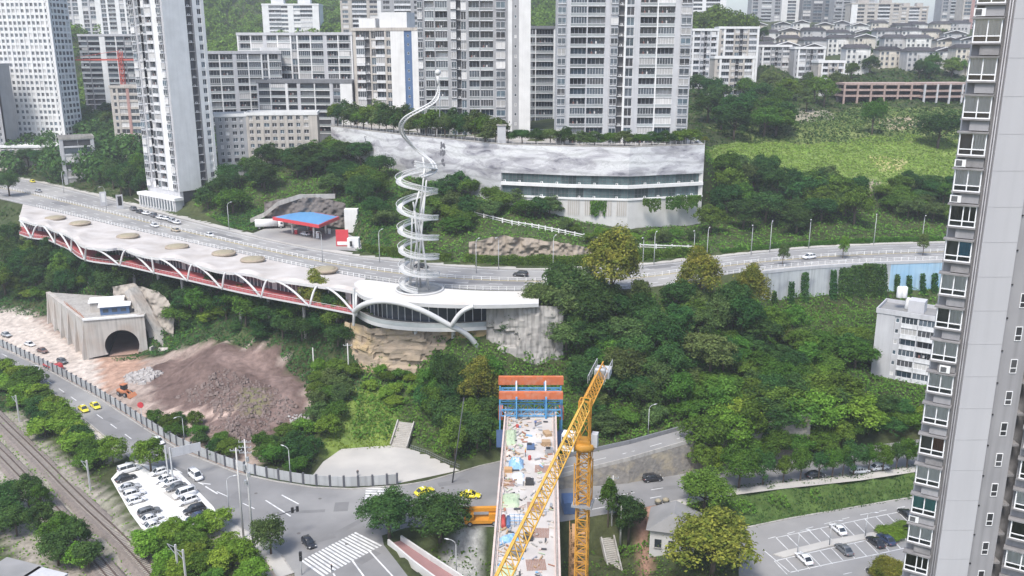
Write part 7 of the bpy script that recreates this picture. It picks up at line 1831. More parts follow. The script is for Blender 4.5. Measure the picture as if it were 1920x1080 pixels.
t = thing('notice_board', 'blue and white notice board on the ramp wall', 'sign', (0, 0, 0)); p = Z(1142, 890, 1.2); m = MB(); m.cbox(p.x, p.y - 1.2, 1.9, 3.2, .12, 1.4, pm('notice_blue', (.25, .42, .7), (.6, .7, .8), 2.2, .6, contrast=.12)); m.build('panel', t)
for x in (-1.2, 1.2): m = MB(); m.bar((p.x + x, p.y - 1.1, -.2), (p.x + x, p.y - 1.1, 1.9), .1, .1, STEEL); m.build('post', t)
# red footway dropping towards the river
RP = pm('red_footway', (.30, .17, .16), (.24, .14, .135), .3, .85)
t = thing('footway', 'dull red footway between white parapets at the bottom edge', 'footway', (0, 0, 0))
wl = [Z(728, 1020, 0.05), Z(775, 1060, -.5), Z(835, 1105, -1.5), Z(900, 1160, -3)]; wr = [Z(752, 1013, 0.05), Z(810, 1052, -.5), Z(872, 1092, -1.5), Z(950, 1145, -3)]
m = MB(); m.strip(wl, wr, RP); m.build('paving', t)
for l_ in (wl, wr):
    m = MB()
    for a, b in zip(l_, l_[1:]): m.bar(a + Vector((0, 0, .2)), b + Vector((0, 0, .2)), .35, 1.8, OFFWHITE)
    m.build('parapet', t)
def stairs(label, a, b, w, n, mat):
    t = thing('stairs', label, 'stairs', (0, 0, 0)); d = (b - a); h = Vector((d.x, d.y, 0)).normalized(); s = Vector((-h.y, h.x, 0)) * (w / 2)
    for k in range(n):
        p, q = a.lerp(b, k / n), a.lerp(b, (k + 1) / n); z = max(p.z, q.z); m = MB()
        m.prism([((p - s).x, (p - s).y), ((p + s).x, (p + s).y), ((q + s).x, (q + s).y), ((q - s).x, (q - s).y)], z - .8, z, mat); m.build('step', t)
    for sg in (-1, 1):
        m = MB(); o = s * sg * 1.08; m.bar(a + o + Vector((0, 0, .3)), b + o + Vector((0, 0, .3)), .3, 1.0, CONC); m.build('side_wall', t)
ST = pm('step_stone', (.42, .40, .36), (.32, .3, .27), .6, .9)
stairs('grey stone steps climbing from the plaza into the bushes', Z(748, 838, .2), Z(762, 792, 4.6), 4.0, 14, ST)
stairs('long pale stone steps descending beside the crane', Z(1138, 1008, -4), Z(1158, 1095, -11), 2.6, 22, ST)
t = thing('guard_railing', 'dark railing at the back of the plaza beside the steps', 'railing', (0, 0, 0)); m = MB(); pts = [G(770, 842), G(800, 852), G(828, 866), G(862, 880)]
for a, b in zip(pts, pts[1:]):
    for z in (.5, 1.1): m.bar(a + Vector((0, 0, z)), b + Vector((0, 0, z)), .07, .07, W_DGREY)
    for k in range(8): q = a.lerp(b, k / 8); m.bar(q, q + Vector((0, 0, 1.1)), .06, .06, W_DGREY)
m.build('rail', t)
# boundary wall of the plaza and the path wall on the hill
t = thing('garden_wall', 'white railing wall climbing the slope above the rock outcrop', 'wall', (0, 0, 0)); pts = [G(a, b) for a, b in ((890, 405), (960, 422), (1010, 430), (1060, 440), (1130, 455), (1200, 466), (1320, 470))]; pts = [p for p in pts if p]
m = MB()
for a, b in zip(pts, pts[1:]):
    m.bar(a + Vector((0, 0, 1.3)), b + Vector((0, 0, 1.3)), .25, .3, W_WHITE); m.bar(a + Vector((0, 0, .6)), b + Vector((0, 0, .6)), .15, .15, W_WHITE)
    for k in range(4): q = a.lerp(b, k / 4); m.box(q.x - .22, q.y - .22, q.z - .6, q.x + .22, q.y + .22, q.z + 1.7, W_WHITE)
m.build('balustrade', t)
t = thing('retaining_wall', 'pale angled retaining wall stepping up behind the filling station', 'retaining wall', (0, 0, 0)); m = MB()
pts = [(Z(470, 425, 30), 30, 33), (Y(496, 405, 326), 28, 36), (Y(520, 384, 326), 28, 40), (Y(560, 360, 327), 28, 42.5), (Y(628, 360, 328), 28, 42.5)]
for (a, z0_, z1_), (b, z2_, z3_) in zip(pts, pts[1:]):
    m.faces([(a.x, a.y, z1_ - 1.6), (b.x, b.y, z3_ - 1.6), (b.x, b.y, z3_), (a.x, a.y, z1_), (a.x, a.y + 1.2, z1_), (b.x, b.y + 1.2, z3_)], [(0, 1, 2, 3), (3, 2, 5, 4)], CONC)
m.build('wall', t)

# ------------------------------------------------------------ railway
RAIL = pm('rail_steel', (.07, .05, .042), (.11, .08, .065), 1.5, .6); SLP = pm('sleeper', (.36, .33, .29), (.28, .25, .22), .8, .9); BAL = pm('ballast', (.235, .2, .175), (.15, .13, .115), 1.6, .95, bump=.8, bscale=3)
for k, (pts, lb) in enumerate([([(-90, 700), (0, 790), (75, 862), (150, 938), (225, 1012), (298, 1085), (390, 1180)], 'main railway track running down beside the pale car park'), ([(-90, 760), (0, 848), (50, 900), (110, 965), (160, 1022), (212, 1085), (290, 1180)], 'overgrown second railway track in the near left corner')]):
    ln = smooth_pl([Vector((p.x, p.y, gz(p.x, p.y))) for p in pl(pts, -1.3)], 2); zs_ = -1.05
    for p in ln: p.z = max(-1.6, min(-.6, p.z)) + .35
    t = thing('railway_track', lb, 'railway track', (0, 0, 0)); L2 = resample(ln, .65)
    for s in (-.72, .72):
        q = offset_pl(ln, s); m = MB()
        for a, b in zip(q, q[1:]): m.bar(a + Vector((0, 0, .18)), b + Vector((0, 0, .18)), .2, .24, RAIL)
        m.build('rail', t)
    m = MB()
    for a, b in zip(L2, L2[1:]):
        d = (b - a); m.cbox(a.x, a.y, a.z - .02, .26, 2.5, .18, SLP, math.atan2(d.y, d.x))
    o = m.build('sleeper', t); o['kind'] = 'stuff'
    m = MB(); A_, B_2 = offset_pl(ln, 1.9), offset_pl(ln, -1.9); C_, D_ = offset_pl(ln, 3.0), offset_pl(ln, -3.0); dn = Vector((0, 0, .05)); dd = Vector((0, 0, .9))
    m.strip([p - dn for p in B_2], [p - dn for p in A_], BAL); m.strip([p - dn for p in A_], [p - dd for p in C_], BAL); m.strip([p - dd for p in D_], [p - dn for p in B_2], BAL); m.build('ballast_bed', t)
# distant red crane over the wooded gap
p = Y(232, 165, 520); t = thing('tower_crane', 'small red tower crane far behind the wooded gap', 'crane', (p.x, p.y, 50)); RC = pm('crane_red', (.5, .1, .07), (.45, .1, .08), 1, .6)
m = MB(); zt2 = Y(232, 96, 520).z - 50
for x in (-1, 1):
    for y in (-1, 1): m.bar((x, y, 0), (x, y, zt2), .35, .35, RC)
for k in range(int(zt2 / 2.5)): m.bar((-1, -1, k * 2.5), (1, -1, (k + 1) * 2.5), .25, .25, RC); m.bar((1, -1, k * 2.5), (-1, -1, k * 2.5), .25, .25, RC)
m.build('mast', t); m = MB(); zj = Y(200, 112, 520).z - 50; m.bar((-32, 0, zj), (12, 0, zj), .9, .9, RC); m.bar((0, 0, zj + 5), (-30, 0, zj + .5), .2, .2, RC); m.build('jib', t)
# ------------------------------------------------------------ vegetation
LM = {'dark': leafmat('leaf_dark', (.030, .078, .026), (.068, .140, .036)), 'mid': leafmat('leaf_mid', (.055, .125, .020), (.115, .205, .036)), 'light': leafmat('leaf_light', (.105, .20, .024), (.195, .30, .045)),
      'yellow': leafmat('leaf_yellow', (.075, .12, .022), (.29, .27, .05), rand=.15), 'grey': leafmat('leaf_greygreen', (.065, .11, .036), (.125, .18, .056)), 'field': leafmat('leaf_field', (.145, .225, .042), (.225, .30, .068), rand=.05)}
BARK = pm('bark', (.13, .10, .075), (.085, .068, .052), 1.2, .95, bump=.4)
def quads_mesh(name, pos, nrm, size, mat, asp=.62, seed=0):
    r = np.random.default_rng(seed); n = len(pos)
    t = r.normal(size=(n, 3)); a = np.cross(nrm, t); a /= np.linalg.norm(a, axis=1, keepdims=True) + 1e-9
    b = np.cross(nrm, a); b /= np.linalg.norm(b, axis=1, keepdims=True) + 1e-9
    s = (size * np.ones(n))[:, None] / 2
    v = np.stack([pos - a * s, pos - b * s * asp + nrm * s * .25, pos + a * s, pos + b * s * asp + nrm * s * .25], 1).reshape(-1, 3)
    me = bpy.data.meshes.new(name)
    me.vertices.add(4 * n); me.vertices.foreach_set('co', v.ravel().astype(np.float32))
    me.loops.add(4 * n); me.loops.foreach_set('vertex_index', np.arange(4 * n, dtype=np.int32))
    me.polygons.add(n); me.polygons.foreach_set('loop_start', np.arange(0, 4 * n, 4, dtype=np.int32))
    me.update(calc_edges=True)
    me.materials.append(mat)
    return me
def crown(name, R, H, zc, nclump, nleaf, leaf, mat, seed, kind='round'):
    r = np.random.default_rng(seed)
    d = r.normal(size=(nclump, 3)); d /= np.linalg.norm(d, axis=1, keepdims=True); d[:, 2] = np.where(d[:, 2] < -.35, -d[:, 2], d[:, 2])
    rad = r.uniform(.25, 1, nclump) ** .45; lump = 1 + .22 * np.sin(d[:, 0] * 3 + seed) * np.cos(d[:, 1] * 4 + seed * 2)
    c = d * (rad * lump)[:, None] * np.array([R * .8, R * .8, H * .46])
    if kind == 'cone': c[:, :2] *= (1 - .55 * np.clip((c[:, 2:] / (H * .4) + 1) / 2, 0, 1))
    if kind == 'flat': c[:, 2] *= .6
    rc = r.uniform(.13, .38, nclump) * R
    k = r.choice(nclump, nleaf, p=rc ** 2 / (rc ** 2).sum())
    e = r.normal(size=(nleaf, 3)); e += d[k] * .55 + np.array([0, 0, .5]); e /= np.linalg.norm(e, axis=1, keepdims=True)
    pos = c[k] + e * (rc[k] * r.uniform(.72, 1.08, nleaf))[:, None] * np.array([1, 1, .9]) + np.array([0, 0, zc])
    spk = r.uniform(size=nleaf) < .10; pos = np.where(spk[:, None], pos + e * r.uniform(.1, .45, nleaf)[:, None] * R * .5, pos)
    nrm = e * .8 + r.normal(size=(nleaf, 3)) * .42 + np.array([0, 0, .25]); nrm /= np.linalg.norm(nrm, axis=1, keepdims=True)
    return quads_mesh(name, pos, nrm, leaf * r.uniform(.6, 1.4, nleaf), mat, .62, seed)
def trunkmesh(h, R, seed, base=.24):
    r = random.Random(seed); m = MB(); top = h * .62
    m.tube([(0, 0, -1.2), (.05, 0, h * .2), (r.uniform(-.2, .2), r.uniform(-.2, .2), h * .42), (r.uniform(-.3, .3), r.uniform(-.3, .3), top)], [base * 1.25, base, base * .75, base * .35], BARK, 7)
    for k in range(6):
        a = k * 1.05 + r.uniform(-.3, .3); z0 = h * r.uniform(.3, .48); L_ = R * r.uniform(.5, .8)
        m.tube([(0, 0, z0), (math.cos(a) * L_ * .5, math.sin(a) * L_ * .5, z0 + h * .12), (math.cos(a) * L_, math.sin(a) * L_, z0 + h * r.uniform(.2, .32))], [base * .5, base * .32, base * .12], BARK, 5)
    return m.mesh('trunk')
# meshes for a tree ten metres tall with a crown eight metres wide
TM = {}
for ki, kind in enumerate(('dark', 'mid', 'light', 'yellow', 'grey')):
    for v in range(3):
        sd_ = 100 + ki * 10 + v
        TM[(kind, v)] = (crown('crown', 4.0, 8.6, 5.4, 52 + 8 * v, 5600, .42, LM[kind], sd_, ['round', 'round', 'flat'][v]), trunkmesh(10, 4, sd_))
    TM[(kind, 3)] = (crown('crown', 3.6, 8.8, 5.6, 44, 4200, .42, LM[kind], 150 + ki, 'cone'), trunkmesh(10, 3, 150 + ki, .2))
    TM[(kind, 4)] = (crown('crown', 4.2, 9.6, 4.4, 46, 4200, .5, LM[kind], 170 + ki, 'round'), trunkmesh(6, 3, 170 + ki, .15))      # shrub: crown to the ground
NEAR = {kind: crown('crown', 4.0, 8.0, 6.0, 90, 9500, .34, LM[kind], 300 + v + len(kind), 'round') for kind, v in (('yellow', 0), ('dark', 0), ('mid', 1), ('light', 2))}
TREES = []
def tree(label, p, h, wd, kind, v, group=None, shrub=False, near=False, seed=0, name=None):
    t = thing(name or ('shrub' if shrub else 'tree'), label, 'shrub' if shrub else 'tree', p, (seed * 2.399) % 6.28, group)
    c, tr = TM[(kind, 4 if shrub or (name == 'terrace_tree' and v < 2) else v)]
    if near: c = NEAR[kind]
    for nm, me in (('trunk', tr), ('crown', c)):
        o = O(nm, me, t); o.scale = (wd / 8, wd / 8, h / 10)
    return t
PLACED = []
def region(poly, n, kinds, hr, wr, where, group, shrub=False, seed=0, dmin=3.2, pick=None, zfix=None, word=None):
    """plant n trees on the ground inside an image-space survey polygon"""
    r = random.Random(seed); xs = [p[0] for p in poly]; ys = [p[1] for p in poly]; pts = []; tries = 0
    while len(pts) < n and tries < n * 60:
        tries += 1; a, b = r.uniform(min(xs), max(xs)), r.uniform(min(ys), max(ys))
        if not inpoly(np.array([a]), np.array([b]), poly)[0]: continue
        g = G(a, b)
        if g is None or g.y > 1200: continue
        if any((g.x - q.x) ** 2 + (g.y - q.y) ** 2 < dmin ** 2 for q in PLACED): continue
        PLACED.append(g); pts.append((a, g))
    pts.sort(key=lambda t: t[0])
    looks = {'dark': 'dark green', 'mid': 'mid green', 'light': 'light green', 'yellow': 'yellowish green', 'grey': 'grey green'}
    for k, (a, g) in enumerate(pts):
        kd = r.choice(kinds); h = r.uniform(*hr); wd = r.uniform(*wr)
        tree(f'{looks[kd]} {"shrub" if shrub else "tree"}, {ordw(k)} from the left {where}', (g.x, g.y, g.z - .3), h, wd, kd, r.choice((0, 0, 1, 1, 1, 2, 3)), group, shrub, seed=seed * 37 + k)
D, M_, L3, YL, GR = 'dark', 'mid', 'light', 'yellow', 'grey'
def one(label, px, py, h, wd, kind, v=0, near=0, shrub=False, z=None):
    g = G(px, py) if z is None else Z(px, py, z)
    PLACED.append(g); tree(label, (g.x, g.y, g.z - .3), h, wd, kind, v, None, shrub, near, px, 'street_tree' if 'street tree' in label else None)
# landmark trees
one('tall yellowish green tree standing in front of the upper road', 1146, 575, 20, 16.5, YL, 0, 1)
one('broad dark tree right below the tall yellowish one', 1105, 630, 14, 15, D, 0, 2)
one('golden topped tree at the road edge left of the ivy wall', 1312, 572, 15, 13, YL, 1, 1)
one('golden topped tree just left of the ivy wall', 1402, 592, 14, 11, YL, 0, 1)
one('yellowish tree in front of the gallery end', 600, 610, 15, 11, YL, 1, 1)
one('yellowish tree beside the orange formwork', 897, 775, 14, 11, YL, 0, 1)
one('big round yellowish tree in front of the marked car park', 1335, 1078, 12, 17, YL, 0, 1)
one('big dark round tree on the junction island, left of the pair', 730, 1008, 9.5, 11.5, D, 0, 2)
one('big dark round tree on the junction island, right of the pair', 825, 1015, 10, 13, D, 0, 2)
one('tall tree right of the crane mast', 1140, 985, 11, 6, M_, 3, 0)
one('bushy tree between the crane and the small house', 1178, 1010, 10, 7.5, D, 1, 0)
one('bright green tree left of the street tree row', 1345, 868, 9, 9, L3, 2, 3)
one('bright green tree behind the street tree row', 1400, 845, 8.5, 8, L3, 2, 3)
one('broad green tree at the bend of the lower road', 1320, 958, 9, 12, M_, 1, 2)
one('green tree beside the bend of the lower road', 1385, 915, 9.5, 9, M_, 1, 2)
one('round dark tree at the far left end of the upper road', 18, 368, 11, 12, D, 0, 2)
one('big round bush behind the filling station sign', 705, 418, 9, 11, D, 0, 2)
one('ivy clad round tree on the upper meadow', 1635, 252, 15, 11, M_, 0, 2)
one('broad dark tree at the meadow edge by the tower', 1758, 278, 15, 19, D, 0, 2)
one('yellow green bush by the lower right corner', 1668, 1085, 4, 8, YL, 0, 1, True)
one('clipped hedge bush on the parking island', 1668, 1003, 1.8, 6, L3, 0, 0, True)
one('second clipped hedge bush on the parking island', 1695, 996, 1.8, 6, M_, 0, 0, True)
for k, (a, b) in enumerate([(1322, 852), (1362, 845), (1402, 838), (1445, 830), (1488, 822), (1530, 815)]): one(f'leafy tree hiding the ramp wall, {ORD[k]} from the left', a, b, 10 + k % 3, 12, [M_, L3, M_, D][k % 4], k % 2, 0, False, 3.0)
one('dark tree overhanging the right end of the viewing platform', 950, 640, 9, 10, D, 0, 2, False, 19)
one('dark tree rooted at the top of the concrete cliff lining', 1030, 610, 10, 10, D, 1, 2, False, 22)
# slopes
region([(0, 470), (60, 476), (160, 508), (250, 538), (240, 575), (140, 560), (95, 590), (0, 560)], 23, [D, D, M_], (9, 14), (9, 12.5), 'below the red walkway, left of the portal', 'trees below the red walkway', seed=1)
region([(300, 556), (420, 575), (540, 598), (650, 612), (640, 660), (560, 648), (500, 628), (430, 612), (340, 620)], 21, [D, D, M_], (8, 12), (8.5, 12), 'on the slope above the spoil heap', 'trees above the spoil heap', seed=2)
region([(590, 700), (640, 690), (690, 720), (640, 770), (620, 815), (480, 858), (440, 850), (560, 800)], 15, [M_, L3, GR], (3.5, 6), (4.5, 7.5), 'between the spoil bowl and the plaza', 'shrubs between the spoil bowl and the plaza', True, 3)
region([(800, 740), (860, 720), (925, 740), (930, 840), (860, 868), (800, 800)], 14, [D, M_, D], (7, 11), (7.5, 10.5), 'left of the deck end', 'trees left of the deck end', seed=4)
region([(700, 700), (800, 712), (860, 725), (800, 760), (735, 765), (690, 740)], 9, [M_, L3], (2.5, 4), (4, 6), 'on the green bank under the rock face', 'shrubs under the rock face', True, 5, 2.5)
region([(1000, 590), (1060, 565), (1130, 580), (1120, 660), (1060, 690), (1060, 640)], 11, [D, D, GR], (10, 14), (10, 13.5), 'beside the concrete cliff lining', 'trees beside the cliff lining', seed=6)
region([(1130, 600), (1260, 560), (1400, 590), (1440, 640), (1330, 760), (1120, 800), (1080, 740)], 35, [D, D, D, M_, GR], (7, 12), (8.5, 12.5), 'on the ivy slope above the ramp', 'trees on the ivy slope', seed=7)
region([(1440, 615), (1600, 640), (1625, 700), (1600, 735), (1440, 745), (1400, 700)], 13, [M_, D, M_], (6, 9.5), (9, 12), 'on the slope under the ivy wall', 'trees under the ivy wall', seed=8)
region([(1330, 790), (1440, 760), (1580, 760), (1600, 800), (1600, 815), (1440, 815), (1380, 825)], 14, [M_, L3, M_, D], (8, 11), (10, 14), 'above the lower right road', 'trees above the lower right road', seed=9)
region([(1610, 760), (1740, 765), (1740, 825), (1610, 820)], 10, [M_, L3, D], (3.5, 5.5), (5, 7.5), 'below the small pale block', 'shrubs below the small pale block', True, 51, 2.8)
kx = [(1430, 905), (1468, 901), (1500, 897), (1535, 893), (1560, 890), (1580, 888), (1600, 886), (1628, 882), (1655, 879), (1680, 876), (1700, 873), (1735, 869)]
for k, (a, b) in enumerate(kx): one(f'street tree, {ORD[k]} from the left in the kerb row of the lower road', a, b + 4, random.Random(k).uniform(6.5, 8.5), random.Random(k + 9).uniform(4.5, 6.5), M_ if k % 3 else D, 3 if k % 2 else 0, 0, False, 0.1)
region([(0, 688), (60, 728), (150, 822), (215, 884), (190, 905), (110, 840), (40, 780), (0, 745)], 28, [M_, L3, L3, D], (4, 6.5), (6, 9), 'between the street and the railway', 'shrubs between the street and the railway', True, 10, 2.6)
region([(0, 905), (60, 930), (110, 985), (175, 1060), (160, 1100), (60, 1090), (0, 1010)], 10, [D, D, M_], (6.5, 9), (6, 9), 'in the near left corner by the tracks', 'trees in the near left corner', seed=11)
one('yellow green bush beside the overgrown track', 150, 1068, 6, 6, L3, 0, 0, True)
region([(265, 1035), (300, 1022), (400, 985), (440, 1020), (520, 1065), (545, 1100), (330, 1110)], 18, [L3, M_, L3], (4, 6.5), (5, 7.5), 'below the pale car park', 'shrubs below the pale car park', True, 12, 2.4)
one('feathery tree at the junction corner', 508, 1040, 8.5, 7, GR, 0)
one('slender tree at the upper corner of the pale car park', 213, 872, 7.5, 6.5, L3, 1); one('slender tree overhanging the pale car park', 283, 885, 8.5, 8, L3, 0)
region([(285, 798), (350, 832), (440, 868), (440, 850), (400, 815), (330, 785)], 11, [M_, D, M_], (3.5, 5.5), (4, 6), 'just behind the hoarding', 'shrubs behind the hoarding', True, 13, 2.4)
region([(480, 868), (520, 885), (580, 892), (600, 850), (540, 830), (480, 845)], 9, [M_, D], (4, 6.5), (5, 7), 'left of the plaza behind the hoarding', 'shrubs left of the plaza', True, 14, 2.4)
region([(1300, 872), (1400, 858), (1560, 836), (1600, 830), (1600, 842), (1450, 868), (1310, 888)], 10, [M_, L3, M_], (6.5, 9), (7, 9.5), 'along the foot of the ramp wall', 'trees along the ramp wall', seed=33)
region([(1110, 640), (1260, 590), (1420, 620), (1560, 650), (1580, 730), (1400, 750), (1320, 775), (1120, 815), (1090, 740)], 48, [M_, L3, M_, D, GR], (3.5, 6), (6, 9.5), 'creeping over the ivy slope', 'shrubs on the ivy slope', True, 41, 2.8)
region([(0, 490), (140, 520), (250, 545), (420, 590), (560, 615), (540, 640), (330, 625), (240, 570), (100, 570), (0, 560)], 24, [M_, D, L3], (3, 5.5), (5.5, 8.5), 'filling the slope under the gallery', 'shrubs under the gallery', True, 42, 2.8)
# hill above the upper road
region([(420, 330), (520, 300), (610, 262), (660, 300), (740, 345), (735, 395), (650, 390), (560, 345), (500, 375), (420, 410), (375, 400)], 33, [D, D, D, M_], (8, 12), (10, 14), 'on the hill behind the filling station', 'trees behind the filling station', seed=15)
region([(740, 380), (830, 360), (960, 372), (1060, 395), (1060, 420), (940, 405), (860, 440), (760, 440), (700, 450)], 26, [D, M_, D, GR], (6, 9), (8, 11), 'below the painted landscape', 'shrubs below the mural', True, seed=16)
region([(1030, 425), (1100, 432), (1180, 445), (1300, 440), (1310, 455), (1180, 470), (1040, 440)], 13, [L3, M_, GR], (3.5, 5.5), (4.5, 6.5), 'under the windowed end of the mural wall', 'shrubs under the mural wall', True, 17, 2.6)
region([(1330, 335), (1430, 330), (1560, 345), (1600, 375), (1640, 425), (1500, 440), (1330, 440)], 29, [D, D, D, M_, GR], (9, 14), (11, 15), 'on the wooded bank below the meadow', 'trees below the meadow', seed=18)
region([(1640, 360), (1780, 350), (1800, 420), (1680, 432)], 16, [M_, D, GR], (6, 9), (9, 12), 'on the bank beside the tower', 'trees on the bank beside the tower', seed=19)
region([(1310, 225), (1400, 215), (1470, 240), (1460, 262), (1330, 262)], 9, [D, D, M_], (12, 16), (14, 19), 'at the upper edge of the meadow', 'trees at the upper edge of the meadow', seed=20, dmin=5)
region([(1300, 160), (1420, 172), (1570, 170), (1580, 215), (1480, 225), (1310, 205)], 14, [M_, GR, L3, D], (11, 15), (11, 15), 'below the hillside mid-rises', 'trees below the hillside mid-rises', seed=21, dmin=5)
region([(1590, 138), (1810, 138), (1810, 150), (1590, 150)], 9, [D, M_], (9, 12), (10, 14), 'behind the parking deck', 'trees behind the parking deck', seed=22, dmin=5)
region([(1420, 75), (1810, 75), (1810, 125), (1420, 125)], 8, [M_, D], (8, 11), (9, 12), 'among the villas', 'trees among the villas', seed=23, dmin=8)
region([(40, 290), (112, 300), (112, 325), (40, 318)], 6, [D, D], (9, 12), (10, 13), 'under the white gridded tower', 'trees under the white gridded tower', seed=24, dmin=5)
region([(150, 215), (215, 235), (215, 300), (160, 290)], 9, [D, D, M_], (11, 15), (11, 14), 'in the gap beside the reddish block', 'trees in the wooded gap', seed=25, dmin=5)
region([(195, 320), (285, 325), (285, 378), (230, 372), (200, 350)], 12, [D, D, M_], (10, 14), (9, 12), 'left of the tall narrow tower', 'trees left of the tall narrow tower', seed=26, dmin=4)
# terrace planting above the mural
rt_ = random.Random(4); rows_ = []
for f in np.linspace(0.02, .98, 34):
    L_ = [p for p in WALL_TOP]; q = at_t(L_, f); rows_.append(Vector((q.x, q.y + rt_.uniform(5, 10), 60.9)))
rows_.sort(key=lambda v: v.x / v.y)
for k, q in enumerate(rows_): tree(f'{"shrub" if False else "terrace tree"}, {ordw(k)} from the left along the top of the mural wall', q, rt_.uniform(8, 11) * (1.2 if k < 20 else .62), rt_.uniform(9, 12.5) * (1 if k < 20 else .75), rt_.choice([D, D, M_, GR]), rt_.choice((0, 1, 2)), 'trees on the terrace above the mural', seed=k, name='terrace_tree')
one('red leaved bush at the right corner of the mural wall', 1322, 268, 3.0, 3.0, YL, 0, 0, True, 60.5)
for k, (a, b) in enumerate([(1467, 496), (1580, 481), (1730, 476)]):
    one(f'young thin street tree on the right pavement, {ORD[k]} from the left', a, b + 3, 7.5, 5, GR if k != 1 else L3, 3, 0, False, UZ)

# hedges along the upper road
def hedge(label, line, h, wd, kind, seed):
    P = resample(line, .25); r = np.random.default_rng(seed); n = len(P) * 40
    k = r.integers(0, len(P), n); base = np.array([p[:] for p in P])[k]
    off = r.uniform(-1, 1, n); zz = r.uniform(0, 1, n); face = r.uniform(size=n) < .55
    t = np.array([(P[min(i + 1, len(P) - 1)] - P[max(i - 1, 0)])[:] for i in range(len(P))])[k]; t[:, 2] = 0; t /= np.linalg.norm(t, axis=1, keepdims=True); nn = np.stack([t[:, 1], -t[:, 0], np.zeros(n)], 1)
    hh = h * (.85 + .3 * vnoise(base[:, 0], base[:, 1], 3, seed))
    pos = base + np.where(face[:, None], nn * (wd / 2) + np.array([0, 0, 1]) * (zz * hh)[:, None], nn * (off * wd / 2)[:, None] + np.array([0, 0, 1]) * hh[:, None]) + r.normal(size=(n, 3)) * .12 + t * r.uniform(-.2, .2, n)[:, None]
    nrm = np.where(face[:, None], nn, np.array([0, 0, 1.0])) + r.normal(size=(n, 3)) * .45; nrm /= np.linalg.norm(nrm, axis=1, keepdims=True)
    th = thing('hedge', label, 'hedge', (0, 0, 0)); O('foliage', quads_mesh('foliage', pos, nrm, r.uniform(.3, .6, n), LM[kind], .7, seed), th)
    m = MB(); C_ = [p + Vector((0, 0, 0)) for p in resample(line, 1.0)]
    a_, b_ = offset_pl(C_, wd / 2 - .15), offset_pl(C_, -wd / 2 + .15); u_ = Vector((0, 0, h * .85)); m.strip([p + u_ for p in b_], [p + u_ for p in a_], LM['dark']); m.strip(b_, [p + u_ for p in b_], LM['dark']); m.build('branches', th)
nl = offset_pl(N_LINE, 5.2)
hedge('long clipped hedge behind the upper road between the filling station and the spiral', [p for p in nl if Z(672, 470, 30).x < p.x < Z(872, 480, 30).x], 2.6, 2.4, 'mid', 1)
hedge('long clipped hedge behind the upper road right of the spiral', [p for p in nl if Z(872, 480, 30).x < p.x < Z(1335, 480, 30).x], 2.8, 2.6, 'mid', 2)
hedge('low hedge along the far side of the right stretch of road', [p for p in offset_pl(N_LINE, 3.6) if p.x > Z(1345, 480, 30).x and p.x < 170], 1.3, 1.6, 'mid', 3)

# ivy on the walls
def ivy(label, pts, w, seed, kind='dark', dens=26, hang=False):
    """pts: points down a wall; w: width"""
    r = np.random.default_rng(seed); L_ = sum((b - a).length for a, b in zip(pts, pts[1:])); n = int(L_ * w * dens); f = r.uniform(size=n) ** 1.0
    Q = np.array([at_t(pts, x)[:] for x in f]); taper = .55 + .45 * np.sin(np.clip(f, 0, 1) * 2.6 + .4)
    if hang:
        u_ = r.uniform(-.5, .5, n); dr = .35 + .65 * vnoise(u_ * w * 1.0 + seed * 7.3, u_ * 0 + seed, .8, seed); f2 = f * dr; Q = np.array([at_t(pts, x)[:] for x in f2]); Q[:, 0] += u_ * w
    else: Q[:, 0] += r.uniform(-.5, .5, n) * w * taper
    Q[:, 1] -= r.uniform(0, .9, n) * .9
    nrm = np.array([0, -1, .35]) + r.normal(size=(n, 3)) * .5; nrm /= np.linalg.norm(nrm, axis=1, keepdims=True)
    t = thing('ivy', label, 'ivy', (0, 0, 0), 0, 'ivy hanging on the walls'); O('foliage', quads_mesh('foliage', Q, nrm, r.uniform(.35, .75, n), LM[kind], .7, seed), t)
wl_ = offset_pl(right_ret, -5.3)
def on_wall(px, z):
    c = [(abs((960 + F * (q.x / (q.y * CP + (CAMH - z) * SP))) - px), q) for q in resample(wl_, .5)]; q = min(c, key=lambda t: t[0])[1]; return Vector((q.x, q.y - .1, z))
for k, (px, zt2, w_) in enumerate([(1452, 24.5, 1.6), (1483, 27, 2.0), (1508, 29.5, 2.4), (1562, 29.5, 2.2), (1585, 30, 4.6), (1606, 30.6, 4.8), (1630, 31, 5.0), (1652, 30.6, 4.2), (1682, 27, 1.8), (1705, 26.5, 1.8), (1730, 27, 1.8), (1752, 27, 2.0)]):
    ivy(f'ivy strip on the painted retaining wall, {ORD[k]} from the left', [on_wall(px, zt2), on_wall(px - 2, 14.5)], w_, 40 + k)
def mural_pt(px, py, d): return Y(px, py, d)
for k, (px, py0, py1, w_, d_) in enumerate([(1122, 376, 412, 5, 314), (1222, 372, 402, 5.5, 311.5), (1262, 368, 400, 4.5, 314.5), (1288, 366, 402, 6.5, 317), (1303, 366, 388, 4, 318.5)]):
    ivy(f'ivy curtain on the windowed end of the mural wall, {ORD[k]} from the left', [Y(px, py0, d_ - .6), Y(px, py1, d_ - .6)], w_ * 1.15, 60 + k, 'mid', 22, True)

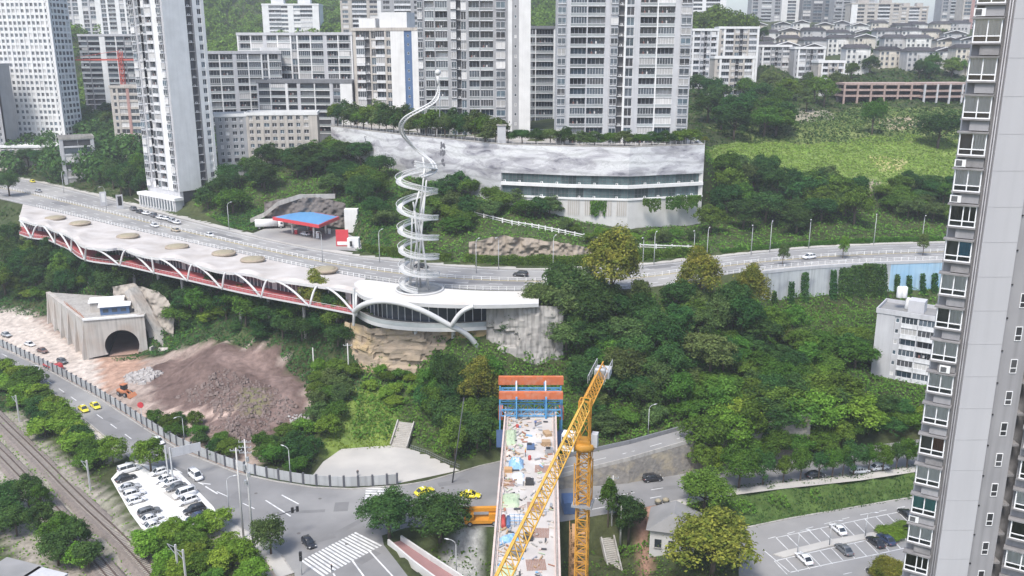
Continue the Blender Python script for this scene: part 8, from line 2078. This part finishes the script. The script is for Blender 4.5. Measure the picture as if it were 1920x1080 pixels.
# ground cover
def gsample(x, y, A):
    i = np.clip(np.searchsorted(XS, x) - 1, 0, len(XS) - 2); j = np.clip(np.searchsorted(YS, y) - 1, 0, len(YS) - 2)
    u = (x - XS[i]) / (XS[i + 1] - XS[i]); v = (y - YS[j]) / (YS[j + 1] - YS[j])
    return A[j, i] * (1 - u) * (1 - v) + A[j, i + 1] * u * (1 - v) + A[j + 1, i] * (1 - u) * v + A[j + 1, i + 1] * u * v
BARE = near_flat | on_up | inpoly(GX, GY, yard) | inpoly(GX, GY, FIELD, 0) | cut | lowr | onr | inpoly(GX, GY, [WALL_TOP[0], WALL_TOP[2], WALL_TOP[4], WALL_TOP[5], Vector((80, 410, 0)), Vector((-80, 450, 0))], 1)
BARE |= inpoly(GX, GY, pl([(470, 440), (520, 415), (640, 425), (690, 470), (600, 475)], 30), 1) | inpoly(GX, GY, pl([(240, 370), (340, 385), (440, 432), (330, 425), (240, 405)], 30), 0)
RAILP = pl([(0, 770), (40, 775), (340, 1080), (420, 1180), (170, 1180), (-80, 900), (-80, 770)], -1.2)
BARE |= inpoly(GX, GY, RAILP, 0)
BAREF = BARE.astype(float)
def scatter(name, label, x0, x1, y0, y1, dens, size, mat, seed, lift=1.0, mask=None, up=.9, poly=None, tall=1.0, cat='undergrowth'):
    r = np.random.default_rng(seed); n = int((x1 - x0) * (y1 - y0) * dens * 1.6)
    x, y = r.uniform(x0, x1, n), r.uniform(y0, y1, n)
    e = 1.0; z = gsample(x, y, GZ); gx_ = (gsample(x + e, y, GZ) - gsample(x - e, y, GZ)) / (2 * e); gy_ = (gsample(x, y + e, GZ) - gsample(x, y - e, GZ)) / (2 * e)
    sl = np.sqrt(1 + gx_ ** 2 + gy_ ** 2)
    keep = r.uniform(size=n) < np.clip(sl, 1, 3.2) / 1.6 * (1 if dens < 99 else 1)
    dp = y * CP + (CAMH - z) * SP; px = 960 + F * x / np.maximum(dp, 1); py = 540 + F * ((CAMH - z) * CP - y * SP) / np.maximum(dp, 1)
    keep &= (px > -90) & (px < 2010) & (py > -60) & (py < 1180)
    if poly is not None: keep &= inpoly(x, y, poly, 0)
    else: keep &= gsample(x, y, BAREF) < .5
    x, y, z, gx_, gy_ = x[keep], y[keep], z[keep], gx_[keep], gy_[keep]; n = len(x)
    cl = vnoise(x, y, 3.4, seed) * .6 + vnoise(x, y, 1.3, seed + 1) * .4
    hgt = np.clip(cl - .25, 0, 1) * 2.2 * lift * tall * r.uniform(.5, 1, n)
    nr = np.stack([-gx_, -gy_, np.ones(n)], 1); nr /= np.linalg.norm(nr, axis=1, keepdims=True)
    pos = np.stack([x, y, z], 1) + nr * hgt[:, None] * .7 + np.array([0, 0, .3]) * hgt[:, None]
    nrm = nr * up + np.array([0, -.25, .2]) + r.normal(size=(n, 3)) * .55; nrm /= np.linalg.norm(nrm, axis=1, keepdims=True)
    s = size * r.uniform(.55, 1.45, n) * (1 + np.clip((y - 300) / 400, 0, 2))
    o = O(name, quads_mesh(name, pos, nrm, s, mat, .66, seed)); tag(o, label, cat, None, 'stuff'); return n
tot = 0
for a in [('undergrowth', 'tangled green creeper covering the slope left under the gallery', -240, -40, 215, 345, 3.0, .68, LM['dark'], 71, 1.3), ('undergrowth', 'bright green creeper covering the slope right of the bridge', -40, 150, 165, 262, 5.0, .6, LM['mid'], 72, 1.5), ('undergrowth', 'mixed low scrub of the near foreground', -180, 130, 120, 215, 1.6, .5, LM['mid'], 73),
          ('undergrowth', 'scrub covering the hill above the upper road', -160, 190, 262, 372, 1.9, .7, LM['mid'], 74), ('undergrowth', 'scrub on the upper hillside', -300, 300, 372, 560, .45, 1.0, LM['dark'], 75)]: tot += scatter(*a)
tot += scatter('grass', 'bright yellow green meadow grass', 60, 230, 335, 420, 3.0, .75, LM['field'], 76, .35, poly=FIELD)
tot += scatter('grass', 'rough paler grass of the upper meadow', 70, 230, 370, 470, 1.2, .8, LM['grey'], 77, .4, poly=FIELD2)
tot += scatter('grass', 'weeds growing between the railway tracks', -150, -40, 120, 260, 1.0, .5, LM['light'], 78, .25, poly=RAILP)
tot += scatter('grass', 'fresh green lawn behind the plaza', -50, -20, 195, 230, 5, .4, LM['light'], 79, .25, poly=pl([(640, 760), (735, 760), (740, 818), (640, 824), (605, 822)], 3))
tot += scatter('grass', 'clipped green bank above the marked car park', 40, 110, 170, 215, 6, .4, LM['dark'], 80, .35, poly=pl([(1330, 928), (1450, 914), (1720, 882), (1717, 916), (1480, 954), (1380, 974)], -1.5))  # dark leaf colour carries the shade lying on this bank
# the wooded far hill: one mass
def forest(label, x0, x1, y0, y1, n, seed, mat, cond):
    r = np.random.default_rng(seed); cx, cy = r.uniform(x0, x1, n), r.uniform(y0, y1, n); k = cond(cx, cy); cx, cy = cx[k], cy[k]; cz = gsample(cx, cy, GZ); m = 140
    R_ = r.uniform(4.5, 8, len(cx)); e = r.normal(size=(len(cx), m, 3)) + np.array([0, -.2, .7]); e /= np.linalg.norm(e, axis=2, keepdims=True)
    pos = (np.stack([cx, cy, cz + R_ * .9], 1)[:, None, :] + e * R_[:, None, None] * np.array([1, 1, .95]) * r.uniform(.75, 1.08, (len(cx), m, 1))).reshape(-1, 3)
    nrm = (e + r.normal(size=e.shape) * .4).reshape(-1, 3); nrm /= np.linalg.norm(nrm, axis=1, keepdims=True)
    o = O('forest', quads_mesh('forest', pos, nrm, r.uniform(1.2, 2.6, len(pos)), mat, .7, seed)); tag(o, label, 'forest', None, 'stuff')
    return len(pos)
def vis(x, y):
    z = gsample(x, y, GZ) + 6; dp = y * CP + (CAMH - z) * SP; px = 960 + F * x / dp; py = 540 + F * ((CAMH - z) * CP - y * SP) / dp
    return (px > -60) & (px < 1960) & (py > -60) & (py < 330)
tot += forest('dense green forest on the far hill behind the left towers', -420, 60, 620, 1060, 1500, 81, LM['mid'], lambda x, y: vis(x, y) & (x < 40))
tot += forest('wooded knoll beside the sky gap', 100, 175, 600, 760, 150, 82, LM['mid'], lambda x, y: vis(x, y) & ((960 + F * x / (y * CP)) < 1405))
tot += forest('dark woodland in the gaps between the left towers', -330, -130, 420, 640, 420, 83, LM['dark'], lambda x, y: vis(x, y) & (gsample(x, y, BAREF) < .5))
# stones on the spoil heap
STN = pm('spoil_stone', (.30, .235, .21), (.19, .145, .13), .8, .9, rand=.3); STP = pm('pale_boulder', (.40, .38, .36), (.30, .28, .27), .8, .9)
def rocks(label, poly_px, n, s0, s1, mat, seed):
    r = random.Random(seed); m = MB(); xs = [p[0] for p in poly_px]; ys = [p[1] for p in poly_px]; k = 0
    while k < n:
        a, b = r.uniform(min(xs), max(xs)), r.uniform(min(ys), max(ys))
        if not inpoly(np.array([a]), np.array([b]), poly_px)[0]: continue
        g = G(a, b); k += 1; s = r.uniform(s0, s1) * r.uniform(.5, 1)
        v = [(g.x + s * (dx * r.uniform(.6, 1.3)), g.y + s * (dy * r.uniform(.6, 1.3)), g.z - .1 * s + s * dz * r.uniform(.5, 1.1)) for dx, dy, dz in ((-.6, -.5, 0), (.6, -.5, 0), (.6, .5, 0), (-.6, .5, 0), (-.4, -.3, .8), (.4, -.35, .8), (.35, .3, .9), (-.4, .35, .7))]
        m.faces(v, [(4, 5, 6, 7), (0, 1, 5, 4), (1, 2, 6, 5), (2, 3, 7, 6), (3, 0, 4, 7)], mat)
    o = m.build('rubble'); tag(o, label, 'rubble', None, 'stuff')
rocks('reddish stones strewn over the spoil heap', [(330, 745), (420, 690), (500, 720), (560, 760), (520, 800), (440, 830), (400, 770)], 900, .3, 1.0, STN, 1)
rocks('broken pale boulders at the foot of the spoil heap', [(232, 705), (280, 690), (305, 700), (270, 722), (238, 716)], 170, .7, 1.6, STP, 2)
rocks('scattered stones behind the hoarding', [(330, 775), (400, 800), (470, 790), (480, 830), (420, 850)], 260, .25, .7, STN, 3)
rocks('pale rubble at the right rim of the spoil bowl', [(540, 780), (580, 775), (590, 800), (550, 810)], 120, .3, .9, STP, 4)
print('scattered leaves', tot)
# ------------------------------------------------------------ hazy air
hm = bpy.data.materials.new('haze_air'); hm.use_nodes = True
N = hm.node_tree.nodes; L = hm.node_tree.links; N.remove(N['Principled BSDF'])
pv = N.new('ShaderNodeVolumePrincipled'); pv.inputs['Color'].default_value = (0.95, 0.965, 1.0, 1); pv.inputs['Density'].default_value = 0.00024; pv.inputs['Anisotropy'].default_value = 0.2
L.new(pv.outputs[0], N['Material Output'].inputs['Volume'])
hz_top = max(260.0, float(GZ.max()) + 40)
m = MB(); m.box(-3000, -650, float(GZ.min()) - 40, 3000, 5000, hz_top, hm)
hb_ = m.build('haze'); hb_['kind'] = 'stuff'; hb_['label'] = 'thin pale haze filling the air over the site'
